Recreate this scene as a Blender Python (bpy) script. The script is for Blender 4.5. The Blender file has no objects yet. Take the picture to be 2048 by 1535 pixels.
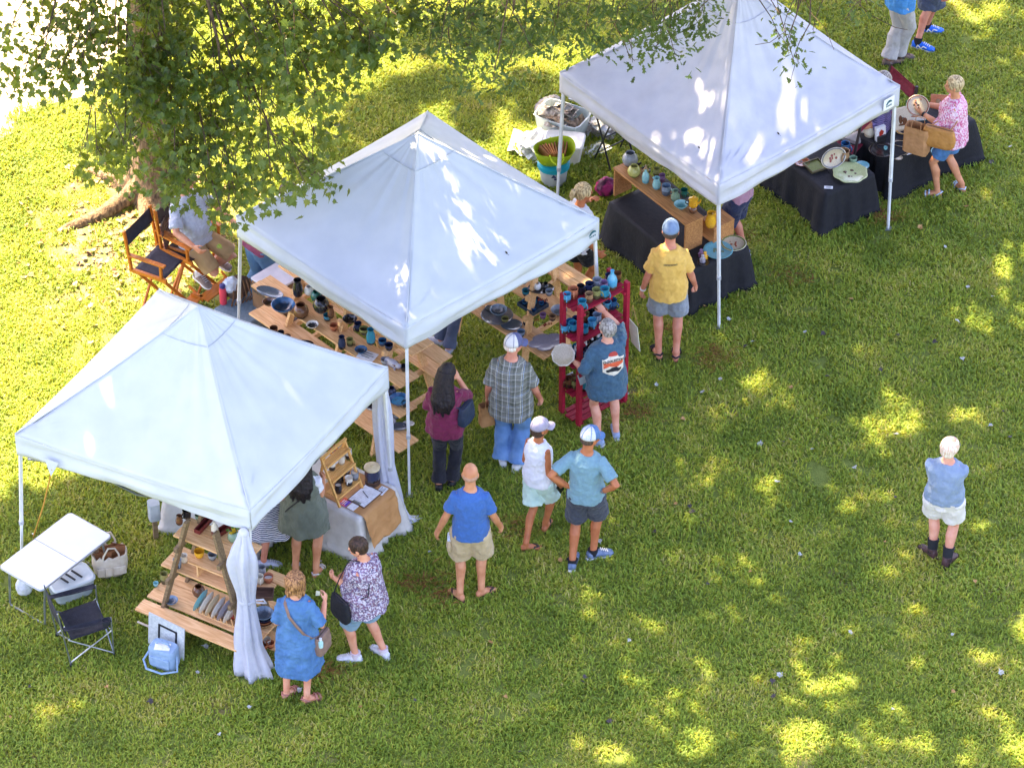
import bpy, bmesh, math, random
import numpy as np
from mathutils import Vector, Matrix, noise as mnoise
from mathutils.bvhtree import BVHTree
R = math.radians
PI = math.pi
random.seed(7)
SC = bpy.context.scene
COL = SC.collection

# ------------------------------------------------------------------ camera
FPX, PITCH, CAMH = 8000.0, R(40.0), 28.57
CAMP = Vector((0, -CAMH / math.tan(PITCH), CAMH))
_F = Vector((0, math.cos(PITCH), -math.sin(PITCH)))
_U = Vector((0, math.sin(PITCH), math.cos(PITCH)))
def W(px, py, z=0.0):
    """survey of the site: where the sight line of a photo point meets height z"""
    d = Vector((1, 0, 0)) * ((px - 1024) / FPX) - _U * ((py - 767.5) / FPX) + _F
    return CAMP + d * ((z - CAMP.z) / d.z)
cam_d = bpy.data.cameras.new('camera')
cam = bpy.data.objects.new('camera', cam_d)
COL.objects.link(cam)
cam.location = CAMP
cam.rotation_euler = (PI / 2 - PITCH, 0, 0)
cam_d.sensor_width = 36
cam_d.lens = FPX / 2048 * 36
cam_d.clip_start = 1.0
cam_d.clip_end = 2000
SC.camera = cam
SC.view_settings.view_transform = 'Standard'
SC.view_settings.look = 'None'
SC.view_settings.gamma = 1.0

# ------------------------------------------------------------------ materials
MATS = {}
def srgb(*c):
    if len(c) == 1:
        h = c[0].lstrip('#'); c = tuple(int(h[i:i + 2], 16) / 255 for i in (0, 2, 4))
    return tuple((x / 12.92 if x <= .04045 else ((x + .055) / 1.055) ** 2.4) for x in c)
def new_mat(name):
    m = bpy.data.materials.new(name)
    m.use_nodes = True
    nt = m.node_tree
    for n in list(nt.nodes):
        nt.nodes.remove(n)
    out = nt.nodes.new('ShaderNodeOutputMaterial')
    return m, nt, out
def mat(name, col, col2=None, rough=.7, scale=20, stretch=(1, 1, 1), bump=0.0, bscale=None, metal=0, transl=0.0, coat=0,
        detail=4, lo=.35, hi=.65, spec=.4, rnd=0.0, sheen=0, alpha=1, tcol=None):
    """principled surface with noise-mixed colours, optional bump, cloth translucency, per-object tint"""
    if name in MATS:
        return MATS[name]
    m, nt, out = new_mat(name)
    N, L = nt.nodes.new, nt.links.new
    b = N('ShaderNodeBsdfPrincipled')
    b.inputs['Roughness'].default_value = rough
    b.inputs['Metallic'].default_value = metal
    b.inputs['Specular IOR Level'].default_value = spec
    b.inputs['Coat Weight'].default_value = coat
    if sheen:
        b.inputs['Sheen Weight'].default_value = sheen
    if alpha < 1:
        b.inputs['Alpha'].default_value = alpha
    tc = N('ShaderNodeTexCoord'); mp = N('ShaderNodeMapping')
    mp.inputs['Scale'].default_value = stretch
    L(tc.outputs['Object'], mp.inputs['Vector'])
    nz = N('ShaderNodeTexNoise'); nz.inputs['Scale'].default_value = scale; nz.inputs['Detail'].default_value = detail
    L(mp.outputs['Vector'], nz.inputs['Vector'])
    if col2 is None:
        col2 = tuple(c * .8 for c in col)
    rp = N('ShaderNodeValToRGB')
    rp.color_ramp.elements[0].position = lo; rp.color_ramp.elements[1].position = hi
    rp.color_ramp.elements[0].color = (*col, 1); rp.color_ramp.elements[1].color = (*col2, 1)
    L(nz.outputs['Fac'], rp.inputs['Fac'])
    csock = rp.outputs['Color']
    if rnd:
        oi = N('ShaderNodeObjectInfo'); hs = N('ShaderNodeHueSaturation')
        ml = N('ShaderNodeMath'); ml.operation = 'MULTIPLY_ADD'
        ml.inputs[1].default_value = rnd * 2; ml.inputs[2].default_value = 1 - rnd
        L(oi.outputs['Random'], ml.inputs[0]); L(ml.outputs[0], hs.inputs['Value'])
        L(csock, hs.inputs['Color']); csock = hs.outputs['Color']
    L(csock, b.inputs['Base Color'])
    if bump:
        n2 = N('ShaderNodeTexNoise'); n2.inputs['Scale'].default_value = bscale or scale * 3; n2.inputs['Detail'].default_value = 5
        L(mp.outputs['Vector'], n2.inputs['Vector'])
        bp = N('ShaderNodeBump'); bp.inputs['Strength'].default_value = bump; bp.inputs['Distance'].default_value = .02
        L(n2.outputs['Fac'], bp.inputs['Height']); L(bp.outputs['Normal'], b.inputs['Normal'])
    if transl:
        t = N('ShaderNodeBsdfTranslucent'); mx = N('ShaderNodeMixShader'); mx.inputs[0].default_value = transl
        if tcol:
            t.inputs['Color'].default_value = (*tcol, 1)
        else:
            L(csock, t.inputs['Color'])
        L(b.outputs[0], mx.inputs[1]); L(t.outputs[0], mx.inputs[2]); L(mx.outputs[0], out.inputs['Surface'])
    else:
        L(b.outputs[0], out.inputs['Surface'])
    MATS[name] = m
    return m

# ------------------------------------------------------------------ mesh builder
def frame(z, x=None):
    z = Vector(z).normalized()
    a = Vector(x) if x is not None else (Vector((1, 0, 0)) if abs(z.x) < .8 else Vector((0, 1, 0)))
    y = z.cross(a).normalized()
    return y.cross(z).normalized(), y, z
class MB:
    def __init__(s):
        s.v, s.f, s.mi = [], [], []
    def add(s, vs, fs, mi=0):
        o = len(s.v)
        s.v += [tuple(v) for v in vs]
        s.f += [tuple(i + o for i in f) for f in fs]
        s.mi += [mi] * len(fs)
        return s
    def box(s, c, size, rot=None, mi=0):
        M = rot if rot is not None else Matrix.Identity(3)
        c = Vector(c); hx, hy, hz = (d / 2 for d in size)
        vs = [c + M @ Vector((x * hx, y * hy, z * hz)) for z in (-1, 1) for y in (-1, 1) for x in (-1, 1)]
        return s.add(vs, [(0, 2, 3, 1), (4, 5, 7, 6), (0, 1, 5, 4), (2, 6, 7, 3), (1, 3, 7, 5), (0, 4, 6, 2)], mi)
    def bar(s, p0, p1, w, t, up=(0, 0, 1), mi=0):
        """square section bar: w across, t along 'up'"""
        p0, p1 = Vector(p0), Vector(p1)
        d = p1 - p0
        x = d.normalized(); y = Vector(up).cross(x)
        if y.length < 1e-4:
            y = Vector((0, 1, 0)).cross(x)
        y.normalize(); z = x.cross(y)
        M = Matrix((x, y, z)).transposed()
        return s.box((p0 + p1) / 2, (d.length, w, t), M, mi)
    def tube(s, pts, r, n=8, cap=True, mi=0):
        pts = [Vector(p) for p in pts]
        rs = r if isinstance(r, (list, tuple)) else [r] * len(pts)
        vs, fs = [], []
        up = None
        for i, p in enumerate(pts):
            d = (pts[min(i + 1, len(pts) - 1)] - pts[max(i - 1, 0)])
            x, y, z = frame(d, up); up = x
            for k in range(n):
                a = 2 * PI * k / n
                vs.append(p + (x * math.cos(a) + y * math.sin(a)) * rs[i])
        for i in range(len(pts) - 1):
            for k in range(n):
                a, b = i * n + k, i * n + (k + 1) % n
                fs.append((a, b, b + n, a + n))
        if cap:
            fs.append(tuple(reversed(range(n)))); fs.append(tuple(range((len(pts) - 1) * n, len(pts) * n)))
        return s.add(vs, fs, mi)
    def lathe(s, prof, n=20, c=(0, 0, 0), M=None, mi=0, sx=1, sy=1):
        """profile of (r, z); r = 0 closes"""
        c = Vector(c); M = M or Matrix.Identity(3)
        vs, fs, idx = [], [], []
        for r, z in prof:
            if r < 1e-6:
                idx.append([len(vs)] * n); vs.append(c + M @ Vector((0, 0, z)))
            else:
                idx.append(list(range(len(vs), len(vs) + n)))
                for k in range(n):
                    a = 2 * PI * k / n
                    vs.append(c + M @ Vector((r * sx * math.cos(a), r * sy * math.sin(a), z)))
        for i in range(len(prof) - 1):
            for k in range(n):
                q = (idx[i][k], idx[i][(k + 1) % n], idx[i + 1][(k + 1) % n], idx[i + 1][k])
                q = tuple(dict.fromkeys(q))
                if len(q) > 2:
                    fs.append(q)
        return s.add(vs, fs, mi)
    def loft(s, rings, cap=True, mi=0):
        n = len(rings[0]); vs = [v for r in rings for v in r]; fs = []
        for i in range(len(rings) - 1):
            for k in range(n):
                a, b = i * n + k, i * n + (k + 1) % n
                fs.append((a, b, b + n, a + n))
        if cap:
            fs.append(tuple(reversed(range(n)))); fs.append(tuple(range((len(rings) - 1) * n, len(rings) * n)))
        return s.add(vs, fs, mi)
    def ball(s, c, r, M=None, n=14, m=9, mi=0):
        if not isinstance(r, (tuple, list)):
            r = (r, r, r)
        c = Vector(c); M = M or Matrix.Identity(3)
        vs = [c + M @ Vector((0, 0, -r[2]))]
        for j in range(1, m):
            t = PI * j / m
            for k in range(n):
                a = 2 * PI * k / n
                vs.append(c + M @ Vector((r[0] * math.sin(t) * math.cos(a), r[1] * math.sin(t) * math.sin(a), -r[2] * math.cos(t))))
        vs.append(c + M @ Vector((0, 0, r[2])))
        fs = [(0, 1 + (k + 1) % n, 1 + k) for k in range(n)]
        for j in range(m - 2):
            for k in range(n):
                a, b = 1 + j * n + k, 1 + j * n + (k + 1) % n
                fs.append((a, b, b + n, a + n))
        o = 1 + (m - 2) * n; e = len(vs) - 1
        fs += [(o + k, o + (k + 1) % n, e) for k in range(n)]
        return s.add(vs, fs, mi)
    def prism(s, poly, z0, z1, M=None, c=(0, 0, 0), mi=0):
        c = Vector(c); M = M or Matrix.Identity(3)
        n = len(poly)
        vs = [c + M @ Vector((x, y, z)) for z in (z0, z1) for x, y in poly]
        fs = [tuple(reversed(range(n))), tuple(range(n, 2 * n))] + [(k, (k + 1) % n, (k + 1) % n + n, k + n) for k in range(n)]
        return s.add(vs, fs, mi)
    def mesh(s, name):
        me = bpy.data.meshes.new(name)
        me.from_pydata(s.v, [], s.f)
        if any(s.mi):
            me.polygons.foreach_set('material_index', s.mi)
        me.update()
        return me
    def build(s, name, m, parent=None, loc=(0, 0, 0), rz=0, smooth=False, bevel=0, seg=2, solid=0):
        me = s.mesh(name)
        bm = bmesh.new(); bm.from_mesh(me)
        bmesh.ops.recalc_face_normals(bm, faces=bm.faces)
        bm.to_mesh(me); bm.free()
        o = bpy.data.objects.new(name, me); COL.objects.link(o)
        for x in (m if isinstance(m, (list, tuple)) else [m]):
            me.materials.append(x)
        o.location = loc; o.rotation_euler = (0, 0, rz)
        if parent is not None:
            o.parent = parent
        if solid:
            md = o.modifiers.new('thick', 'SOLIDIFY'); md.thickness = solid
        if bevel:
            md = o.modifiers.new('bevel', 'BEVEL'); md.width = bevel; md.segments = seg; md.limit_method = 'ANGLE'
        if smooth:
            for p in me.polygons:
                p.use_smooth = True
            if smooth != 'all':
                me.set_sharp_from_angle(angle=R(40))
        return o
def thing(name, label, cat, loc=(0, 0, 0), rz=0, group=None):
    o = bpy.data.objects.new(name, None); COL.objects.link(o)
    o.empty_display_size = .1
    o.location = loc; o.rotation_euler = (0, 0, rz)
    return tag(o, label, cat, group)
def tag(o, label, cat, group=None):
    o['label'] = label; o['category'] = cat
    if group:
        o['group'] = group
    return o
def struct(o, kind='structure'):
    o['kind'] = kind
    return o
def dup(root, loc, rz, label=None, group=None, scale=None):
    r = root.copy(); COL.objects.link(r); r.location = loc; r.rotation_euler = (0, 0, rz)
    if label: r['label'] = label
    if group: r['group'] = group
    if scale: r.scale = scale
    for ch in list(root.children):
        c = ch.copy(); COL.objects.link(c); c.parent = r
        for g in list(ch.children):
            d = g.copy(); COL.objects.link(d); d.parent = c
    return r
def rotz(a): return Matrix.Rotation(a, 3, 'Z')
def rotx(a): return Matrix.Rotation(a, 3, 'X')
def roty(a): return Matrix.Rotation(a, 3, 'Y')
def xy(px, py, z=0):
    w = W(px, py, z); return (w.x, w.y, z)
def heading(p, q):
    """rotation about z taking +x to the direction p -> q"""
    return math.atan2(q[1] - p[1], q[0] - p[0])
# ================================================================== LIGHT
SUNV = Vector((-.42, .52, 1.0)).normalized()          # towards the sun: behind the stalls, a little left
sun_d = bpy.data.lights.new('sun', 'SUN'); sun = bpy.data.objects.new('sun', sun_d); COL.objects.link(sun)
sun_d.energy = 3.8; sun_d.angle = R(.7); sun_d.color = (1, .80, .50)
sun.rotation_euler = (-SUNV).to_track_quat('-Z', 'Y').to_euler()
world = bpy.data.worlds.new('World'); SC.world = world; world.use_nodes = True
wt = world.node_tree
sky = wt.nodes.new('ShaderNodeTexSky'); sky.sky_type = 'NISHITA'; sky.sun_disc = False
sky.sun_elevation = math.asin(SUNV.z); sky.sun_rotation = math.atan2(SUNV.x, SUNV.y)
sky.air_density = 1.0; sky.dust_density = 2.0; sky.ozone_density = 1.0
tn = wt.nodes.new('ShaderNodeMix'); tn.data_type = 'RGBA'; tn.blend_type = 'MULTIPLY'; tn.inputs[0].default_value = 1; tn.inputs[7].default_value = (1.16, .96, .98, 1)
wt.links.new(sky.outputs[0], tn.inputs[6]); wt.links.new(tn.outputs[2], wt.nodes['Background'].inputs[0])
wt.nodes['Background'].inputs[1].default_value = .10
SC.view_settings.exposure = 3.15
SHX, SHY = -SUNV.x / SUNV.z, -SUNV.y / SUNV.z         # shadow shift per metre of height

# ================================================================== GROUND
TREE = Vector((*xy(305, 385)[:2], 0))
def path_d(x, y):
    """signed distance (m) inside the pale gravel drive at the back left"""
    a, b = W(0, 275), W(330, 0)
    n = Vector((-(b.y - a.y), b.x - a.x)).normalized()
    return (x - a.x) * n.x + (y - a.y) * n.y + .25 * math.sin(y * 1.3) + .12 * math.sin(x * 4 + y * 3)
def soil_nodes():
    m, nt, out = new_mat('lawn_soil')
    N, L = nt.nodes.new, nt.links.new
    b = N('ShaderNodeBsdfPrincipled'); b.inputs['Roughness'].default_value = .95; b.inputs['Specular IOR Level'].default_value = .1
    tc = N('ShaderNodeTexCoord')
    def nz(s, d=5):
        n = N('ShaderNodeTexNoise'); n.inputs['Scale'].default_value = s; n.inputs['Detail'].default_value = d
        L(tc.outputs['Object'], n.inputs['Vector']); return n.outputs['Fac']
    def ramp(sock, p0, c0, p1, c1):
        r = N('ShaderNodeValToRGB'); e = r.color_ramp.elements
        e[0].position = p0; e[0].color = (*c0, 1); e[1].position = p1; e[1].color = (*c1, 1)
        L(sock, r.inputs[0]); return r.outputs[0]
    base = ramp(nz(9), .3, (.13, .17, .034), .7, (.21, .25, .055))
    fine = ramp(nz(70, 3), .35, (.08, .12, .028), .65, (.22, .27, .065))
    mx = N('ShaderNodeMix'); mx.data_type = 'RGBA'; mx.inputs[0].default_value = .5
    L(base, mx.inputs[6]); L(fine, mx.inputs[7])
    bare = N('ShaderNodeMix'); bare.data_type = 'RGBA'
    msk = ramp(nz(1.1, 6), .62, (0, 0, 0), .76, (.8, .8, .8))
    L(msk, bare.inputs[0]); L(mx.outputs[2], bare.inputs[6])
    soil = ramp(nz(25), .3, (.16, .11, .055), .7, (.28, .21, .12)); L(soil, bare.inputs[7])
    at = N('ShaderNodeAttribute'); at.attribute_name = 'litter'
    b3 = N('ShaderNodeMix'); b3.data_type = 'RGBA'
    mm = N('ShaderNodeMath'); mm.operation = 'MULTIPLY'
    L(at.outputs['Fac'], mm.inputs[0]); L(ramp(nz(6, 6), .35, (.15, .15, .15), .6, (1, 1, 1)), mm.inputs[1])
    L(mm.outputs[0], b3.inputs[0]); L(bare.outputs[2], b3.inputs[6])
    L(ramp(nz(40), .35, (.22, .15, .085), .65, (.42, .33, .22)), b3.inputs[7])
    L(b3.outputs[2], b.inputs['Base Color'])
    bp = N('ShaderNodeBump'); bp.inputs['Strength'].default_value = .6; bp.inputs['Distance'].default_value = .03
    L(nz(60), bp.inputs['Height']); L(bp.outputs[0], b.inputs['Normal'])
    L(b.outputs[0], out.inputs[0])
    return m
def litter(x, y):
    d = math.hypot(x - TREE.x + .1, (y - TREE.y + .9) * .75)
    return max(0, min(1, 1.25 - d / 1.35))
def make_ground():
    bm = bmesh.new()
    # fine in the middle, coarse out to the horizon
    xs = [-400, -120, -40, -16] + [-9 + i * .45 for i in range(41)] + [16, 40, 120, 400]
    ys = [-400, -120, -40, -16] + [-9 + i * .45 for i in range(45)] + [16, 40, 120, 400]
    lay = bm.verts.layers.float.new('litter')
    g = [[bm.verts.new((x, y, 0)) for x in xs] for y in ys]
    for r in g:
        for v in r:
            v[lay] = litter(v.co.x, v.co.y)
    for j in range(len(ys) - 1):
        for i in range(len(xs) - 1):
            bm.faces.new((g[j][i], g[j][i + 1], g[j + 1][i + 1], g[j + 1][i]))
    me = bpy.data.meshes.new('ground'); bm.to_mesh(me); bm.free()
    me.materials.append(soil_nodes())
    o = bpy.data.objects.new('ground', me); COL.objects.link(o)
    return struct(o)
make_ground()
# pale gravel drive beyond the lawn
a, b = W(0, 275), W(330, 0)
d = (b - a).normalized(); nrm = Vector((-d.y, d.x, 0))
mb = MB(); left, right = [], []
for i in range(60):
    t = -3 + i * .35
    p = a + d * t
    e = .25 * math.sin(p.y * 1.3) + .12 * math.sin(p.x * 4 + p.y * 3) + .05 * math.sin(i * 2.3)
    q = p - nrm * e
    left.append(q); right.append(q + nrm * 5.5)
vs = [(*v.xy, .004) for v in left] + [(*v.xy, .004) for v in right]
mb.add(vs, [(i, i + 1, i + 61, i + 60) for i in range(59)])
struct(mb.build('gravel_drive', mat('gravel', srgb('#cfc3ae'), srgb('#a89a82'), .9, 35, bump=.8, bscale=60)))

# ---- grass: one clump of blades, instanced over the lawn
def leafy_mat(name, c0, tr, tcol, tramt=.45, rough=.55, spec=.3):
    m, nt, out = new_mat(name)
    N, L = nt.nodes.new, nt.links.new
    b = N('ShaderNodeBsdfPrincipled'); b.inputs['Roughness'].default_value = rough; b.inputs['Specular IOR Level'].default_value = spec
    at = N('ShaderNodeAttribute'); at.attribute_name = 'tint'
    geo = N('ShaderNodeNewGeometry')
    nz = N('ShaderNodeTexNoise'); nz.inputs['Scale'].default_value = tr; nz.inputs['Detail'].default_value = 4
    L(geo.outputs['Position'], nz.inputs['Vector'])
    ad = N('ShaderNodeMath'); ad.operation = 'ADD'; ad.use_clamp = True
    sb = N('ShaderNodeMath'); sb.operation = 'MULTIPLY_ADD'; sb.inputs[1].default_value = 1.6; sb.inputs[2].default_value = -.8
    L(nz.outputs['Fac'], sb.inputs[0]); L(at.outputs['Fac'], ad.inputs[0]); L(sb.outputs[0], ad.inputs[1])
    r = N('ShaderNodeValToRGB'); e = r.color_ramp.elements
    e[0].position = 0; e[0].color = (*c0[0], 1); e[1].position = 1; e[1].color = (*c0[-1], 1)
    for k, c in enumerate(c0[1:-1]):
        x = e.new((k + 1) / (len(c0) - 1)); x.color = (*c, 1)
    L(ad.outputs[0], r.inputs[0]); L(r.outputs[0], b.inputs['Base Color'])
    t = N('ShaderNodeBsdfTranslucent')
    mc = N('ShaderNodeMix'); mc.data_type = 'RGBA'; mc.inputs[0].default_value = .55
    L(r.outputs[0], mc.inputs[6]); mc.inputs[7].default_value = (*tcol, 1); L(mc.outputs[2], t.inputs[0])
    mx = N('ShaderNodeMixShader'); mx.inputs[0].default_value = tramt
    L(b.outputs[0], mx.inputs[1]); L(t.outputs[0], mx.inputs[2]); L(mx.outputs[0], out.inputs[0])
    return m
GRASS = leafy_mat('grass_blade', [(.105, .19, .024), (.205, .335, .04), (.315, .45, .054), (.46, .48, .065), (.55, .5, .18)], 1.3, (.62, .46, .012), .42, .5, .35)
def blades(n, size, seed):
    rng = random.Random(seed); mb = MB(); tints = []
    for _ in range(n):
        x, y = rng.uniform(-size, size), rng.uniform(-size, size)
        a = rng.uniform(0, 2 * PI); ln = rng.uniform(.045, .09); w = rng.uniform(.0045, .0085)
        lean = rng.uniform(.5, 1.25)
        dx, dy = math.cos(a), math.sin(a); px, py = -dy * w, dx * w
        z1, r1 = ln * .55 * math.cos(lean * .6), ln * .55 * math.sin(lean * .6)
        z2, r2 = z1 + ln * .45 * math.cos(lean * 1.35), r1 + ln * .45 * math.sin(lean * 1.35)
        z2 = max(z2, .004)
        mb.add([(x - px, y - py, -.004), (x + px, y + py, -.004), (x + dx * r1 + px * .9, y + dy * r1 + py * .9, z1), (x + dx * r1 - px * .9, y + dy * r1 - py * .9, z1),
                (x + dx * r2, y + dy * r2, z2)], [(0, 1, 2, 3), (3, 2, 4)])
        t = min(1, max(0, rng.gauss(.42, .2)))
        if rng.random() < .06: t = rng.uniform(.85, 1)
        tints += [t] * 5
    me = mb.mesh('grass_clump')
    at = me.attributes.new('tint', 'FLOAT', 'POINT'); at.data.foreach_set('value', tints)
    me.materials.append(GRASS)
    return me
def make_lawn():
    rng = random.Random(3)
    pts, idx, rot, sc = [], [], [], []
    step = .17
    y = -9
    while y < 12.5:
        half = 7.6 + (y + 6) * .12
        x = -half
        while x < half:
            px, py = x + rng.uniform(-.07, .07), y + rng.uniform(-.07, .07)
            x += step
            if path_d(px, py) > rng.uniform(-.25, .1): continue
            li = litter(px, py)
            if rng.random() < li * .6: continue
            n = mnoise.noise((px * 1.1, py * 1.1, 3.7))
            if n > .45 and rng.random() < .2: continue
            pts.append((px, py, 0)); idx.append(rng.randrange(4)); rot.append(rng.uniform(0, 2 * PI))
            sc.append(rng.uniform(.75, 1.15) * (1 + .18 * mnoise.noise((px * .9, py * .9, 0))))
        y += step
    me = bpy.data.meshes.new('grass'); me.from_pydata(pts, [], [])
    for nm, ty, dat in (('idx', 'INT', idx), ('rot', 'FLOAT', rot), ('sc', 'FLOAT', sc)):
        me.attributes.new(nm, ty, 'POINT').data.foreach_set('value', dat)
    o = bpy.data.objects.new('grass', me); COL.objects.link(o); struct(o, 'stuff')
    o['label'] = 'short mown green and yellow grass of the shady park lawn'
    me.materials.append(GRASS)
    cl = bpy.data.collections.new('grass_clumps')
    for k in range(4):
        cl.objects.link(bpy.data.objects.new('grass_clump', blades(105, .13, k)))
    ng = bpy.data.node_groups.new('lawn', 'GeometryNodeTree')
    ng.interface.new_socket('Geometry', in_out='INPUT', socket_type='NodeSocketGeometry')
    ng.interface.new_socket('Geometry', in_out='OUTPUT', socket_type='NodeSocketGeometry')
    N, L = ng.nodes.new, ng.links.new
    gi, go = N('NodeGroupInput'), N('NodeGroupOutput')
    ci = N('GeometryNodeCollectionInfo'); ci.inputs['Collection'].default_value = cl
    ci.inputs['Separate Children'].default_value = True; ci.inputs['Reset Children'].default_value = True
    ip = N('GeometryNodeInstanceOnPoints'); ip.inputs['Pick Instance'].default_value = True
    def attr(nm, ty):
        n = N('GeometryNodeInputNamedAttribute'); n.data_type = ty; n.inputs['Name'].default_value = nm
        return n.outputs['Attribute']
    cx = N('ShaderNodeCombineXYZ'); L(attr('rot', 'FLOAT'), cx.inputs['Z'])
    L(gi.outputs[0], ip.inputs['Points']); L(ci.outputs[0], ip.inputs['Instance']); L(attr('idx', 'INT'), ip.inputs['Instance Index'])
    L(cx.outputs[0], ip.inputs['Rotation']); L(attr('sc', 'FLOAT'), ip.inputs['Scale']); L(ip.outputs[0], go.inputs[0])
    o.modifiers.new('lawn', 'NODES').node_group = ng
make_lawn()

# ================================================================== TREES
MAPLE = leafy_mat('maple_leaf', [(.028, .06, .014), (.052, .10, .02), (.088, .15, .026), (.15, .21, .034), (.25, .26, .05)], .8, (.42, .47, .03), .38, .42, .45)
OAKL = leafy_mat('oak_leaf', [(.03, .065, .02), (.05, .10, .024), (.075, .135, .03), (.11, .17, .036), (.17, .2, .05)], .8, (.3, .36, .03), .3, .4, .45)
BARK = mat('bark', srgb('#8a7358'), srgb('#4d3d2e'), .95, 9, (3.2, 3.2, .5), bump=1.0, bscale=16)
TWIG = mat('twig_bark', srgb('#6d5a48'), srgb('#43362a'), .9, 20, bump=.4)
def maple_outline():
    h = [(0, 0), (.10, .04), (.34, -.02), (.27, .16), (.52, .32), (.33, .40), (.36, .60), (.16, .58), (0, 1.0)]
    return h + [(-x, y) for x, y in reversed(h[1:-1])]
def oak_outline():
    h = [(0, 0), (.05, .12), (.17, .24), (.08, .34), (.25, .52), (.12, .60), (.27, .88), (.10, .84), (0, 1.0)]
    return h + [(-x, y) for x, y in reversed(h[1:-1])]
def leaf_mesh(name, outline, items, m):
    """items: (position, direction of the tip, normal, length, tint); every leaf a folded lobed blade"""
    o2 = np.array([(x, y, .10 * abs(x) * 2 - .22 * y * y) for x, y in outline])
    n = len(o2); half = n // 2
    V = np.zeros((len(items) * n, 3)); F = []; tints = np.zeros(len(items) * n, np.float32)
    base = [tuple(range(0, half + 1)), tuple([0] + list(range(half, n)))]
    for k, (p, t, nn, ln, ti) in enumerate(items):
        t = t.normalized(); s = t.cross(nn)
        if s.length < 1e-3: s = t.orthogonal()
        s.normalize(); u = s.cross(t)
        M = np.array((s, t, u))
        V[k * n:(k + 1) * n] = o2 @ M * ln + np.array(p)
        tints[k * n:(k + 1) * n] = ti
        F += [tuple(i + k * n for i in f) for f in base]
    me = bpy.data.meshes.new(name); me.from_pydata(V.tolist(), [], F)
    me.attributes.new('tint', 'FLOAT', 'POINT').data.foreach_set('value', tints)
    me.materials.append(m); me.update()
    return me
def link(name, me, parent=None):
    o = bpy.data.objects.new(name, me); COL.objects.link(o)
    if parent is not None:
        o.parent = parent; o.matrix_parent_inverse = Matrix.Translation(-Vector(parent.location))
    return o
def spray_leaves(rng, c, rad, n, size, droop=.5, flat=.75, along=None):
    out = []; pads = []
    for _ in range(max(2, n // 14)):      # leaves gather on twigs
        v = Vector((rng.gauss(0, .5), rng.gauss(0, .5), rng.gauss(0, .35)))
        pads.append(c + Vector((v.x * rad[0], v.y * rad[1], v.z * rad[2])))
    for k in range(n):
        p = rng.choice(pads) + Vector((rng.gauss(0, .10), rng.gauss(0, .10), rng.gauss(0, .09)))
        a = rng.uniform(0, 2 * PI)
        t = Vector((math.cos(a), math.sin(a), -droop + rng.gauss(0, .35)))
        nn = Vector((rng.gauss(0, .5), rng.gauss(0, .5) - .15, flat + .25))
        out.append((p, t, nn, size * rng.uniform(.65, 1.2), min(1, max(0, rng.gauss(.38, .2)))))
    return out, pads
# --- gaps cut into the unseen crown leaves so sun patches land on ground and canopies: (px, py, rx, ry, z)
GAPS = [(1690, 690, 52, 40, 0), (1750, 632, 70, 30, 0), (1535, 795, 60, 42, 0), (1455, 830, 45, 24, 0), (1805, 825, 46, 40, 0), (1850, 850, 34, 26, 0),
        (1935, 845, 34, 20, 0), (1760, 880, 60, 38, 0), (1990, 645, 60, 36, 0), (2040, 520, 46, 40, 0), (1990, 420, 30, 26, 0), (1790, 540, 42, 28, 0),
        (1420, 985, 40, 28, 0), (1545, 965, 40, 20, 0), (1660, 1390, 34, 40, 0), (1610, 1500, 70, 38, 0), (1750, 1480, 34, 24, 0), (1420, 1510, 40, 26, 0),
        (2035, 1505, 40, 36, 0), (850, 1240, 24, 22, 0), (930, 1222, 20, 18, 0), (1000, 1085, 16, 40, 0), (840, 1318, 30, 14, 0), (965, 690, 26, 30, 0),
        (1330, 962, 24, 16, 0), (1430, 1110, 34, 20, 0), (1925, 18, 40, 24, 0), (1985, 38, 46, 26, 0), (1925, 105, 26, 22, 0), (1960, 178, 28, 26, 0),
        (1890, 118, 18, 18, 0), (1995, 240, 26, 30, 0), (1330, 1440, 34, 20, 0), (1190, 1190, 20, 14, 0), (700, 1440, 40, 20, 0), (1930, 380, 22, 28, 0),
        (1860, 430, 30, 16, 0), (1240, 690, 20, 16, 0), (2020, 1290, 40, 30, 0), (1090, 1380, 26, 18, 0), (430, 1330, 30, 16, 0), (120, 1430, 50, 30, 0),
        (930, 440, 46, 84, 2.6), (985, 500, 16, 50, 2.4), (770, 600, 14, 26, 2.5), (590, 432, 12, 12, 2.5), (632, 436, 11, 12, 2.5), (708, 482, 12, 18, 2.5),
        (615, 478, 12, 22, 2.5), (660, 330, 60, 16, 2.6), (1385, 195, 22, 40, 2.5), (1285, 230, 34, 18, 2.3), (1190, 165, 20, 9, 2.1), (1410, 110, 22, 16, 2.8),
        (1540, 205, 9, 28, 2.6), (1650, 252, 17, 12, 2.2), (1738, 215, 20, 7, 2.1), (1500, 328, 18, 7, 2.1), (1350, 270, 14, 14, 2.3), (1450, 250, 6, 26, 2.5),
        (330, 602, 26, 20, 2.3), (480, 652, 30, 12, 2.5), (330, 660, 40, 12, 2.5), (170, 850, 24, 40, 2.4), (80, 880, 30, 14, 2.2)]
_g = []
for px, py, rx, ry, z in GAPS:
    c = W(px, py, z); g0 = Vector((c.x - SHX * z * -1, c.y - SHY * z * -1))   # slide along the sun ray down to z = 0
    g0 = Vector((c.x + SHX * z, c.y + SHY * z))
    _g.append((g0.x, g0.y, rx / 180.0, ry / 116.0))
def in_gap(p, pad=.0):
    gx, gy = p.x + SHX * p.z, p.y + SHY * p.z
    for x, y, a, b in _g:
        if ((gx - x) / (a + pad)) ** 2 + ((gy - y) / (b + pad)) ** 2 < 1:
            return True
    return False
def _poly(pts): return [tuple(W(px, py).xy) for px, py in pts]
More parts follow.
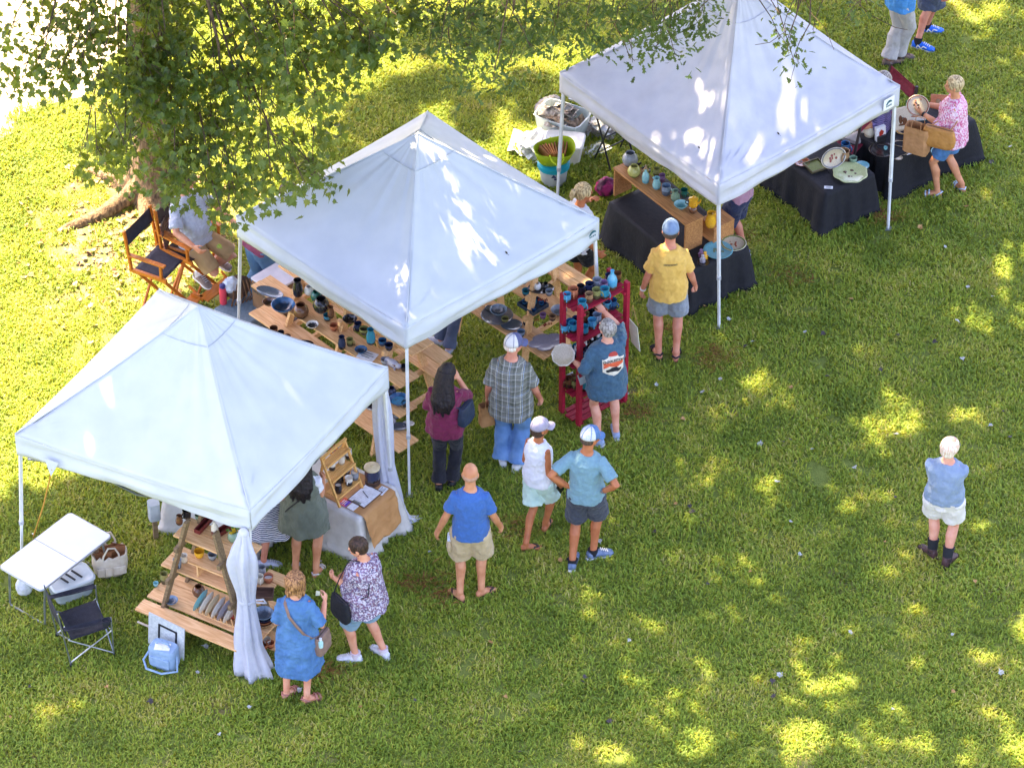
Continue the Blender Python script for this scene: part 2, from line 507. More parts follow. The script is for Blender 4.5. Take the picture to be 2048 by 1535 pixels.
OPEN = _poly([(-900, -400), (-900, 1500), (-300, 1120), (0, 1015), (140, 1000), (250, 880), (320, 650), (480, 570), (650, 330), (760, 200), (900, 60), (980, -100), (1000, -400)])
HALF = _poly([(650, 330), (760, 200), (900, 60), (1000, -150), (1350, -150), (1200, 200), (1130, 420), (900, 470), (700, 480)])
HALF2 = _poly([(1300, 1300), (2100, 1250), (2150, 1700), (1200, 1700), (600, 1600)])
def inside(x, y, poly):
    c = False; n = len(poly)
    for i in range(n):
        (x1, y1), (x2, y2) = poly[i], poly[i - 1]
        if (y1 > y) != (y2 > y) and x < (x2 - x1) * (y - y1) / (y2 - y1) + x1: c = not c
    return c
def shade_leaves(rng, n, z0, z1, size, pick, area=(-8, 9, -8.5, 10)):
    """unseen crown leaves added to throw the shade, with gaps left for sun patches"""
    out = []
    while len(out) < n:
        gx, gy, z = rng.uniform(*area[:2]), rng.uniform(*area[2:]), rng.uniform(z0, z1)
        p = Vector((gx - SHX * z, gy - SHY * z, z))
        if not pick(p) or p.y < ytop(z) + .35: continue
        w = .35 * mnoise.noise((gx * 1.5, gy * 1.5, 9))
        if inside(gx + w, gy + w, OPEN): continue
        nz = mnoise.noise((gx * 1.6, gy * 1.6, 2)) + .5 * mnoise.noise((gx * 4, gy * 4, 5))
        if inside(gx, gy, HALF) and nz > -.12: continue
        if inside(gx, gy, HALF2) and nz > .56: continue
        if nz > .60 or in_gap(p, .09 if p.x > -1.6 else .05): continue
        a = rng.uniform(0, 2 * PI)
        out.append((p, Vector((math.cos(a), math.sin(a), rng.gauss(-.2, .3))), Vector((rng.gauss(0, .4) + SUNV.x, rng.gauss(0, .4) + SUNV.y, 1)), size * rng.uniform(.7, 1.3), rng.uniform(.1, .6)))
    return out
def ytop(z): return 7.49 - 1.255 * z      # the photo's upper edge at height z

def make_maple():
    rng = random.Random(11)
    t = thing('maple_tree', 'tall maple with lobed leaves hanging over the seated man and a flared grey trunk', 'tree', tuple(TREE))
    # trunk with flared roots
    mb = MB(); rings = []
    for z, r in ((-.05, .40), (.05, .36), (.18, .29), (.4, .235), (.9, .205), (1.6, .19), (2.6, .18), (4.2, .165), (6.0, .13), (8.2, .08)):
        c = Vector((.03 * z + .02 * math.sin(z * 2), .03 * z, z)); ring = []
        for k in range(24):
            a = 2 * PI * k / 24
            rr = r * (1 + .10 * math.sin(3 * a + z) + .05 * math.sin(7 * a - z * 2))
            if z < .5:
                rr *= 1 + (.5 - z) * .7 * max(0, math.sin(2.5 * a + 1.1)) ** 2
            ring.append(c + Vector((math.cos(a) * rr, math.sin(a) * rr, 0)))
        rings.append(ring)
    mb.loft(rings)
    for a, l, r in ((3.75, 1.15, .13), (4.5, .7, .10), (2.6, .8, .09), (5.7, .5, .09), (.3, .5, .1)):
        dr = Vector((math.cos(a), math.sin(a), 0)); sd = Vector((-dr.y, dr.x, 0))
        mb.tube([dr * .12 + Vector((0, 0, .22)), dr * .3 + Vector((0, 0, .09)), dr * (.3 + l * .4) + sd * .07 + Vector((0, 0, .03)), dr * (.3 + l * .75) + sd * .02 + Vector((0, 0, .0)), dr * (.3 + l) + Vector((0, 0, -.05))],
                [r, r * .9, r * .65, r * .45, r * .2], 10)
    mb.build('trunk', BARK, t, smooth=True)
    # sprays: photo spot, height, spread (m), leaves
    SP = []
    def row(pts, z, rad, n):
        for px, py in pts: SP.append((px, py, z + rng.uniform(-.35, .35), rad, n))
    row([(30, 20), (90, 30), (20, 75), (75, 90), (120, 125), (60, 150), (35, 165), (105, 178), (150, 60)], 4.4, .20, 46)
    row([(160, 15), (215, 40), (190, 95), (235, 120), (160, 150), (195, 170), (250, 165), (270, 20)], 4.5, .23, 76)
    row([(300, 40), (350, 20), (330, 90), (290, 110), (360, 140), (310, 165), (350, 200), (300, 200), (365, 70), (340, 45), (280, 150), (330, 130)], 4.5, .25, 130)
    row([(455, 15), (500, 45), (560, 30), (620, 25), (680, 30), (740, 35), (780, 20), (520, 90), (590, 85), (650, 90), (700, 90), (545, 125), (610, 130), (470, 110), (670, 120), (740, 80), (600, 55), (560, 70)], 4.6, .25, 95)
    row([(800, 18), (790, 60), (770, 100), (705, 125), (640, 150), (580, 165), (810, 45)], 4.6, .18, 44)
    row([(430, 150), (470, 170), (520, 170), (560, 190), (500, 205), (440, 200), (410, 230), (610, 185), (640, 215)], 4.1, .22, 72)
    row([(250, 210), (215, 240), (255, 260), (230, 290), (205, 315), (250, 310), (195, 330), (265, 335), (300, 250), (320, 290), (275, 290), (170, 300)], 3.6, .17, 40)
    row([(360, 240), (340, 280), (385, 290), (355, 320), (400, 330), (350, 350), (420, 270), (380, 250)], 3.5, .2, 72)
    row([(450, 250), (480, 290), (520, 260), (560, 250), (460, 330), (510, 330), (555, 300), (600, 290), (590, 330), (540, 350), (620, 260), (650, 230), (625, 345), (570, 375), (610, 370)], 3.4, .18, 42)
    row([(340, 375), (365, 385), (400, 360), (440, 365), (480, 370), (430, 395), (470, 395), (505, 380), (490, 410), (415, 405)], 3.0, .15, 34)
    row([(460, 430), (450, 460), (465, 400)], 2.9, .10, 16)
    row([(630, 362), (650, 356), (645, 372)], 2.75, .08, 10)
    items, twigs = [], MB()
    for px, py, z, rad, n in SP:
        c = W(px, py, z)
        it, pads = spray_leaves(rng, c, (rad * 1.25, rad * 1.25, rad), int(n * .95), .096, .75)
        items += it
        # twig from higher up towards the trunk
        dt = Vector((TREE.x - c.x, TREE.y - c.y, 0)); dt = dt.normalized() * min(1.0, dt.length)
        top = c + dt * rng.uniform(.5, .9) + Vector((rng.uniform(-.3, .3), 0, .22))
        twigs.tube([top, top.lerp(c, .6) + Vector((0, 0, .08)), c], [.008, .006, .003], 5)
        for q in pads[:4]:
            twigs.tube([top.lerp(c, .75) + Vector((0, 0, .07)), q], [.005, .0025], 4)
    # hidden upper crown, above the photo's edge: it throws the shade on the two nearer stalls
    items += shade_leaves(rng, 7500, 6.5, 10, .40, lambda p: p.x < -3.6)
    for k in range(9):
        a = k * 2.4; e = Vector((TREE.x + math.cos(a) * 2.6, TREE.y + .2 + math.sin(a) * 2.4, 6.5 + (k % 3)))
        s = Vector((TREE.x + .15, TREE.y + .15, 4.2 + k * .3))
        if e.y < ytop(e.z) + .6: e.y = ytop(e.z) + .8
        twigs.tube([s, s.lerp(e, .5) + Vector((0, 0, .35)), e], [.07, .05, .02], 8)
    for px, py, z in ((90, 90, 4.6), (230, 60, 4.8), (330, 60, 4.9), (560, 60, 4.9), (680, 60, 4.9), (480, 180, 4.4), (250, 270, 3.9), (560, 310, 3.7), (420, 330, 3.6)):
        e = W(px, py, z); s = TREE + Vector((.12, .1, z + 1.0 - .12 * (e - TREE).xy.length)); m = s.lerp(e, .5) + Vector((0, 0, .5))
        twigs.tube([s, s.lerp(m, .5) + Vector((0, 0, .12)), m, m.lerp(e, .6) + Vector((0, 0, .1)), e], [.05, .038, .026, .014, .006], 7)
    # the slender limb seen hanging in front of the crown
    twigs.tube([Vector(W(408, -30, 5.2)), Vector(W(425, 40, 4.9)), Vector(W(437, 90, 4.7)), Vector(W(440, 150, 4.3))], [.022, .02, .015, .008], 7)
    cr = link('crown', leaf_mesh('crown', maple_outline(), items, MAPLE), t)
    tw = twigs.build('limb', TWIG, smooth=True); tw.parent = t; tw.matrix_parent_inverse = Matrix.Translation(-TREE)
make_maple()

def make_oak():
    rng = random.Random(5)
    base = Vector((2.2, 10.5, 0))
    t = thing('oak_tree', 'spreading oak with small lobed leaves dangling over the farthest white canopy', 'tree', tuple(base))
    mb = MB(); rings = []
    for z, r in ((-.05, .62), (.1, .52), (.5, .43), (1.5, .38), (4, .34), (7, .28), (10, .16), (12.5, .06)):
        rings.append([Vector((math.cos(2 * PI * k / 20) * r * (1 + .08 * math.sin(3 * k)), math.sin(2 * PI * k / 20) * r, z)) for k in range(20)])
    mb.loft(rings)
    mb.build('trunk', BARK, t, smooth=True)
    SP = []
    def row(pts, z, rad, n):
        for px, py in pts: SP.append((px, py, z + rng.uniform(-.3, .3), rad, n))
    row([(850, 20), (900, 10), (950, 15), (1010, 20), (1070, 20), (1130, 15), (1190, 15), (1240, 20), (1300, 12), (870, 60), (930, 50), (990, 55), (1050, 60), (1110, 50), (1170, 60), (1230, 55),
         (1290, 40), (1350, 20), (1395, 10)], 4.6, .24, 74)
    row([(880, 95), (940, 90), (1000, 95), (1060, 95), (1015, 130), (950, 130), (1100, 90), (905, 130), (985, 165)], 4.5, .22, 44)
    row([(1265, 70), (1300, 70), (1340, 60), (1380, 50), (1330, 95), (1350, 110), (1310, 100), (1400, 35), (1355, 80)], 4.0, .11, 26)
    row([(1262, 95), (1262, 120)], 4.0, .05, 9)
    row([(1560, 75), (1575, 95), (1565, 60), (1585, 120), (1570, 100)], 3.9, .075, 16)
    row([(1540, 0), (1560, 30), (1590, 15), (1610, 5), (1625, 60)], 4.0, .07, 8)
    row([(1700, 25), (1720, 15), (1735, 10), (1690, 40)], 4.2, .06, 7)
    items, twigs = [], MB()
    for px, py, z, rad, n in SP:
        c = W(px, py, z)
        it, pads = spray_leaves(rng, c, (rad * 1.2, rad * 1.2, rad), n, .095, .55)
        items += it
        top = Vector((c.x + rng.uniform(-.25, .3), c.y + rng.uniform(.25, .5), c.z + rng.uniform(.12, .3)))
        twigs.tube([top, top.lerp(c, .6) + Vector((0, 0, .05)), c], [.007, .005, .003], 5)
        if len(items) % 2 == 0 or rad > .2:      # the limb that carries the spray, arching back to the trunk
            e = base + Vector((rng.uniform(-.3, .1), -.2, rng.uniform(5.6, 8))); m1 = top + Vector((rng.uniform(0, .3), 1.1, .75)); m2 = m1.lerp(e, .5) + Vector((0, 0, .35 + .12 * (e - m1).length))
            twigs.tube([e, m1.lerp(e, .75) + Vector((0, 0, .5)), m2, m1.lerp(m2, .45) + Vector((0, 0, .12)), m1, top], [.05, .042, .034, .024, .014, .007], 6)
        for q in pads[:3]: twigs.tube([top.lerp(c, .8), q], [.004, .002], 4)
    for pts, z, r in (([(1530, -20), (1560, 30), (1575, 80), (1590, 130), (1580, 165)], 3.9, .006), ([(1600, -20), (1625, 30), (1650, 55), (1668, 100)], 3.9, .0045), ([(1575, 60), (1540, 85), (1510, 90)], 3.9, .004),
                      ([(1265, 40), (1262, 80), (1265, 125)], 4.0, .004), ([(1700, -10), (1740, 30), (1790, 55), (1815, 60)], 4.2, .005)):
        twigs.tube([Vector(W(px, py, z)) for px, py in pts], [r, r, r * .8, r * .6, r * .4][:len(pts)], 5)
    items += shade_leaves(rng, 12500, 7.5, 10.5, .40, lambda p: p.x >= -3.6)  # unseen upper leaves, added to shade the lawn and stalls
    items += shade_leaves(rng, 1000, 7.5, 10.5, .40, lambda p: True, (1.6, 5.4, -.9, 3.4))  # extra unseen leaves added to deepen the shade on the farthest canopy
    for k in range(22):
        a = 2 * PI * k / 22
        e = Vector((-.5 + math.cos(a) * 5.5, 5 + math.sin(a) * 5, 8.3 + (k % 3) * .5)); s = base + Vector((0, 0, 5 + (k % 5) * .6))
        twigs.tube([s, s.lerp(e, .5) + Vector((0, 0, .9)), e], [.12, .07, .02], 7)
    link('crown', leaf_mesh('crown', oak_outline(), items, OAKL), t)
    tw = twigs.build('limb', TWIG, smooth=True); tw.parent = t; tw.matrix_parent_inverse = Matrix.Translation(-base)
make_oak()

# ---- fallen leaves and straw
def fallen():
    rng = random.Random(21)
    kinds = [('pale', mat('dry_leaf_pale', srgb('#b4b8b4'), srgb('#8f938c'), .6, 30), 'pale grey upturned leaf fallen on the grass'),
             ('dark', mat('dry_leaf_dark', srgb('#4a423f'), srgb('#35302f'), .6, 30), 'dark shrivelled leaf fallen on the grass'),
             ('tan', mat('dry_leaf_tan', srgb('#b98f5a'), srgb('#96703f'), .6, 30), 'tan dry leaf fallen on the grass')]
    spots = {'pale': [(1680, 440), (1458, 645), (1440, 764), (1505, 690), (1405, 790), (1312, 775), (1610, 670), (1790, 875), (1980, 858), (1625, 905), (1520, 893), (1710, 942), (1582, 1050), (1985, 600), (1935, 580), (1915, 650), (1925, 725),
                      (1200, 1090), (1115, 940), (1255, 795), (1600, 1115), (1560, 1355), (1700, 1270), (1785, 1425), (2000, 1350), (1905, 1275), (1258, 1288), (1555, 970), (410, 1300), (395, 1350), (600, 1385), (500, 1420), (860, 1110), (930, 1085),
                      (440, 1475), (1890, 500), (2020, 300), (1300, 430), (640, 1130)],
             'dark': [(1645, 675), (1655, 760), (1760, 745), (1793, 678), (2005, 830), (2020, 880), (1790, 1000), (1385, 1030), (1380, 1020), (1580, 885), (1565, 890), (1170, 1360), (1165, 1370), (1415, 1175), (1545, 1400), (1040, 1510), (1220, 1450), (1545, 1370), (1310, 1070), (1870, 690), (1490, 700), (830, 1405), (60, 1380), (300, 1410), (1980, 330)],
             'tan': [(1365, 845), (1582, 780), (1700, 605), (1350, 1015), (1410, 620), (1905, 1390), (980, 1290), (1120, 1125), (330, 1290), (720, 1420), (1500, 1150), (1770, 1090), (1950, 1170), (1840, 460), (1930, 420), (20, 1440), (215, 1380), (1010, 1400)]}
    o5 = maple_outline()
    for nm, m, lab in kinds:
        base = None
        for px, py in spots[nm]:
            x, y, _ = xy(px, py)
            if base is None:
                me = leaf_mesh('fallen_leaf', o5, [(Vector((0, -.04, 0)), Vector((.1, 1, .25)), Vector((0, -.2, 1)), .085, .5)], m)
                base = o = link('fallen_leaf', me)
            else:
                o = base.copy(); COL.objects.link(o)
            o.location = (x, y, .055); o.rotation_euler = (rng.uniform(-.5, .5), rng.uniform(-.5, .5), rng.uniform(0, 6.28))
            s = rng.uniform(.5, .95); o.scale = (s, s, s)
            tag(o, lab, 'leaf', nm + ' leaves fallen on the lawn')
    mb = MB()
    for px, py, rx, ry, n in ((1432, 722, 40, 24, 110), (845, 1170, 55, 26, 120), (1275, 830, 40, 20, 80), (1590, 560, 40, 20, 60), (1775, 440, 30, 16, 70), (655, 1352, 40, 18, 60), (1030, 1060, 36, 26, 60), (1340, 665, 40, 10, 40), (1480, 480, 40, 20, 50), (880, 1200, 30, 20, 50)):
        for _ in range(n):
            x, y, _z = xy(px + rng.gauss(0, rx * .55), py + rng.gauss(0, ry * .55))
            a = rng.uniform(0, PI); l = rng.uniform(.04, .11); z = rng.uniform(.035, .065)
            dx, dy = math.cos(a) * l, math.sin(a) * l
            mb.tube([(x, y, z), (x + dx * .5, y + dy * .5, z + .01), (x + dx, y + dy, z - .01)], .0022, 3)
    o = mb.build('pine_straw', mat('pine_straw', srgb('#9a5a34'), srgb('#6d3a22'), .8, 30)); struct(o, 'stuff'); o['label'] = 'reddish dry pine straw scattered on the grass'
    mb = MB()   # leaf litter round the maple
    its = []
    for _ in range(420):
        x, y = TREE.x + rng.gauss(-.1, .7), TREE.y - .9 + rng.gauss(0, .8)
        if litter(x, y) < .12: continue
        a = rng.uniform(0, 6.28)
        its.append((Vector((x, y, rng.uniform(.01, .06))), Vector((math.cos(a), math.sin(a), rng.uniform(-.3, .3))), Vector((rng.gauss(0, .4), rng.gauss(0, .4), 1)), rng.uniform(.05, .10), rng.random()))
    o = link('leaf_litter', leaf_mesh('leaf_litter', o5, its, mat('litter_leaf', srgb('#b99a72'), srgb('#7d5d3f'), .8, 8))); struct(o, 'stuff'); o['label'] = 'dry brown leaf litter around the foot of the maple'
fallen()
# ================================================================== CANOPY TENTS
CLOTH = mat('canopy_cloth', srgb('#cfd5dd'), srgb('#c5ccd5'), .75, 3, bump=.12, bscale=9, transl=.13, tcol=(.80, .84, .9))
CLOTH3 = mat('canopy_cloth_worn', srgb('#cdced8'), srgb('#c0c2ce'), .75, 4, bump=.25, bscale=14, transl=.12, tcol=(.78, .80, .86))
POLE = mat('white_pole', srgb('#dfe3e6'), srgb('#c9ced2'), .4, 6)
STEEL = mat('steel', srgb('#aab0b5'), srgb('#8b9197'), .35, 12, metal=.8)
BLACKP = mat('black_plastic', srgb('#1d1e22'), srgb('#26272b'), .5, 20)
TEALMARK = mat('teal_mark', srgb('#1c6070'), srgb('#184f63'), .6, 20)
def tent(label, corners, zt, peak, drop, cloth, poles, wr, seed, slack):
    """corners: left, front, right, back eave corners (photo points), zt eave height, peak (world), poles: foot points"""
    rng = random.Random(seed)
    C = [Vector(W(px, py, zt)) for px, py in corners]
    o = sum(C, Vector()) / 4; org = Vector((o.x, o.y, 0))
    C = [c - org for c in C]; P = Vector((peak[0] - org.x, peak[1] - org.y, peak[2]))
    t = thing('canopy_tent', label, 'tent', org, group='white pop-up canopy tents')
    mb = MB(); n = 34
    # roof: four panels from eave to peak, slack between, creased along the hips
    for s in range(4):
        a, b = C[s], C[(s + 1) % 4]
        idx = {}
        vs, fs = [], []
        ph = [rng.uniform(0, 6.28) for _ in range(6)]
        for j in range(n + 1):
            v = j / n                      # 0 eave .. 1 peak
            m = n
            for i in range(m + 1):
                u = i / m
                e = a.lerp(b, u)
                p = e.lerp(P, v)
                mid = 4 * u * (1 - u)
                sag = -slack * math.sin(PI * min(1, v * 1.02)) * (.35 + .65 * mid) * (1 - .3 * v)
                sag -= .035 * mid * (1 - v)                    # eave cloth dips between the corners
                # creases: fan out from the corners and from the peak
                edge = min(u, 1 - u)
                fan = math.sin(u * 46 + ph[0] + 3 * v) * .5 + math.sin(u * 27 + ph[1]) * .5
                w = wr * fan * (v ** 1.5) * (1 - v) * 2.2
                k = math.atan2(v + .02, edge + .02)
                w += wr * .8 * math.sin(k * 22 + ph[2]) * math.exp(-((edge * edge + v * v) / .06))
                w += wr * .7 * mnoise.noise((p.x * 1.6 + seed, p.y * 1.6, s)) * min(1, 6 * v) * min(1, 8 * edge + .2)
                p.z += sag + w * min(1, 8 * v + .15)
                vs.append(p)
        q = m + 1
        for j in range(n):
            for i in range(m):
                fs.append((j * q + i, j * q + i + 1, (j + 1) * q + i + 1, (j + 1) * q + i))
        mb.add(vs, fs)
    bm = bmesh.new(); me0 = mb.mesh('roof'); bm.from_mesh(me0)
    bmesh.ops.remove_doubles(bm, verts=bm.verts, dist=.004)
    bmesh.ops.recalc_face_normals(bm, faces=bm.faces)
    me = bpy.data.meshes.new('roof'); bm.to_mesh(me); bm.free(); bpy.data.meshes.remove(me0)
    me.materials.append(cloth)
    for p in me.polygons: p.use_smooth = True
    ro = bpy.data.objects.new('roof', me); COL.objects.link(ro); ro.parent = t
    md = ro.modifiers.new('thick', 'SOLIDIFY'); md.thickness = .004; md.offset = -1
    # hip seams
    mb = MB()
    for c in C:
        pts = []
        for i in range(13):
            v = i / 12
            p = c.lerp(P, v); p.z += -slack * math.sin(PI * min(1, v * 1.02)) * .35 * (1 - .3 * v) + .006
            pts.append(p)
        mb.tube(pts, .006, 5)
    for s in range(4):          # stitched cap below the peak
        a, b = C[s].lerp(P, .80), C[(s + 1) % 4].lerp(P, .80)
        mb.tube([a.lerp(b, i / 8) + Vector((0, 0, .010 - slack * math.sin(PI * .8) * (.35 + .65 * 4 * (i / 8) * (1 - i / 8)) * .76)) for i in range(9)], .005, 5)
    mb.build('seam', cloth, t, smooth=True)
    # valance
    mb = MB()
    for s in range(4):
        a, b = C[s], C[(s + 1) % 4]
        d = (b - a); out = Vector((d.y, -d.x, 0)).normalized()
        if out.dot((a + b) / 2) < 0: out = -out
        m, r = 60, 7; vs = []
        p1, p2 = rng.uniform(0, 6), rng.uniform(0, 6)
        for j in range(r + 1):
            w = j / r
            for i in range(m + 1):
                u = i / m
                p = a.lerp(b, u); mid = 4 * u * (1 - u)
                p.z += -.035 * mid - drop * w
                p += out * (.004 + (.007 * math.sin(u * 19 + p1 + w * 2) * w + .005 * math.sin(u * 33 + p2) * w * w - .03 * w * mid + (.022 * math.sin(w * 8 + u * 4 + p1) + .012 * math.sin(w * 17 - u * 7 + p2)) * min(1, 3 * mid) * min(1, 4 * w)))
                p.z += .008 * math.sin(u * 11 + p2) * w
                vs.append(p)
        fs = [(j * (m + 1) + i, j * (m + 1) + i + 1, (j + 1) * (m + 1) + i + 1, (j + 1) * (m + 1) + i) for j in range(r) for i in range(m)]
        mb.add(vs, fs)
    mb.build('valance', cloth, t, smooth='all', solid=.003)
    # frame: posts with inner and outer section, truss bars under the roof
    inward = [(-c).xy.normalized() for c in C]
    for c, f, w in zip(C, poles, inward):
        top = c + Vector((w.x, w.y, 0)) * .05 + Vector((0, 0, -.05))
        ft = Vector((*xy(*f)[:2], 0)) - org if f else Vector((top.x, top.y, 0))
        mb = MB(); ang = math.atan2(w.y, w.x)
        mid = ft.lerp(top, .36)
        mb.bar(mid, top, .034, .034); 
        p = mb.build('pole', POLE, t, bevel=.003)
        mb = MB(); mb.bar(ft, ft.lerp(top, .40), .026, .026)
        mb.build('inner_tube', POLE, p, bevel=.002)
        mb = MB(); mb.box(ft + Vector((0, 0, .008)), (.075, .075, .012))
        mb.build('foot_plate', STEEL, p, bevel=.002)
        mb = MB(); mb.box(mid, (.048, .048, .045)); mb.tube([mid + Vector((0, -.02, 0)), mid + Vector((0, -.045, .01))], .008, 6)
        mb.build('clamp', mat('grey_plastic', srgb('#b9bdc2'), None, .5), p, bevel=.004)
    mb = MB()
    for s in range(4):
        a, b = C[s] * .945, C[(s + 1) % 4] * .945
        a.z = b.z = zt
        k = 2
        for i in range(k):
            p, q = a.lerp(b, i / k), a.lerp(b, (i + 1) / k)
            mb.bar(p + Vector((0, 0, -.08)), q + Vector((0, 0, -.36)), .022, .014); mb.bar(p + Vector((0, 0, -.36)), q + Vector((0, 0, -.08)), .022, .014)
    hub = Vector((P.x, P.y, P.z - .12))
    mb.tube([hub, hub - Vector((0, 0, .55))], .016, 8)
    for s in range(4):
        m = (C[s] + C[(s + 1) % 4]) * .485; m.z = zt - .1
        mb.bar(m, Vector((P.x, P.y, P.z - .62)), .022, .014)
    mb.build('truss', STEEL, t)
    return t, C, org
def logo(t, C, s, u, drop, w, h, parent_label=None, paper=True):
    """small printed mark on the valance of side s at fraction u"""
    a, b = C[s], C[(s + 1) % 4]
    d = (b - a).normalized(); out = Vector((d.y, -d.x, 0))
    if out.dot((a + b) / 2) < 0: out = -out
    c = a.lerp(b, u) + Vector((0, 0, -drop)) + out * .032
    M = Matrix((d, Vector((0, 0, 1)), out)).transposed()
    if d.x < 0: M = Matrix((-d, Vector((0, 0, 1)), out)).transposed()
    mb = MB()
    if paper: mb.box(c, (w * 1.7, h * 1.7, .002), M, 0)
    # a leaping shape over a baseline of letters
    pts = [(-.5, -.1), (-.3, .3), (0, .5), (.35, .35), (.5, .05), (.2, .15), (-.1, .1), (-.3, -.15)]
    mb.prism([(x * w, y * h) for x, y in pts], .002, .004, M, c, 1)
    for k in range(4):
        mb.box(c + M @ Vector(((-.33 + k * .22) * w, -.34 * h, .003)), (.14 * w, .22 * h, .002), M, 1)
    return mb.build('logo', [mat('label_white', srgb('#eef0f2'), None, .6), TEALMARK], t)

pk = W(403, 672, 3.28); T1, C1, O1 = tent('nearest white canopy tent with one lace curtain knotted at its front post', [(30, 868), (500, 1020), (776, 735), (318, 578)], 2.2, (-3.15, -2.85, 3.40), .27, CLOTH, [(44, 1135), (505, 1345), (788, 1040), None], .024, 1, .10)
T2, C2, O2 = tent('middle white canopy tent with wooden plank shelves and the red rack around it', [(472, 432), (812, 655), (1198, 438), (855, 222)], 2.3, (-1.0, .16, 3.33), .29, CLOTH, [(476, 690), (819, 990), (1203, 760), None], .021, 2, .075)
T3, C3, O3 = tent('farthest white canopy tent, worn and deeply creased, over the black cloth tables', [(1120, 145), (1437, 370), (1800, 172), (1483, -53)], 2.02, (2.55, 3.08, 3.28), .28, CLOTH3, [(1112, 440), (1438, 655), (1776, 458), None], .036, 3, .22)
logo(T2, C2, 1, .955, .12, .11, .09, paper=False)
logo(T3, C3, 1, .93, .13, .10, .09)

# twigs and leaves lying on the worn canopy
DARKLEAF = mat('leaf_speck', srgb('#4a4238'), srgb('#33302a'), .8, 20)
for px, py, z, r in ((1398, 295, 2.35, .4), (1562, 170, 2.75, 2.0), (1013, 493, 2.45, .3)):
    P = W(px, py, z); B = MB(); B.prism([(0, -.03), (.018, -.005), (.012, .02), (0, .035), (-.014, .018), (-.018, -.008)], -.001, .002)
    B.bar((0, -.03, 0), (.01, -.06, 0), .004, .003)
    o = B.build('fallen_leaf', DARKLEAF, None, tuple(P), r)
    dg = bpy.context.evaluated_depsgraph_get(); d = (P - CAMP).normalized()
    h = SC.ray_cast(dg, P + Vector((0, 0, 3)), Vector((0, 0, -1)))
    ok = h[0] and (h[4].name.startswith('roof') if h[4] else False)
    for _k in range(4):
        if h[0] and not ok: h = SC.ray_cast(dg, h[1] - Vector((0, 0, .01)), Vector((0, 0, -1))); ok = h[0] and h[4].name.startswith('roof')
    if ok: o.location = h[1] + Vector((0, 0, .006)); o.rotation_euler = h[2].to_track_quat('Z', 'Y').to_euler()
    o.scale = (.62, .62, .62)
    tag(o, 'small dark dry leaf lying on a white canopy roof', 'leaf', 'dry leaves on the canopy roofs')
# ================================================================== PEOPLE
def fold_tex(name, size):
    t = bpy.data.textures.get(name)
    if not t:
        t = bpy.data.textures.new(name, 'CLOUDS'); t.noise_scale = size; t.noise_depth = 2
    return t
def fuse(mb, name, m, vox=.008, it=4, disp=0, dsize=.09, parent=None):
    """melt overlapping closed pieces into one continuous surface"""
    me = mb.mesh('pieces')
    bm = bmesh.new(); bm.from_mesh(me); bmesh.ops.recalc_face_normals(bm, faces=bm.faces); bm.to_mesh(me); bm.free()
    o = bpy.data.objects.new(name, me); COL.objects.link(o)
    r = o.modifiers.new('r', 'REMESH'); r.mode = 'VOXEL'; r.voxel_size = vox
    if it:
        s = o.modifiers.new('s', 'SMOOTH'); s.factor = .5; s.iterations = it
    if disp:
        d = o.modifiers.new('d', 'DISPLACE'); d.texture = fold_tex('folds%.3f' % dsize, dsize); d.strength = disp; d.mid_level = .5; d.texture_coords = 'GLOBAL' if False else 'LOCAL'
    dg = bpy.context.evaluated_depsgraph_get()
    m2 = bpy.data.meshes.new_from_object(o.evaluated_get(dg))
    o.modifiers.clear(); o.data = m2; bpy.data.meshes.remove(me); m2.name = name
    m2.materials.clear(); m2.materials.append(m)
    m2.polygons.foreach_set('use_smooth', [True] * len(m2.polygons))
    if parent is not None: o.parent = parent
    return o
def skin(tone):
    tones = {'light': ('#d9a183', '#c98568'), 'pink': ('#dba48c', '#cb8a72'), 'tan': ('#b9754f', '#a4623f'), 'warm': ('#cf9470', '#b87b58'), 'red': ('#cf9078', '#bb765e')}
    a, b = tones[tone]
    return mat('skin_' + tone, srgb(a), srgb(b), .5, 9, bump=.06, bscale=60, spec=.35)
def cloth(name, a, b=None, scale=6, transl=0, bump=.35, bscale=120, rough=.85, stretch=(1, 1, 1)):
    return mat('fabric_' + name, srgb(a), srgb(b) if b else None, rough, scale, stretch, bump=bump, bscale=bscale, spec=.2, transl=transl, sheen=.15)
def ik(a, t, l1, l2, pole):
    a, t = Vector(a), Vector(t); d = t - a; L = d.length
    if L > (l1 + l2) * .995: t = a + d * ((l1 + l2) * .995 / L); d = t - a; L = d.length
    n = d / L
    x = (l1 * l1 - l2 * l2 + L * L) / (2 * L); h = math.sqrt(max(0, l1 * l1 - x * x))
    p = Vector(pole); p = p - n * p.dot(n)
    p = p.normalized() if p.length > 1e-4 else n.orthogonal().normalized()
    return a + n * x + p * h, t
def ell(c, rx, ry, M, n=20, pw=2.0, wob=0, ph=0):
    out = []
    for k in range(n):
        a = 2 * PI * k / n; ca, sa = math.cos(a), math.sin(a)
        q = (abs(ca) ** pw + abs(sa) ** pw) ** (-1 / pw) * (1 + wob * (math.sin(5 * a + ph) + .7 * math.sin(8 * a - 1.7 * ph)))
        out.append(c + M @ Vector((rx * ca * q, ry * sa * q, 0)))
    return out
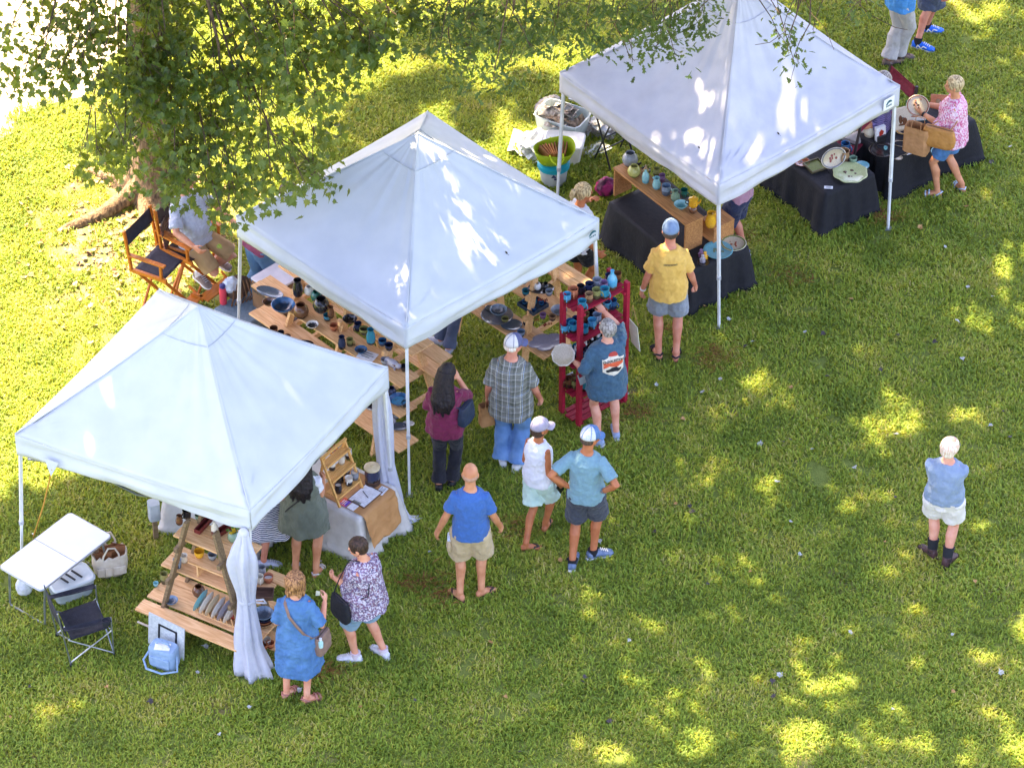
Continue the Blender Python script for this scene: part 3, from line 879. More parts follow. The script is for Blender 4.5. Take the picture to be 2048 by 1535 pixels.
def hand_pieces(mb, w, d, n, k, curl, thumb):
    """palm, four unequal bent fingers and a thumb; d along the hand, n out of the palm, thumb = +-1 side"""
    d = d.normalized(); n = (n - d * n.dot(d)).normalized(); s = d.cross(n) * thumb
    M = Matrix((s, d, n)).transposed()
    c = w + d * .045 * k
    rings = [ell(w + d * q * k, wx * k, th * k, Matrix((s, n, d)).transposed(), 12, 2.6) for q, wx, th in ((-.02, .024, .022), (.015, .032, .018), (.05, .040, .0165), (.085, .040, .014), (.095, .036, .011))]
    mb.loft(rings)
    for i, (off, ln) in enumerate(((.030, .066), (.0105, .076), (-.0095, .071), (-.029, .055))):
        p = w + d * .086 * k + s * off * k
        dirv = (d + s * off * 2.0).normalized(); pts = [p]; cu = curl * (1 + .12 * i)
        for j, f in enumerate((.45, .30, .25)):
            dirv = (dirv * math.cos(cu * (.75, 1.0, .7)[j]) + n * math.sin(cu * (.75, 1.0, .7)[j])).normalized()
            pts.append(pts[-1] + dirv * ln * f * k)
        mb.tube(pts, [.0098 * k, .0092 * k, .0084 * k, .0066 * k], 8)
        mb.ball(pts[-1], .0070 * k, n=8, m=5)
    p = w + d * .022 * k + s * .030 * k
    q = p + (s * .6 + d * .7 + n * .25 * (1 + curl)).normalized() * .036 * k
    r = q + (s * .2 + d * .85 + n * .4 * (.4 + curl)).normalized() * .034 * k
    mb.tube([w + d * .01 * k + s * .014 * k, p, q, r], [.013 * k, .0125 * k, .0105 * k, .0085 * k], 8); mb.ball(r, .0088 * k, n=8, m=5)
SHOEM = {}
def outline_foot(L, w):
    h = [(-.5, .0), (-.47, .30), (-.3, .36), (0, .33), (.2, .44), (.36, .42), (.47, .22), (.5, .02)]
    pts = h + [(x, -y * .92) for x, y in reversed(h[1:-1])]
    return [(y * w, x * L) for x, y in pts]
def person(label, feet, az, H, tone='warm', top=None, legs=None, shoes=None, hair=None, hat=None, handL=None, handR=None, poleL=(-.12, -1, .0), poleR=(.12, -1, .0),
           lean=0, side=0, twist=0, head=(0, 0), build=1.0, belly=.02, footaz=(0, 0), seat=None, curl=.55, sh=1.0, bust=0, hipw=1.0, ankz=(0, 0), hang=None, group=None, palms=(None, None), kneepole=((-.15, 1, .05), (.15, 1, .05)), hs=1.0):
    k = H / 1.75
    fl, fr = [Vector(xy(*p)) for p in feet]
    root = (fl + fr) / 2 if seat is None else Vector((seat[0], seat[1], 0))
    rz = -R(az); inv = rotz(-rz)
    fl, fr = inv @ (fl - root), inv @ (fr - root)
    mx = (fl + fr) / 2 if seat is None else Vector((0, 0, 0))
    sk = skin(tone)
    B = MB()
    hz = .915 * k if seat is None else seat[2]
    if seat is None:       # sink a little when the feet are apart
        sp = (fl - fr).length
        hz -= max(0, sp - .2) ** 2 * .35
    hip = Vector((mx.x, mx.y - .01, hz))
    def spine(t):
        f = max(0, min(1.3, t / .5))
        M = rotz(-R(twist) * f) @ rotx(-R(lean)) @ roty(R(side))
        return hip + (rotz(-R(twist) * f * .5) @ rotx(-R(lean)) @ roty(R(side))) @ Vector((0, 0, t * k)), M
    w = build * k * .90
    TR = [(-.09, .095 * hipw, .085), (-.03, .155 * hipw, .112), (.03, .168 * hipw, .118), (.10, .160 * (.5 + .5 * hipw), .112 + belly * .6), (.19, .150, .108 + belly), (.28, .156, .112 + belly * .7), (.37, .166, .118 + bust * .5), (.43, .163 * sh, .112 + bust * .2), (.472, .146 * sh, .092), (.508, .096 * sh, .074), (.545, .064, .058)]
    def tring(t, rx, ry, ex=0, fy=0, wob=0, ph=0):
        c, M = spine(t)
        yo = {True: 0}.get(True) + belly * .55 * max(0, 1 - abs(t - .17) / .2) + bust * .4 * max(0, 1 - abs(t - .36) / .12)
        c = c + M @ Vector((0, yo * k + .0, 0))
        return ell(c, rx * w + ex, ry * w + ex + fy, M, 40 if wob else 26, 2.35, wob, ph)
    B.loft([tring(*r) for r in TR])
    # head
    nb, Mn = spine(.52)
    hp = R(head[1]); Mh = rotz(-R(head[0])) @ rotx(-hp)
    hn, _ = spine(.60)
    hc = hn + Vector((0, .005, 0)) + Mh @ Vector((0, .022 * k, .115 * k))
    def hd(x, y, z): return hc + Mh @ (Vector((x, y, z)) * k * hs)
    B.tube([nb, nb.lerp(hc, .45) , hc + Mh @ Vector((0, -.015, -.03)) * k], [.060 * w, .054 * k, .056 * k], 14)
    B.ball(hd(0, -.005, .012), (.077 * k * hs, .097 * k * hs, .102 * k * hs), Mh, 20, 13)
    B.ball(hd(0, .030, -.045), (.060 * k * hs, .062 * k * hs, .070 * k * hs), Mh, 16, 10)
    B.ball(hd(0, .058, -.088), (.032 * k, .030 * k, .026 * k), Mh)
    B.tube([hd(0, .088, .012), hd(0, .108, -.022), hd(0, .088, -.034)], [.009 * k, .014 * k, .012 * k], 8)
    for s in (-1, 1):
        B.ball(hd(s * .077, -.008, -.018), (.011 * k, .020 * k, .032 * k), Mh @ rotz(s * -.35), 10, 7)
        B.ball(hd(s * .031, .082, .022), (.024 * k, .014 * k, .009 * k), Mh, 8, 6)
        B.ball(hd(s * .040, .066, -.030), (.024 * k, .020 * k, .022 * k), Mh, 8, 6)
    B.ball(hd(0, .092, -.060), (.022 * k, .010 * k, .010 * k), Mh, 8, 6)
    # arms
    A = {}
    for s, tgt, pole, pn in ((-1, handL, poleL, palms[0]), (1, handR, poleR, palms[1])):
        c, M = spine(.452)
        S = c + M @ Vector((s * .148 * w * sh, -.005, 0))
        tgt = Vector(tgt) * k if tgt is not None else Vector((s * .25 * build, .06, .83)) * k
        if tgt.z < 2.5 and seat is None: tgt = tgt + Vector((mx.x, mx.y, 0))
        E, Wr = ik(S, tgt, .285 * k, .255 * k, pole)
        A[s] = (S, E, Wr, c + M @ Vector((s * .10 * w, 0, -.01 * k)))
        B.tube([A[s][3], S, S.lerp(E, .35), S.lerp(E, .8), E, E.lerp(Wr, .3), E.lerp(Wr, .75), Wr], [.055 * w, .056 * w, .050 * w, .042 * w, .040 * w, .043 * w, .033 * w, .027 * k], 12)
        fd = (Wr - E).normalized()
        n = Vector(pn) if pn else Vector((-s, .15, .0))
        hand_pieces(B, Wr, fd, n, k, curl, -1 if s < 0 else 1)
    # legs and feet
    Lg = {}
    for s, f, fa, az0, kp in ((-1, fl, footaz[0], ankz[0], kneepole[0]), (1, fr, footaz[1], ankz[1], kneepole[1])):
        dy = R(fa - az); fdir = Vector((math.sin(dy), math.cos(dy), 0))
        ank = f - fdir * .045 * k + Vector((0, 0, .085 * k + az0))
        Hj = spine(-.015)[0] + rotx(0) @ Vector((s * .088 * w * hipw, 0, 0))
        K, ank2 = ik(Hj, ank, .43 * k, .425 * k, kp)
        Lg[s] = (Hj, K, ank2, fdir)
        cal = (K - ank2).normalized().cross(Vector((1, 0, 0)));
        back = -fdir
        mid = K.lerp(ank2, .30) + back * .016 * k
        B.tube([Hj + Vector((0, 0, .03)), Hj.lerp(K, .3), Hj.lerp(K, .75), K + fdir * .006, mid, K.lerp(ank2, .65) + back * .006, ank2 + Vector((0, 0, .02)), ank2 - Vector((0, 0, .03))],
               [.092 * w, .086 * w, .062 * w, .054 * w, .058 * w, .043 * w, .036 * k, .034 * k], 14)
        sd = Vector((fdir.y, -fdir.x, 0)); Mf = Matrix((sd, fdir, Vector((0, 0, 1)))).transposed()
        base = ank2 - Vector((0, 0, .085 * k))
        rings = []
        for y, rx, rz_, zc in ((-.062, .012, .018, .03), (-.050, .030, .034, .036), (-.02, .036, .045, .047), (.03, .037, .042, .044), (.08, .042, .030, .032), (.125, .046, .021, .023), (.16, .042, .016, .018), (.182, .022, .010, .014)):
            rings.append(ell(base + fdir * y * k + Vector((0, 0, zc * k)), rx * k, rz_ * k, Matrix((sd, Vector((0, 0, 1)), fdir)).transposed(), 12))
        B.loft(rings)
    body = fuse(B, 'person', sk, .0065, 3)
    body.location = root; body.rotation_euler = (0, 0, rz)
    tag(body, label, 'person', group)
    O = {'root': body, 'k': k, 'spine': spine, 'A': A, 'L': Lg, 'hd': hd, 'Mh': Mh, 'w': w, 'tring': tring, 'TR': TR, 'hip': hip, 'rz': rz, 'hs': hs}
    # eyes, brows and mouth
    dark = mat('eye_dark', (.03, .02, .015), None, .3); lip = mat('lip', srgb('#a4564c'), None, .5)
    for s in (-1, 1):
        MB().ball(hd(s * .031, .087, .006), (.010 * k, .006 * k, .006 * k), Mh, 8, 6).build('eye', dark, body, smooth='all')
    MB().ball(hd(0, .0985, -.060), (.021 * k, .005 * k, .006 * k), Mh, 10, 6).build('mouth', lip, body, smooth='all')
    if top: garment_top(O, **top)
    if legs: garment_legs(O, **legs)
    if shoes: put_shoes(O, **shoes)
    if hair: put_hair(O, **hair)
    if hat: put_hat(O, **hat)
    return O
def interp_ring(TR, t):
    for a, b in zip(TR, TR[1:]):
        if a[0] <= t <= b[0]:
            f = (t - a[0]) / (b[0] - a[0]); return tuple(a[i] + (b[i] - a[i]) * f for i in range(3))
    return TR[0] if t < TR[0][0] else TR[-1]
def garment_top(O, m, hem=-.05, sleeve=.75, ease=.020, flare=0, kind='shirt', neck=.535, sleeve_m=None, disp=.036, dsize=.075, cuff=.012, sleever=1.0):
    k, w, TR = O['k'], O['w'], O['TR']
    B = MB(); rings = []; ph0 = (m.name.__len__() * 1.3) % 6.28
    ts = [hem] + [t for t in (-.30, -.2, -.12, -.05, .02, .10, .19, .28, .37, .43, .475, .51) if t > hem + .02] + [neck]
    for t in ts:
        tt = max(t, -.02)
        _, rx, ry = interp_ring(TR, tt)
        fl = flare * max(0, (.30 - t) / .4) if flare else 0
        e = ease * (1.2 if t < .40 else (1.0 if t < .5 else .85))
        if t < .14: rx, ry = max(rx, .160), max(ry, .121); e += .010
        rings.append(O['tring'](t, rx, ry, e + fl * .6, fl * .25, (.020 + (.022 if flare > .05 else 0)) * max(0.15, min(1, (.34 - t) / .34)), ph0 + t * 2.5))
    B.loft(rings)
    if sleeve:
        for s in (-1, 1):
            S, E, Wr, C = O['A'][s]
            r = .055 * w + ease * .40
            if sleeve <= 1:
                e = S.lerp(E, sleeve)
                B.tube([C, S, S.lerp(E, .4 * sleeve), e], [.060 * w * sleever, r * 1.06 * sleever, (r + cuff * .4) * sleever, (.048 * w + ease * .6 + cuff) * sleever], 16)
            else:
                e = E.lerp(Wr, sleeve - 1)
                B.tube([C, S, S.lerp(E, .5), E, e], [.058 * w, r * 1.04, .052 * w + ease * .7, .046 * w + ease * .8, .040 * w + ease * .6 + cuff], 16)
    o = fuse(B, kind, m, .0085, 3, min(disp, ease * 1.5), dsize, O['root'])
    O['top'] = o
    return o
def garment_legs(O, m, kind='shorts', to=.8, ease=.022, flare=.01, waist=.13, disp=.036, dsize=.08, tail=1.0, seat_t=-.10):
    k, w, TR = O['k'], O['w'], O['TR']
    B = MB()
    if kind in ('skirt',):
        pass
    B.loft([O['tring'](t, interp_ring(TR, max(t, -.04))[1] if t > -.05 else .13, interp_ring(TR, max(t, -.04))[2], ease * (.6 if t < .02 else .1)) for t in (seat_t, -.04, .02, min(.07, waist))])
    for s in (-1, 1):
        Hj, K, an, fd = O['L'][s]
        r0 = .098 * w + ease
        if to <= 1:
            e = Hj.lerp(K, to)
            B.tube([Hj + Vector((-s * .012, 0, .06)), Hj, Hj.lerp(K, .45 * to), e], [.08 * w, r0, (.090 * w + ease), (.074 * w + ease + flare)], 18)
        else:
            e = K.lerp(an, to - 1)
            B.tube([Hj + Vector((-s * .012, 0, .06)), Hj, Hj.lerp(K, .5), K, K.lerp(an, .30) - fd * .014 * k, K.lerp(an, .62), e], [.08 * w, r0, .080 * w + ease, (.060 * w + ease) * tail, (.060 * w + ease) * tail, (.056 * w + ease) * tail, (.050 * k + ease + flare) * tail], 18)
    o = fuse(B, kind, m, .0085, 3, min(disp, ease * 1.25), dsize, O['root'])
    O['legs'] = o
    return o
def put_shoes(O, kind='sneaker', m=None, sole=None, sock=None, sock_h=.07, strap=None, label=None, boot=False):
    k = O['k']
    for s in (-1, 1):
        Hj, K, an, fd = O['L'][s]
        sd = Vector((fd.y, -fd.x, 0)); Mf = Matrix((sd, fd, Vector((0, 0, 1)))).transposed()
        c = an - Vector((0, 0, .085 * k)) + fd * .06 * k
        B = MB()
        if kind in ('sandal', 'flip'):
            B.prism(outline_foot(.275 * k, .105 * k), -.022, .006, Mf, c)
            o = B.build('sandal', sole or m, O['root'], bevel=.004)
            B = MB()
            def arc(y0, y1, h, w_, r):
                B.tube([c + Mf @ Vector((-w_, y0, .004)), c + Mf @ Vector((-w_ * .8, (y0 * .6 + y1 * .4), h * .75)), c + Mf @ Vector((0, y1 * .8 + y0 * .2, h)), c + Mf @ Vector((w_ * .8, (y0 * .6 + y1 * .4), h * .75)), c + Mf @ Vector((w_, y0, .004))], r, 6)
            if kind == 'flip':
                for q in (-1, 1):
                    B.tube([c + Mf @ Vector((q * .044 * k, -.01 * k, .005)), c + Mf @ Vector((q * .03 * k, .035 * k, .052 * k)), c + Mf @ Vector((.006, .088 * k, .036 * k)), c + Mf @ Vector((.006, .095 * k, .006))], .010 * k, 6)
            else:
                arc(.075 * k, .085 * k, .052 * k, .046 * k, .011 * k); arc(.035 * k, .04 * k, .075 * k, .044 * k, .011 * k)
                B.tube([c + Mf @ Vector((-.04 * k, -.02 * k, .01)), c + Mf @ Vector((-.036 * k, -.09 * k, .065 * k)), c + Mf @ Vector((0, -.128 * k, .07 * k)), c + Mf @ Vector((.036 * k, -.09 * k, .065 * k)), c + Mf @ Vector((.04 * k, -.02 * k, .01))], .010 * k, 6)
            B.build('strap', strap or m, o, smooth='all')
            continue
        h = .10 if boot else .072
        rings = []
        for y, rx, top_ in ((-.128, .024, .066 + h * .2), (-.118, .038, h + .018), (-.085, .043, h + .022), (-.03, .045, h + .016), (.02, .046, .080), (.07, .050, .062), (.11, .050, .050), (.14, .040, .040), (.152, .022, .030)):
            zc = top_ / 2
            rings.append(ell(c + fd * (y * k) + Vector((0, 0, zc * k)), rx * k, zc * k, Matrix((sd, Vector((0, 0, 1)), fd)).transposed(), 16, 2.4))
        B.loft(rings)
        if boot: B.tube([an + Vector((0, 0, -.03)), an + Vector((0, 0, .05))], .052 * k, 14)
        o = fuse(B, 'boot' if boot else 'shoe', m, .006, 2, 0, .1, O['root'])
        B = MB(); B.prism(outline_foot(.30 * k, .118 * k), -.012, .024, Mf, c + fd * .004)
        B.build('sole', sole or m, o, bevel=.008)
        B = MB()
        if not boot:
            for q in range(4):
                B.tube([c + Mf @ Vector((-.022 * k, (.02 + q * .022) * k, (.094 - q * .011) * k)), c + Mf @ Vector((.022 * k, (.02 + q * .022) * k, (.094 - q * .011) * k))], .0042, 5)
            B.build('lace', sole or m, o)
        if sock:
            B = MB(); up = (K - an).normalized()
            q = max(1, O['w'] / k / .92); B.tube([an - Vector((0, 0, .04)), an, an + up * sock_h * .5 - fd * .004, an + up * sock_h - fd * .008], [.046 * k, .045 * k * q, .049 * k * q, .056 * k * q], 14)
            B.build('sock', sock, O['root'], smooth=True)
def put_hair(O, m, style='short', label=None, seed=1):
    hd, Mh, k = O['hd'], O['Mh'], O['k'] * O['hs']
    rng = random.Random(seed)
    B = MB()
    if style in ('short', 'bob', 'long', 'ponytail', 'bun', 'wavy', 'crop'):
        B.ball(hd(0, -.014, .022), (.086 * k, .100 * k, .104 * k), Mh, 20, 13)
        B.ball(hd(0, -.040, -.015), (.080 * k, .074 * k, .085 * k), Mh, 18, 11)
        for s in (-1, 1):
            B.ball(hd(s * .066, .018, .015), (.020 * k, .042 * k, .050 * k), Mh, 10, 8)
    if style == 'fringe':     # white hair all round, pink crown showing through
        B.ball(hd(0, -.024, .010), (.088 * k, .098 * k, .0985 * k), Mh, 20, 13)
        B.ball(hd(0, -.050, -.030), (.084 * k, .070 * k, .075 * k), Mh, 16, 10)
    if style == 'rim':        # shaved stubble round the back of a bald head
        B.ball(hd(0, -.028, -.012), (.0785 * k, .082 * k, .055 * k), Mh, 16, 10)
    if style == 'undercap':
        B.ball(hd(0, -.026, -.012), (.0815 * k, .084 * k, .070 * k), Mh, 16, 10)
    if style == 'undercap_bob':
        B.ball(hd(0, -.030, -.030), (.084 * k, .086 * k, .095 * k), Mh, 16, 10)
    if style in ('bob', 'wavy'):
        B.ball(hd(0, -.045, -.055), (.098 * k, .072 * k, .070 * k), Mh, 16, 10)
        for s in (-1, 1):
            B.ball(hd(s * .082, .0, -.040), (.028 * k, .055 * k, .082 * k), Mh, 12, 9)
        if style == 'wavy':
            B.ball(hd(0, -.03, .03), (.100 * k, .105 * k, .105 * k), Mh, 18, 12)
            for q in range(26):
                a = rng.uniform(.1, PI - .1) ; z = rng.uniform(-.11, .09)
                B.ball(hd(.090 * math.cos(a), -.02 - .085 * math.sin(a), z), (.024 * k, .024 * k, .036 * k), Mh, 8, 6)
    if style == 'long':
        nb = O['spine'](.50)[0]
        for q in range(17):
            a = PI * q / 16; x, y = math.cos(a), -math.sin(a)
            p0 = hd(.074 * x, -.02 + .074 * y, .03); p1 = hd(.086 * x, -.03 + .080 * y, -.09)
            c2, M2 = O['spine'](.40 + rng.uniform(-.03, .03)); c3, M3 = O['spine'](.27 + rng.uniform(-.045, .03))
            p2 = c2 + M2 @ (Vector((.115 * x, -.085 + .075 * y, 0)) * k); p3 = c3 + M3 @ (Vector((.10 * x + rng.uniform(-.02, .02), -.10 + .055 * y, 0)) * k)
            B.tube([p0, p1, p2, p3], [.030 * k, .034 * k, .032 * k, .014 * k], 8)
    if style == 'ponytail':
        B.tube([hd(0, -.095, .035), hd(0, -.135, .02), hd(.0, -.145, -.05), hd(0, -.13, -.11)], [.022 * k, .034 * k, .030 * k, .010 * k], 10)
    if style == 'bun':
        B.ball(hd(0, -.085, .095), (.034 * k, .034 * k, .030 * k), Mh, 12, 8)
    if style not in ('rim', 'undercap', 'undercap_bob', 'long'):
        for i in range(46):      # locks combed from the crown
            a = 2 * PI * i / 46 + rng.uniform(-.06, .06); tm = 1.25 if math.sin(a) > .35 else rng.uniform(1.75, 2.15)
            q = .088 if style != 'wavy' else .104
            if style == 'fringe': q = .090
            t0 = .2 if style != 'fringe' else .75
            B.tube([hd(q * math.cos(a + .25 * t) * math.sin(t), -.018 + (q + .016) * math.sin(a + .25 * t) * math.sin(t), .016 + (q + .016) * math.cos(t)) for t in [t0 + (tm - t0) * j / 5 for j in range(6)]], [.006 * k] + [.0085 * k] * 4 + [.004 * k], 6)
    o = fuse(B, 'hair', m, .0055, 1, .010 if style in ('wavy', 'long', 'bob') else .006, .03, O['root'])
    return o
def put_hat(O, m, brim=None, az=0, back=None, kind='cap', label=None):
    """baseball cap with panels, a button and a curved brim"""
    hd, Mh, k = O['hd'], O['Mh'], O['k']
    B = MB(); n, r = 24, 8; Q = Mh @ rotz(-R(az))
    c = hd(0, -.004, .012)
    def pt(a, t, ex=0):
        st, ct = math.sin(t), math.cos(t)
        return c + Q @ (Vector(((.088 + ex) * math.cos(a) * st, (.106 + ex) * math.sin(a) * st, (.113 + ex) * ct + .008)) * k)
    prof = []; vs = [pt(0, 0)]; fs = []; mi = []
    for j in range(1, r + 1):
        t = j / r * (PI / 2 + .10)
        vs += [pt(2 * PI * i / n, t) for i in range(n)]
    fs = [(0, 1 + i, 1 + (i + 1) % n) for i in range(n)]; mi = [0 if (i + .5) / n < .5 else 1 for i in range(n)]
    for j in range(r - 1):
        for i in range(n):
            a, b = 1 + j * n + i, 1 + j * n + (i + 1) % n
            fs.append((a, a + n, b + n, b)); mi.append(0 if (i + .5) / n < .5 else 1)
    B.add(vs, fs); B.mi = mi
    o = B.build('cap', [m, back or m], O['root'], smooth='all', solid=.004)
    B = MB()
    for i in range(6):
        a = 2 * PI * i / 6 + PI / 6
        B.tube([pt(a, j / 8 * 1.6, .001) for j in range(9)], .0028, 5)
    B.ball(pt(0, 0), .008 * k, n=8, m=5)
    B.build('seam', brim if brim and back else m, o)
    B = MB(); vs = []; fs = []
    for j in range(6):
        for i in range(11):
            a = -1.05 + 2.1 * i / 10; d = j / 5
            x = math.sin(a) * (.080 + d * .012); y = math.cos(a) * .096 + d * .085 * math.cos(a * .9) ** .6
            z = .005 - .020 * (x / .08) ** 2 - .028 * d
            vs.append(c + Q @ (Vector((x, y, z)) * k))
    fs = [(j * 11 + i, j * 11 + i + 1, (j + 1) * 11 + i + 1, (j + 1) * 11 + i) for j in range(5) for i in range(10)]
    if kind == 'cap':
        B.add(vs, fs).build('brim', brim or m, o, smooth='all', solid=.005)
    return o
def on_surface(O, obj, pts, pull=.003, frm=(0, -1, 0)):
    """lay flat shapes (local x, z points) on the back of a garment by casting from behind"""
    bv = BVHTree.FromPolygons([v.co for v in obj.data.vertices], [tuple(p.vertices) for p in obj.data.polygons])
    out = []
    f = Vector(frm)
    for o_ in pts:
        h = bv.ray_cast(o_ + f * .6, -f, 1.2)
        out.append((h[0] + f * pull) if h[0] is not None else o_)
    return out
def decal(O, obj, name, m, poly_pts, right, up, c, pull=.003, frm=(0, -1, 0), nsub=5):
    """polygon in (u, v) metres about c, subdivided and laid on the garment"""
    bm = bmesh.new()
    f = bm.faces.new([bm.verts.new((u, v, 0)) for u, v in poly_pts])
    bmesh.ops.triangulate(bm, faces=[f])
    for _ in range(nsub):
        es = [e for e in bm.edges if e.calc_length() > .02]
        if not es: break
        bmesh.ops.subdivide_edges(bm, edges=es, cuts=1); bmesh.ops.triangulate(bm, faces=bm.faces)
    P = on_surface(O, obj, [c + right * v.co.x + up * v.co.y for v in bm.verts], pull, frm)
    for v, p in zip(bm.verts, P): v.co = p
    me = bpy.data.meshes.new(name); bm.to_mesh(me); bm.free(); me.materials.append(m)
    o = bpy.data.objects.new(name, me); COL.objects.link(o); o.parent = obj
    return o
def text_mesh(txt, size, bold=0):
    cu = bpy.data.curves.new('lettering', 'FONT'); cu.body = txt; cu.size = size; cu.align_x = 'CENTER'; cu.align_y = 'CENTER'; cu.offset = bold
    cu.resolution_u = 2
    o = bpy.data.objects.new('lettering', cu); COL.objects.link(o)
    dg = bpy.context.evaluated_depsgraph_get(); me = bpy.data.meshes.new_from_object(o.evaluated_get(dg))
    bpy.data.objects.remove(o); bpy.data.curves.remove(cu)
    return me
def strap_on(O, pts, wd, m, name='strap', parent=None, thick=.004):
    """flat strap through local points"""
    B = MB(); n = len(pts); vs = []
    for i, p in enumerate(pts):
        d = (Vector(pts[min(i + 1, n - 1)]) - Vector(pts[max(i - 1, 0)])).normalized()
        c, M = O['spine'](.2); outw = (Vector(p) - Vector((c.x, c.y, p[2]))).normalized()
        s = d.cross(outw).normalized() * wd / 2
        vs += [Vector(p) - s, Vector(p) + s]
    B.add(vs, [(2 * i, 2 * i + 1, 2 * i + 3, 2 * i + 2) for i in range(n - 1)])
    return B.build(name, m, parent if parent is not None else O['root'], smooth='all', solid=thick)
# ------------------------------------------------------------------ cloth patterns
def pattern_mat(name, kind, cols, scale, rough=.85):
    if name in MATS: return MATS[name]
    m, nt, out = new_mat(name); N, L = nt.nodes.new, nt.links.new
    b = N('ShaderNodeBsdfPrincipled'); b.inputs['Roughness'].default_value = rough; b.inputs['Specular IOR Level'].default_value = .2
    tc = N('ShaderNodeTexCoord'); nz = N('ShaderNodeTexNoise'); nz.inputs['Scale'].default_value = 5
    L(tc.outputs['Object'], nz.inputs['Vector'])
    mixv = N('ShaderNodeMix'); mixv.data_type = 'VECTOR'; mixv.inputs[0].default_value = .035
    L(tc.outputs['Object'], mixv.inputs[4]); L(nz.outputs['Color'], mixv.inputs[5])
    V = mixv.outputs[1]
    def ramp(sock, stops, const=True):
        r = N('ShaderNodeValToRGB'); e = r.color_ramp.elements
        if const: r.color_ramp.interpolation = 'CONSTANT'
        e[0].position, e[0].color = stops[0][0], (*stops[0][1], 1)
        e[1].position, e[1].color = stops[1][0], (*stops[1][1], 1)
        for p, c in stops[2:]:
            x = e.new(p); x.color = (*c, 1)
        L(sock, r.inputs[0]); return r.outputs[0]
    def saw(axis, sc):
        s = N('ShaderNodeSeparateXYZ'); L(V, s.inputs[0])
        a = N('ShaderNodeMath'); a.operation = 'MULTIPLY'; a.inputs[1].default_value = sc; L(s.outputs[axis], a.inputs[0])
        f = N('ShaderNodeMath'); f.operation = 'FRACT'; L(a.outputs[0], f.inputs[0]); return f.outputs[0]
    if kind == 'plaid':
        st = lambda base: [(0, base), (.10, cols[1]), (.14, base), (.22, cols[2]), (.26, base), (.5, cols[3]), (.62, base), (.70, cols[1]), (.73, base)]
        x = ramp(saw(0, scale), st(cols[0])); z = ramp(saw(2, scale), st(cols[0]))
        mx = N('ShaderNodeMix'); mx.data_type = 'RGBA'; mx.inputs[0].default_value = .42; L(x, mx.inputs[6]); L(z, mx.inputs[7]); c = mx.outputs[2]
    elif kind == 'stripe':
        c = ramp(saw(2, scale), [(0, cols[0]), (.5, cols[1])])
    else:
        vo = N('ShaderNodeTexVoronoi'); vo.inputs['Scale'].default_value = scale; L(tc.outputs['Object'], vo.inputs['Vector'])
        sp = N('ShaderNodeSeparateColor'); L(vo.outputs['Color'], sp.inputs[0])
        c = ramp(sp.outputs[0], [(i / len(cols), q) for i, q in enumerate(cols)])
    L(c, b.inputs['Base Color'])
    n2 = N('ShaderNodeTexNoise'); n2.inputs['Scale'].default_value = 60; L(tc.outputs['Object'], n2.inputs['Vector'])
    bp = N('ShaderNodeBump'); bp.inputs['Strength'].default_value = .3; bp.inputs['Distance'].default_value = .02; L(n2.outputs['Fac'], bp.inputs['Height']); L(bp.outputs[0], b.inputs['Normal'])
    L(b.outputs[0], out.inputs[0]); MATS[name] = m
    return m
def hairm(name, a, b): return mat('hair_' + name, srgb(a), srgb(b), .5, 26, (2.5, 2.5, .5), bump=.6, bscale=50, spec=.35, lo=.42, hi=.58)
H_BLONDE = hairm('honey', '#ad8054', '#66442a'); H_BROWN = hairm('brown', '#4a352a', '#2e2019'); H_BLACK = hairm('black', '#2a2224', '#17131a')
H_GREY = hairm('grey', '#b3ada6', '#77716b'); H_WHITE = hairm('white', '#ece6d8', '#d9b8a4'); H_BLOND2 = hairm('fair', '#d8c398', '#8f7a58'); H_SALT = hairm('salt', '#5b4a40', '#40342c')
H_STUB = mat('hair_stubble', srgb('#b08a72'), srgb('#a17c66'), .8, 40)
def toW(O, p):
    return O['root'].matrix_basis @ Vector(p)
def Mrot(O): return rotz(O['rz'])
bpy.context.view_layer.update()
WHITE_SOLE = mat('sole_white', srgb('#e8eaec'), srgb('#d2d6da'), .6, 20)
DKSOLE = mat('sole_dark', srgb('#3a302c'), srgb('#2a2422'), .7, 20)

# --- bald man in the blue tee
P = person('bald man in royal blue tee and khaki cargo shorts walking with arms out', [(915, 1193), (970, 1187)], 2, 1.80, 'warm',
    top=dict(m=cloth('blue_tee', '#4069ab', '#3a62a2', 40), hem=-.06, sleeve=.72, ease=.018), legs=dict(m=cloth('khaki', '#c3b08e', '#b39f7c', 10), to=.95, ease=.030, flare=.022),
    shoes=dict(kind='flip', m=mat('thong_brown', srgb('#4a3430'), None, .6), sole=mat('sole_brown', srgb('#6a5048'), srgb('#54403a'), .7)), hair=dict(m=H_STUB, style='rim'),
    handL=(-.325, .02, .86), handR=(.29, .10, .87), footaz=(-38, 55), build=1.06, head=(0, 4), palms=((.6, .3, -.2), (-.6, .3, -.2)), curl=.5)
# bulging cargo pocket
k = P['k']; B = MB(); Hj, K, an, fd = P['L'][-1]; c = Hj.lerp(K, .55) + Vector((-.115, -.02, 0))
B.ball(c, (.035, .085, .10), n=12, m=8)
o = fuse(B, 'cargo_pocket', cloth('khaki', '#c3b08e'), .009, 2, .012, .06, P['legs'])
MB().box(c + Vector((0, .0, .105)), (.045, .10, .04), rotx(.3)).build('pocket_cloth', cloth('pale_blue_cloth', '#7aa3da', '#e6ecf4', 8), P['legs'], bevel=.01)

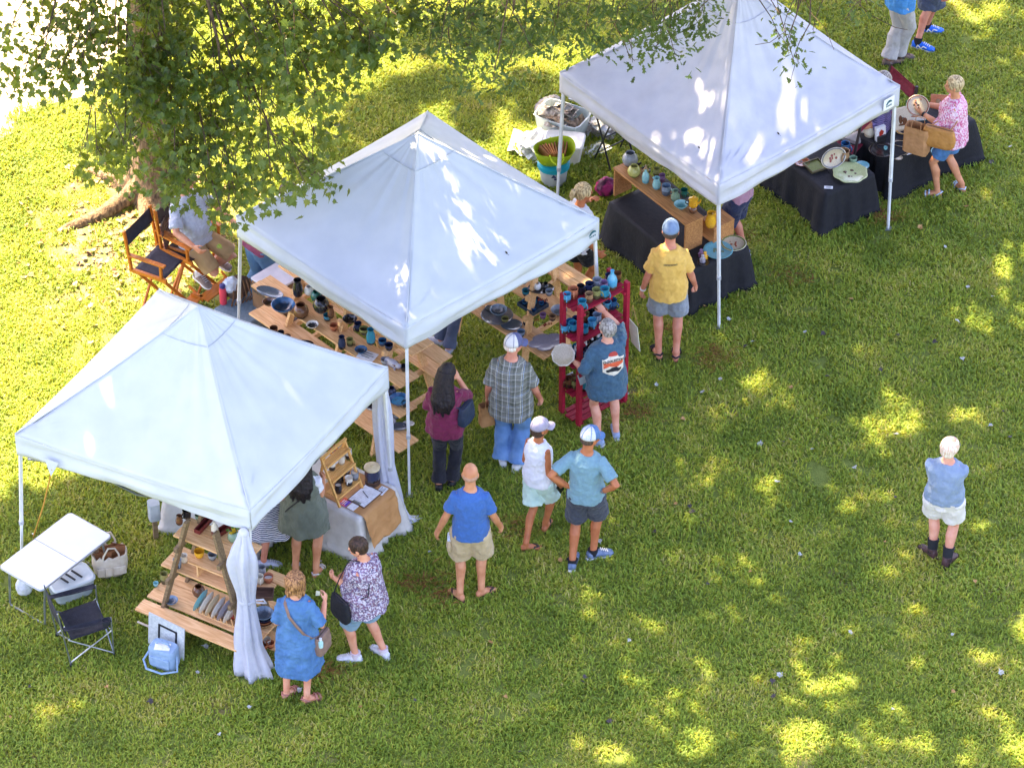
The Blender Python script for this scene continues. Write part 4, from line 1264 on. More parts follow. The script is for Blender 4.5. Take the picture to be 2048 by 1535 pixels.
# --- teal tee, hands on hips
P = person('man with hands on hips in light teal tee, dark shorts and blue mesh cap', [(1146, 1128), (1195, 1112)], 14, 1.84, 'tan',
    top=dict(m=cloth('teal_tee', '#7699a6', '#7092a0', 30), hem=-.05, sleeve=.78, ease=.018), legs=dict(m=cloth('slate_shorts', '#3f4450', '#363a46', 12), to=.86, ease=.026, flare=.02),
    shoes=dict(m=mat('shoe_blue', srgb('#71829c'), srgb('#3f5478'), .7, 20), sole=WHITE_SOLE, sock=mat('sock_black', srgb('#22242a'), None, .9), sock_h=.03), hair=dict(m=H_SALT, style='undercap'),
    hat=dict(m=mat('cap_blue', srgb('#5d7fb0'), srgb('#4d6e9e'), .8, 20), back=mat('cap_mesh', srgb('#d6d9e2'), srgb('#b9bfcc'), .8, 90, detail=1), brim=mat('cap_brim_blue', srgb('#5579b0'), None, .8), az=0),
    handL=(-.175, -.075, 1.02), handR=(.185, -.06, 1.02), poleL=(-.9, -.65, .0), poleR=(.9, -.6, .0), head=(38, 8), footaz=(10, 72), build=1.05, palms=((.7, .7, -.3), (-.7, .7, -.3)), curl=.35)
B = MB(); A = P['A'][1]; B.tube([A[1].lerp(A[2], .90), A[1].lerp(A[2], .97)], .034, 12); B.build('wristband', mat('watch_grey', srgb('#6d7a80'), None, .5), P['root'], smooth=True)

# --- white tank top
P = person('woman in white sleeveless top, mint shorts and lilac cap beside the teal shirted man', [(1060, 1098), (1093, 1054)], 42, 1.68, 'tan',
    top=dict(m=cloth('white_tank', '#dfe1ec', '#d2d5e2', 8), hem=-.05, sleeve=0, ease=.020, kind='tank_top'), legs=dict(m=cloth('mint_shorts', '#c6e0da', '#b6d2cc', 8), to=.80, ease=.030, flare=.025),
    shoes=dict(kind='flip', m=mat('thong_black', srgb('#2b2628'), None, .6), sole=DKSOLE), hair=dict(m=H_BROWN, style='undercap_bob'),
    hat=dict(m=mat('cap_lilac', srgb('#a9a3b4'), srgb('#9a94a8'), .8, 16), az=0), handL=(-.16, .20, .98), handR=(.20, .10, .86), head=(22, -2), footaz=(80, 20), bust=.03, build=.93, hipw=1.08, palms=(None, (-.8, .5, 0)), curl=.9)
wp = P['A'][1][2]; q = toW(P, wp + Vector((-.0, .03, -.085)))
t = thing('phone', 'dark phone in the hand of the woman in the white top', 'phone', q, P['rz'])
MB().box((0, 0, 0), (.010, .072, .145), rotx(.5)).build('case', BLACKP, t, bevel=.004)
MB().box(roty(0) @ Vector((.0065, 0, 0)), (.002, .064, .132), rotx(.5)).build('screen', mat('screen_glass', (.01, .011, .015), None, .12), t)

# --- plaid shirt
plaid = pattern_mat('plaid_green', 'plaid', [srgb('#73746c'), srgb('#d6d6cc'), srgb('#9fb3cf'), srgb('#50554b')], 7.5)
denim = mat('denim_light', srgb('#7197c8'), srgb('#557db2'), .9, 7, bump=.3, bscale=140)
P = person('man in green plaid shirt, loose blue jeans and grey and navy cap', [(1005, 922), (1040, 932)], 12, 1.80, 'red',
    top=dict(m=plaid, hem=-.16, sleeve=.92, ease=.028, flare=.05, cuff=.018, disp=.03), legs=dict(m=denim, kind='jeans', to=1.97, ease=.022, flare=.03, tail=1.12, disp=.035, dsize=.13),
    shoes=dict(m=mat('shoe_white', srgb('#dfe2e6'), srgb('#c9ced6'), .7), sole=WHITE_SOLE), hair=dict(m=H_WHITE, style='undercap'),
    hat=dict(m=mat('cap_navy', srgb('#5c6188'), srgb('#50557c'), .8, 16), back=mat('cap_grey', srgb('#d5d3d0'), srgb('#c5c3c2'), .8, 16), az=0),
    handL=(-.26, .03, .86), handR=(.28, .12, .85), head=(42, 4), footaz=(-5, 35), build=1.12, belly=.05, curl=.8)
def paper_bag(label, base, rz, w, d, h, roll=.03, handles=True, col=('#b98a5e', '#a67a50')):
    t = thing('paper_bag', label, 'bag', base, rz)
    pm = mat('kraft' + col[0], srgb(col[0]), srgb(col[1]), .85, 12, bump=.5, bscale=22)
    B = MB(); rings = []
    for z, s in ((0, .98), (.3, 1.0), (.55, .97), (.8, 1.02), (1, .96)):
        rr = []
        for k in range(24):
            a = 2 * PI * (k + .5) / 24; ca, sa = math.cos(a), math.sin(a); q = max(abs(ca), abs(sa)); 
            j = 1 + .03 * math.sin(5 * a + z * 9) * (z > 0)
            rr.append(Vector((ca / q * w / 2 * s * j, sa / q * d / 2 * s * (1 if z < .5 else .9) * j, z * h)))
        rings.append(rr)
    inner = [[v * .95 + Vector((0, 0, .0)) for v in rings[-1]], [Vector((v.x * .9, v.y * .85, h * .25)) for v in rings[0]]]
    B.loft(rings + inner); B.build('body', pm, t)
    if handles:
        for s in (-1, 1):
            MB().tube([(-w * .2, s * d * .42, h * .96), (-w * .17, s * d * .3, h * 1.25), (w * .17, s * d * .3, h * 1.25), (w * .2, s * d * .42, h * .96)], .005, 6).build('handle', pm, t, smooth=True)
    return t
q = toW(P, P['A'][-1][2] + Vector((-.01, .02, -.40)))
paper_bag('small brown paper bag hanging from the left hand of the plaid shirted man', q, P['rz'] + .6, .17, .11, .27)

# --- maroon blouse
P = person('woman with long dark hair in maroon blouse raising a hand to her face', [(878, 972), (908, 966)], 14, 1.68, 'light',
    top=dict(m=cloth('maroon', '#7c2a4c', '#6a2040', 9), hem=-.10, sleeve=.95, ease=.028, flare=.03, cuff=.014), legs=dict(m=cloth('black_trousers', '#25262e', '#1d1e26', 8), kind='trousers', to=1.96, ease=.020, flare=.010),
    shoes=dict(m=mat('shoe_black', srgb('#1c1c20'), None, .6)), hair=dict(m=H_BLACK, style='long', seed=3), handL=(-.10, .24, 1.12), handR=(.10, .20, 1.42), poleL=(-.4, -.5, -.8), poleR=(.5, -.1, -1), head=(26, 14), footaz=(0, 25), bust=.04, build=1.0, hipw=1.04, curl=.9)
def soft_bag(label, base, rz, w, d, h, m, strap_pts=None, strap_m=None, flap=False, name='shoulder_bag', sw=.02, wavy=.01):
    t = thing(name, label, 'bag', base, rz)
    B = MB(); rings = []
    for z, s in ((0, .80), (.12, .97), (.45, 1.02), (.8, .95), (1, .86)):
        rings.append([v for v in ell(Vector((0, 0, z * h)), w / 2 * s, d / 2 * s * (1 - .35 * z), Matrix.Identity(3), 24, 4)])
    B.loft(rings)
    o = fuse(B, 'body', m, .006, 3, wavy, .06, t)
    B = MB(); B.tube([(-w * .40, 0, h * .995), (0, 0, h * 1.012), (w * .40, 0, h * .995)], .004, 5); B.build('zip', mat('zip_dark', srgb('#3a3634'), None, .5), o)
    if flap:
        MB().box((0, -d * .5, h * .45), (w * .72, .012, h * .6)).build('pocket', m, o, bevel=.006)
    if strap_pts:
        B = MB(); vs = []; n = len(strap_pts); M = rotz(-rz)
        P_ = [M @ (Vector(p) - Vector(base)) for p in strap_pts]
        B.tube(P_, sw * .32, 6)
        s = B.build('strap', strap_m or m, t, smooth=True)
    return t
NAVYL = mat('leather_navy', srgb('#2b3950'), srgb('#222d42'), .5, 14, bump=.2)
S = P['A'][1][0]
b0 = Vector((.235, .0, .98)) * P['k']
soft_bag('dark navy shoulder bag under the arm of the woman in maroon', toW(P, b0), P['rz'] + 1.3, .26, .12, .24, NAVYL,
         [toW(P, b0 + Vector((-.01, -.07, .22))), toW(P, S + Vector((-.02, -.085, -.10))), toW(P, S + Vector((-.05, -.03, .065))), toW(P, S + Vector((-.01, .07, -.05))), toW(P, b0 + Vector((-.01, .08, .22)))])

# --- navy graphic tee
P = person('woman with short grey hair in slate graphic tee reaching into the red rack', [(1190, 886), (1231, 868)], -14, 1.68, 'pink',
    top=dict(m=cloth('slate_tee', '#45647a', '#3b586e', 30), hem=-.20, sleeve=1.08, ease=.034, flare=.02, cuff=.016), legs=dict(m=cloth('black_shorts', '#1e1f26', None, 10), to=.62, ease=.02, flare=.012),
    shoes=dict(m=mat('shoe_slip_blue', srgb('#93a5c0'), srgb('#8193b2'), .8, 30), sole=WHITE_SOLE), hair=dict(m=H_GREY, style='crop'), handL=(-.33, .19, 1.06), handR=(.07, .41, 1.53), poleL=(-.3, -.6, -.7), poleR=(.8, .1, -.6),
    head=(-22, -6), footaz=(-58, -6), build=1.10, belly=.03, bust=.03, hipw=1.05, curl=.75, palms=((.3, .1, .9), (-.4, .7, .3)))
GT = P
cb, Mb = P['spine'](.30); right = Vector((1, 0, 0)); up = Vector((0, 0, 1)); cc = cb + Vector((.03, 0, .02))
CRE = mat('print_cream', srgb('#e4dccb'), None, .8); ORG = mat('print_orange', srgb('#dd6a44'), srgb('#cf5a3a'), .8, 20); REDP = mat('print_red', srgb('#b8483c'), None, .8); INK = mat('print_ink', srgb('#23262c'), None, .8)
T_ = P['top']
sh_ = [(-.125, .07), (-.06, .085), (-.05, .11), (.05, .11), (.06, .085), (.125, .07), (.12, -.09), (.05, -.13), (0, -.15), (-.05, -.13), (-.12, -.09)]
decal(P, T_, 'graphic', CRE, sh_, right, up, cc, .004)
decal(P, T_, 'graphic', REDP, [(.052 * math.cos(a), .105 + .045 * math.sin(a)) for a in [PI * i / 10 for i in range(11)]], right, up, cc, .006)
decal(P, T_, 'graphic', ORG, [(-.112, .030), (.112, .030), (.112, -.02), (.03, -.035), (-.05, -.015), (-.112, -.045)], right, up, cc, .006)
decal(P, T_, 'graphic', INK, [(-.085, -.085), (-.085, -.06), (-.045, -.055), (-.02, -.035), (.035, -.035), (.055, -.055), (.09, -.06), (.09, -.085), (.06, -.095), (-.06, -.095)], right, up, cc, .006)
me = text_mesh('CHARLESTON', .046, .0016)
pts = []
for v in me.vertices:
    u = v.co.x
    pts.append(cc + right * (u * .82) + up * (v.co.y + .052 - u * u * .8))
for v, p in zip(me.vertices, on_surface(P, T_, pts, .0075)): v.co = p
me.materials.clear(); me.materials.append(INK); me.name = 'lettering'
o = bpy.data.objects.new('lettering', me); COL.objects.link(o); o.parent = T_
plateP = toW(P, P['A'][-1][2] + Vector((-.10, .07, .045)))

# --- yellow tee
P = person('man in yellow tee, grey shorts and faded blue cap standing before the black table', [(1314, 708), (1352, 713)], 2, 1.88, 'red',
    top=dict(m=cloth('yellow_tee', '#e3ba62', '#d8ad55', 9), hem=-.09, sleeve=.82, ease=.028, flare=.01), legs=dict(m=cloth('grey_shorts', '#8e96a2', '#7f8794', 10), to=.80, ease=.03, flare=.025),
    shoes=dict(kind='sandal', m=mat('strap_black', srgb('#26262c'), None, .7), sole=DKSOLE), hair=dict(m=H_SALT, style='undercap'),
    hat=dict(m=mat('cap_faded', srgb('#8298b6'), srgb('#6f86a8'), .85, 14), az=0, kind='cap'), handL=(-.27, .04, .83), handR=(.27, .12, .86), footaz=(-16, 4), build=1.03, head=(3, 6), curl=.8)
A = P['A'][-1]; B = MB(); B.tube([A[1].lerp(A[2], .93), A[1].lerp(A[2], 1.01)], .036, 12); B.build('wristband', mat('band_white', srgb('#e6e8ee'), None, .6), P['root'], smooth=True)
cb, Mb = P['spine'](.40); cc = cb + Vector((.01, 0, .0)); PRN = mat('print_brown', srgb('#7d6a3c'), None, .8); YB = mat('print_buff', srgb('#c7a860'), None, .8)
decal(P, P['top'], 'graphic', PRN, [(-.075, -.012), (.075, -.012), (.075, .012), (-.075, .012)], Vector((1, 0, .08)), up, cc, .004)
for i in range(9):
    u = -.066 + i * .0165
    decal(P, P['top'], 'lettering', YB, [(u - .004, -.006), (u + .004, -.006), (u + .004, .006), (u - .004, .006)], Vector((1, 0, .08)), up, cc, .006)

# --- white haired man
P = person('white haired man alone on the lawn in dusty blue tee, white shorts and brown boots', [(1858, 1108), (1897, 1125)], 16, 1.66, 'pink',
    top=dict(m=cloth('dusty_blue', '#8698b0', '#7a8da8', 14), hem=-.0, sleeve=.86, ease=.020), legs=dict(m=cloth('white_shorts', '#dfdcd6', '#d0ccc6', 8), to=.66, ease=.030, flare=.02, disp=.03),
    shoes=dict(m=mat('boot_brown', srgb('#4d3336'), srgb('#3c282c'), .5, 14), sole=DKSOLE, sock=mat('sock_black', srgb('#22242a'), None, .9), sock_h=.15, boot=True), hair=dict(m=H_WHITE, style='fringe'),
    hs=1.06, sh=1.12, handL=(.04, .27, 1.08), handR=(-.08, .28, 1.04), poleL=(-.6, -.3, -1), poleR=(.75, -.2, -.8), head=(24, 4), footaz=(-36, 36), build=1.22, belly=.05, hipw=1.06, curl=.4)
B = MB(); 
for s in (-1, 1):
    B.tube([P['hd'](s * .080, -.02, .008), P['hd'](s * .078, .05, .008), P['hd'](s * .052, .098, .006)], .0025, 5)
    B.tube([P['hd'](s * .031 + .026 * math.cos(a), .100, .004 + .02 * math.sin(a)) for a in [2 * PI * i / 10 for i in range(11)]], .0022, 5)
B.build('glasses', mat('glasses_frame', srgb('#8d939a'), None, .3, metal=.6), P['root'])
B = MB()
for s in (-1, 1):
    c, M = P['spine'](-.02); 
    bv = on_surface(P, P['legs'], [c + Vector((s * .085, 0, .0))], .004)[0]
    B.box(bv, (.105, .008, .10), rotx(.25))
B.build('back_pocket', cloth('white_shorts', '#dfdcd6'), P['legs'], bevel=.003)

# --- pink blouse
pinkp = pattern_mat('pink_print', 'floral', [srgb('#cf8fae'), srgb('#dcc4d2'), srgb('#bc5a84'), srgb('#d9b2c6'), srgb('#c87a9a'), srgb('#e0ccd8')], 70)
P = person('woman with short fair hair in pink speckled blouse holding a plate', [(1866, 391), (1919, 378)], -72, 1.68, 'warm',
    top=dict(m=pinkp, hem=-.10, sleeve=1.25, ease=.026, flare=.04, cuff=.012), legs=dict(m=mat('denim_mid', srgb('#4d78a8'), srgb('#416b9b'), .9, 7, bump=.3, bscale=140), to=.72, ease=.022, flare=.012),
    shoes=dict(kind='sandal', m=mat('strap_pale', srgb('#cfdbe2'), srgb('#7b95a8'), .6, 40), sole=mat('sole_navy', srgb('#33415a'), None, .7)), hair=dict(m=H_BLOND2, style='crop'),
    handL=(-.07, .36, 1.16), handR=(.10, .38, 1.18), poleL=(-.4, -.4, -.9), poleR=(.4, -.4, -.9), head=(-14, 2), footaz=(-82, -28), build=1.06, bust=.045, belly=.03, hipw=1.06, curl=.6, palms=((.8, .2, .4), (-.8, .2, .4)))
B = MB(); A = P['A'][-1]; B.tube([A[1].lerp(A[2], .88), A[1].lerp(A[2], .98)], .033, 12); B.build('watch', BLACKP, P['root'], smooth=True)
PINK = P
TANL = mat('leather_tan', srgb('#b98546'), srgb('#a37138'), .5, 10, bump=.25)
S = P['A'][-1][0]; b0 = Vector((-.27, .10, .88)) * P['k']
soft_bag('tan leather handbag on the shoulder of the woman in pink', toW(P, b0), P['rz'] + 1.45, .40, .15, .25, TANL,
         [toW(P, b0 + Vector((0, -.12, .23))), toW(P, S + Vector((-.03, -.07, -.15))), toW(P, S + Vector((.02, -.02, .065))), toW(P, S + Vector((-.02, .09, -.12))), toW(P, b0 + Vector((0, .13, .23)))], name='handbag', flap=True)
q = toW(P, Vector((-.24, .37, .72)) * P['k'])
paper_bag('brown paper bag with twisted handles between the black table and the woman in pink', q, P['rz'] + 1.4, .30, .16, .36)

# --- denim dress
dd = mat('denim_dress', srgb('#527cab'), srgb('#426a9a'), .9, 9, (1, 1, .35), bump=.35, bscale=120)
P = person('woman with wavy honey hair in blue denim shirt dress holding up a scrap of paper', [(580, 1388), (622, 1400)], 6, 1.70, 'light',
    top=dict(m=dd, hem=-.43, sleeve=.92, ease=.026, flare=.055, kind='dress', cuff=.012, disp=.04), shoes=dict(kind='sandal', m=mat('strap_tan', srgb('#b0786a'), None, .6), sole=mat('sole_tan', srgb('#a3685c'), None, .7)),
    hair=dict(m=H_BLONDE, style='wavy'), handL=(-.17, .20, .98), handR=(.27, .16, 1.24), poleL=(-.3, -.8, -.4), poleR=(.35, -.5, -.9), head=(0, 2), footaz=(44, 62), build=1.02, bust=.03, belly=.03, hipw=1.02, curl=.9, palms=(None, (-.9, .1, -.2)))
DEN = P; k = P['k']
c1, M = P['spine'](.50)
TAUPE = mat('leather_taupe', srgb('#8a7166'), srgb('#7a6258'), .6, 12, bump=.2)
path = []
for x, z in ((-.075, 1.475), (-.10, 1.42), (-.05, 1.30), (.02, 1.20), (.10, 1.08), (.17, .98)):
    path.append(on_surface(P, P['top'], [Vector((x * k, P['hip'].y, z * k))], .016)[0])
path.append(Vector((.235 * k, path[-1].y + .10, .93 * k)))
b0 = Vector((.255, .01, .70)) * k
tb = soft_bag('taupe crossbody bag at the hip of the woman in the denim dress', toW(P, b0), P['rz'] + 1.2, .25, .12, .24, TAUPE)
B = MB(); vs = []; Mi = rotz(-(P['rz'] + 1.2))
for i, p in enumerate(path):
    d = (path[min(i + 1, len(path) - 1)] - path[max(i - 1, 0)]).normalized(); s = d.cross(Vector((0, -1, 0))).normalized() * .016
    vs += [Mi @ (toW(P, p - s) - toW(P, b0)), Mi @ (toW(P, p + s) - toW(P, b0))]
B.add(vs, [(2 * i, 2 * i + 1, 2 * i + 3, 2 * i + 2) for i in range(len(path) - 1)]); B.build('strap', TAUPE, tb, smooth='all', solid=.004)
t = thing('small_bottle', 'small clear bottle tucked in the taupe crossbody bag', 'bottle', toW(P, b0 + Vector((.0, -.10, .14))), P['rz'])
MB().lathe([(0, 0), (.024, 0), (.026, .02), (.026, .07), (.012, .088), (.012, .10), (0, .10)], 14).build('body', mat('bottle_teal', srgb('#8fc0c4'), srgb('#b9d6d6'), .15, 9), t, smooth=True)
MB().lathe([(0, .095), (.014, .095), (.014, .118), (0, .118)], 12).build('cap', mat('cap_white_plastic', srgb('#e8eaea'), None, .4), t, smooth=True)
wp = P['A'][1][2]; q = toW(P, wp + Vector((-.075, .03, .085)))
B = MB(); B.add([(-.02, 0, -.035), (.022, .004, -.03), (.026, .01, .02), (-.012, .006, .03)], [(0, 1, 2, 3)]); o = B.build('paper_scrap', mat('paper_cream', srgb('#e3e2c4'), None, .8), None, q, P['rz'], solid=.002); tag(o, 'pale scrap of paper pinched by the woman in the denim dress', 'paper')

# --- floral blouse
fl = pattern_mat('floral_print', 'floral', [srgb('#6f5a72'), srgb('#b7b2c2'), srgb('#8a748c'), srgb('#cbc7d2'), srgb('#625a78'), srgb('#a79fb4'), srgb('#7a5364')], 75)
P = person('woman with dark bun in purple floral blouse and denim shorts carrying a black crossbody bag', [(703, 1320), (762, 1308)], -58, 1.66, 'light',
    top=dict(m=fl, hem=-.13, sleeve=1.22, ease=.034, flare=.06, cuff=.014), legs=dict(m=mat('denim_pale', srgb('#8aa6bd'), srgb('#7b98b0'), .9, 7, bump=.3, bscale=140), to=.88, ease=.03, flare=.016),
    shoes=dict(m=mat('shoe_white2', srgb('#dadbe2'), srgb('#c6c9d2'), .7, 30), sole=WHITE_SOLE, sock=mat('sock_pale', srgb('#dfd3dd'), None, .9), sock_h=.04), hair=dict(m=H_BROWN, style='bun'),
    handL=(-.06, .33, 1.05), handR=(.12, .25, 1.0), poleL=(-.4, -.7, -.6), poleR=(.4, -.7, -.6), head=(-22, 20), footaz=(-84, -46), build=1.10, bust=.05, belly=.05, hipw=1.06, curl=.9)
k = P['k']; S = P['A'][-1][0]
BLK = mat('canvas_black', srgb('#1b1d24'), srgb('#23252d'), .85, 14, bump=.2)
b0 = Vector((-.235, .15, .70)) * k
t = soft_bag('black canvas crossbody bag in front of the woman in floral blouse', toW(P, b0), P['rz'] + 1.2, .30, .10, .27, BLK, [toW(P, b0 + Vector((.02, .10, .26))), toW(P, Vector((-.19, .19, 1.2)) * k), toW(P, Vector((-.12, .10, 1.47)) * k), toW(P, Vector((-.0, -.10, 1.44)) * k), toW(P, Vector((-.17, -.17, 1.12)) * k), toW(P, b0 + Vector((.0, -.10, .26)))], flap=True)
B = MB(); B.ball(P['hd'](-.083, -.004, -.055), .008, n=8, m=6); B.build('earring', mat('earring_red', srgb('#9a4a3a'), None, .3), P['root'], smooth='all')

# --- olive sleeveless blouse
P = person('woman with long dark hair in olive sleeveless blouse and white shorts at the mug table', [(592, 1142), (636, 1146)], 12, 1.70, 'warm',
    top=dict(m=cloth('olive', '#6a7062', '#5d6356', 8), hem=-.20, sleeve=0, ease=.030, flare=.09, kind='blouse', disp=.03), legs=dict(m=cloth('white_shorts2', '#d9d6cf', '#cbc8c2', 8), to=.52, ease=.026, flare=.02),
    shoes=dict(kind='sandal', m=mat('strap_cream', srgb('#cfc8c0'), None, .7), sole=mat('sole_cream', srgb('#c8c2ba'), None, .7)), hair=dict(m=H_BLACK, style='long', seed=8), handL=(-.25, .12, .90), handR=(.14, .30, 1.08), head=(16, 10), footaz=(0, 24), build=1.06, bust=.03, hipw=1.06, curl=.8)
for s in (-1, 1):
    S, E, Wr, C = P['A'][s]; B = MB(); B.tube([C, S, S.lerp(E, .55)], [.064, .072, .064], 14); fuse(B, 'sleeve', cloth('white_sleeve', '#e2e3ea', None, 20), .008, 3, .02, .05, P['root'])
k = P['k']; path = [on_surface(P, P['top'], [Vector((x * k, P['hip'].y, z * k))], .006)[0] for x, z in ((.12, 1.40), (.05, 1.27), (-.03, 1.16), (-.12, 1.06), (-.16, 1.0))]
B = MB(); B.tube(path, .008, 6); B.build('strap', BLACKP, P['root'], smooth=True)
q = toW(P, P['A'][-1][2] + Vector((.0, .05, -.07)))
t = thing('phone', 'blue cased phone in the hand of the woman in olive', 'phone', q, P['rz'])
MB().box((0, 0, 0), (.012, .075, .15), rotx(-.4)).build('case', mat('case_blue', srgb('#2f6aa8'), None, .4), t, bevel=.005)
MB().box((.0072, 0, 0), (.002, .064, .134), rotx(-.4)).build('screen', mat('screen_glass', (.01, .011, .015), None, .12), t)

# --- striped dress under the nearest canopy
stripe = pattern_mat('stripe_navy', 'stripe', [srgb('#d8dae2'), srgb('#2e3a62')], 48)
P = person('person in navy and white striped dress half hidden under the nearest canopy', [(536, 1132), (552, 1080)], 78, 1.62, 'red', group=None,
    top=dict(m=stripe, hem=-.42, sleeve=.9, ease=.028, flare=.13, kind='dress'), shoes=dict(m=mat('shoe_grey', srgb('#b9bfd2'), srgb('#a5acc2'), .7, 30), sole=WHITE_SOLE), hair=dict(m=H_GREY, style='bob'),
    handL=(-.2, .30, 1.02), handR=(.22, .12, .84), footaz=(88, 60), build=1.08, belly=.03, bust=.03)

# --- fair ponytail behind the middle canopy
P = person('woman with fair ponytail in white top and black shorts behind the middle canopy', [(1140, 612), (1176, 600)], 62, 1.70, 'tan',
    top=dict(m=cloth('white_top', '#dde0ea', '#d0d4e0', 9), hem=-.06, sleeve=.6, ease=.024), legs=dict(m=cloth('black_shorts2', '#1d1e24', None, 9), to=.62, ease=.022, flare=.02),
    shoes=dict(m=mat('shoe_grey2', srgb('#7a8294'), None, .7), sole=WHITE_SOLE), hair=dict(m=H_BLOND2, style='ponytail'), handL=(-.10, .20, 1.40), handR=(.26, .10, .90), poleL=(-.8, .1, -.7), head=(6, 12), footaz=(50, 80), build=.98, bust=.03)

# --- visitor under the farthest canopy
P = person('person in pink shirt and navy shorts reaching for a cup under the farthest canopy', [(1462, 522), (1482, 505)], -66, 1.76, 'red',
    top=dict(m=cloth('pink_shirt', '#a98294', '#9a7486', 9), hem=-.04, sleeve=.7, ease=.022), legs=dict(m=cloth('navy_shorts', '#2b3350', '#232a44', 9), to=.84, ease=.034, flare=.024),
    shoes=dict(m=mat('shoe_grey2', srgb('#7a8294'), None, .7), sole=WHITE_SOLE), hair=dict(m=H_SALT, style='short'), handL=(-.10, .54, 1.16), handR=(.28, .2, .95), poleL=(-.8, -.3, -.6), lean=16, footaz=(-70, -50), build=1.02, curl=.8, palms=((.2, .1, -.9), None))

# --- two at the upper edge
P = person('person in pale trousers and bright blue shirt standing at the upper edge of the lawn', [(1783, 128), (1802, 118)], 60, 1.80, 'red',
    top=dict(m=cloth('bright_blue', '#4f93d2', '#3f84c6', 9), hem=-.10, sleeve=.8, ease=.03), legs=dict(m=cloth('pale_trousers', '#bdb9b4', '#adaaa8', 8), kind='trousers', to=1.95, ease=.02, flare=.025, tail=1.1, disp=.035),
    shoes=dict(m=mat('shoe_tan', srgb('#8a6f5c'), srgb('#4a4448'), .7, 20), sole=DKSOLE), hair=dict(m=H_SALT, style='short'), handL=(-.16, .3, 1.05), handR=(.2, .30, 1.1), footaz=(70, 85), build=1.05)
P = person('person in dark grey shorts and vivid blue shoes at the upper lawn edge', [(1842, 97), (1860, 64)], 75, 1.82, 'red',
    top=dict(m=cloth('grey_tee', '#8a8f9a', None, 9), hem=-.06, sleeve=.8, ease=.02), legs=dict(m=cloth('dark_shorts', '#4c5468', '#414a5e', 9), to=.98, ease=.034, flare=.03),
    shoes=dict(m=mat('shoe_vivid', srgb('#1f6fe0'), srgb('#1a5fcc'), .6, 30), sole=WHITE_SOLE, sock=mat('sock_black', srgb('#22242a'), None, .9), sock_h=.05), hair=dict(m=H_BROWN, style='short'), footaz=(112, 92), build=1.04)
for ch in P['root'].children:
    if ch.name.startswith('shoe'):
        s = 1 if ch.name == 'shoe' else 1
for s in (-1, 1):
    Hj, K, an, fd = P['L'][s]; sd = Vector((fd.y, -fd.x, 0)); c = an - Vector((0, 0, .085 * P['k'])) + fd * .06
    sgn = 1 if s > 0 else 1
    B = MB()
    side = sd if (toW(P, sd) - toW(P, Vector())).y < 0 else -sd
    o_ = c + side * .052
    for (y0, z0), (y1, z1) in (((-.06, .018), (-.045, .066)), ((-.045, .066), (.0, .02)), ((.0, .02), (.025, .062)), ((.025, .062), (.07, .045))):
        B.bar(o_ + fd * y0 + Vector((0, 0, z0 + .01)), o_ + fd * y1 + Vector((0, 0, z1 + .01)), .012, .006, up=side)
    B.build('emblem', WHITE_SOLE, P['root'])

# --- legs under the middle canopy, and a helper behind it
P = person('person in dark jeans and grey trainers standing under the middle canopy', [(875, 688), (900, 703)], 40, 1.72, 'light',
    top=dict(m=cloth('grey_shirt', '#8f94a4', None, 9), hem=-.06, sleeve=.8, ease=.02), legs=dict(m=mat('denim_dark', srgb('#56617c'), srgb('#47526c'), .9, 7, bump=.3, bscale=140), kind='jeans', to=1.94, ease=.012, flare=.02),
    shoes=dict(m=mat('shoe_grey3', srgb('#a7acbe'), None, .7), sole=WHITE_SOLE), hair=dict(m=H_BROWN, style='short'), footaz=(-60, 20))
P = person('person in mauve tee and blue jeans bending behind the middle canopy', [(502, 612), (540, 606)], 62, 1.72, 'light',
    top=dict(m=cloth('mauve', '#9a5470', '#8a4862', 9), hem=-.08, sleeve=.85, ease=.024), legs=dict(m=mat('denim_blue', srgb('#6f93b8'), srgb('#5f84aa'), .9, 7, bump=.3, bscale=140), kind='jeans', to=1.94, ease=.018, flare=.02),
    shoes=dict(m=mat('shoe_grey3', srgb('#a7acbe'), None, .7), sole=WHITE_SOLE), hair=dict(m=H_BROWN, style='bob'), lean=38, handL=(-.1, .55, .85), handR=(.2, .5, .85), footaz=(60, 60), build=1.12, head=(0, 20))

# --- seated man in the director chair, seated vendor under the farthest canopy
sx, sy, _ = xy(392, 487, .80)
P = person('man sitting in the orange wood director chair in grey tee and khaki shorts', [(406, 612), (442, 578)], 128, 1.80, 'light', seat=(sx, sy, .90),
    top=dict(m=cloth('grey_heather', '#b4bacb', '#a6adbf', 30), hem=-.06, sleeve=.85, ease=.026), legs=dict(m=cloth('khaki2', '#b99a70', '#a98a62', 9), to=.93, ease=.012, flare=.016, seat_t=-.05),
    shoes=dict(m=mat('shoe_taupe', srgb('#8f8078'), srgb('#80726c'), .8, 30), sole=WHITE_SOLE, sock=mat('sock_white', srgb('#e4e4e6'), None, .9), sock_h=.07), hair=dict(m=H_SALT, style='short'),
    handL=(-.30, .26, 1.05), handR=(.31, .26, 1.05), poleL=(-.6, -.8, -.1), poleR=(.6, -.8, -.1), lean=-14, footaz=(140, 128), ankz=(.36, .36), build=1.14, belly=.05, head=(4, 14), curl=.7, kneepole=((-1.5, 1, .7), (1.5, 1, .7)))
SEATED = P
vx, vy, _ = xy(1752, 262, .50)
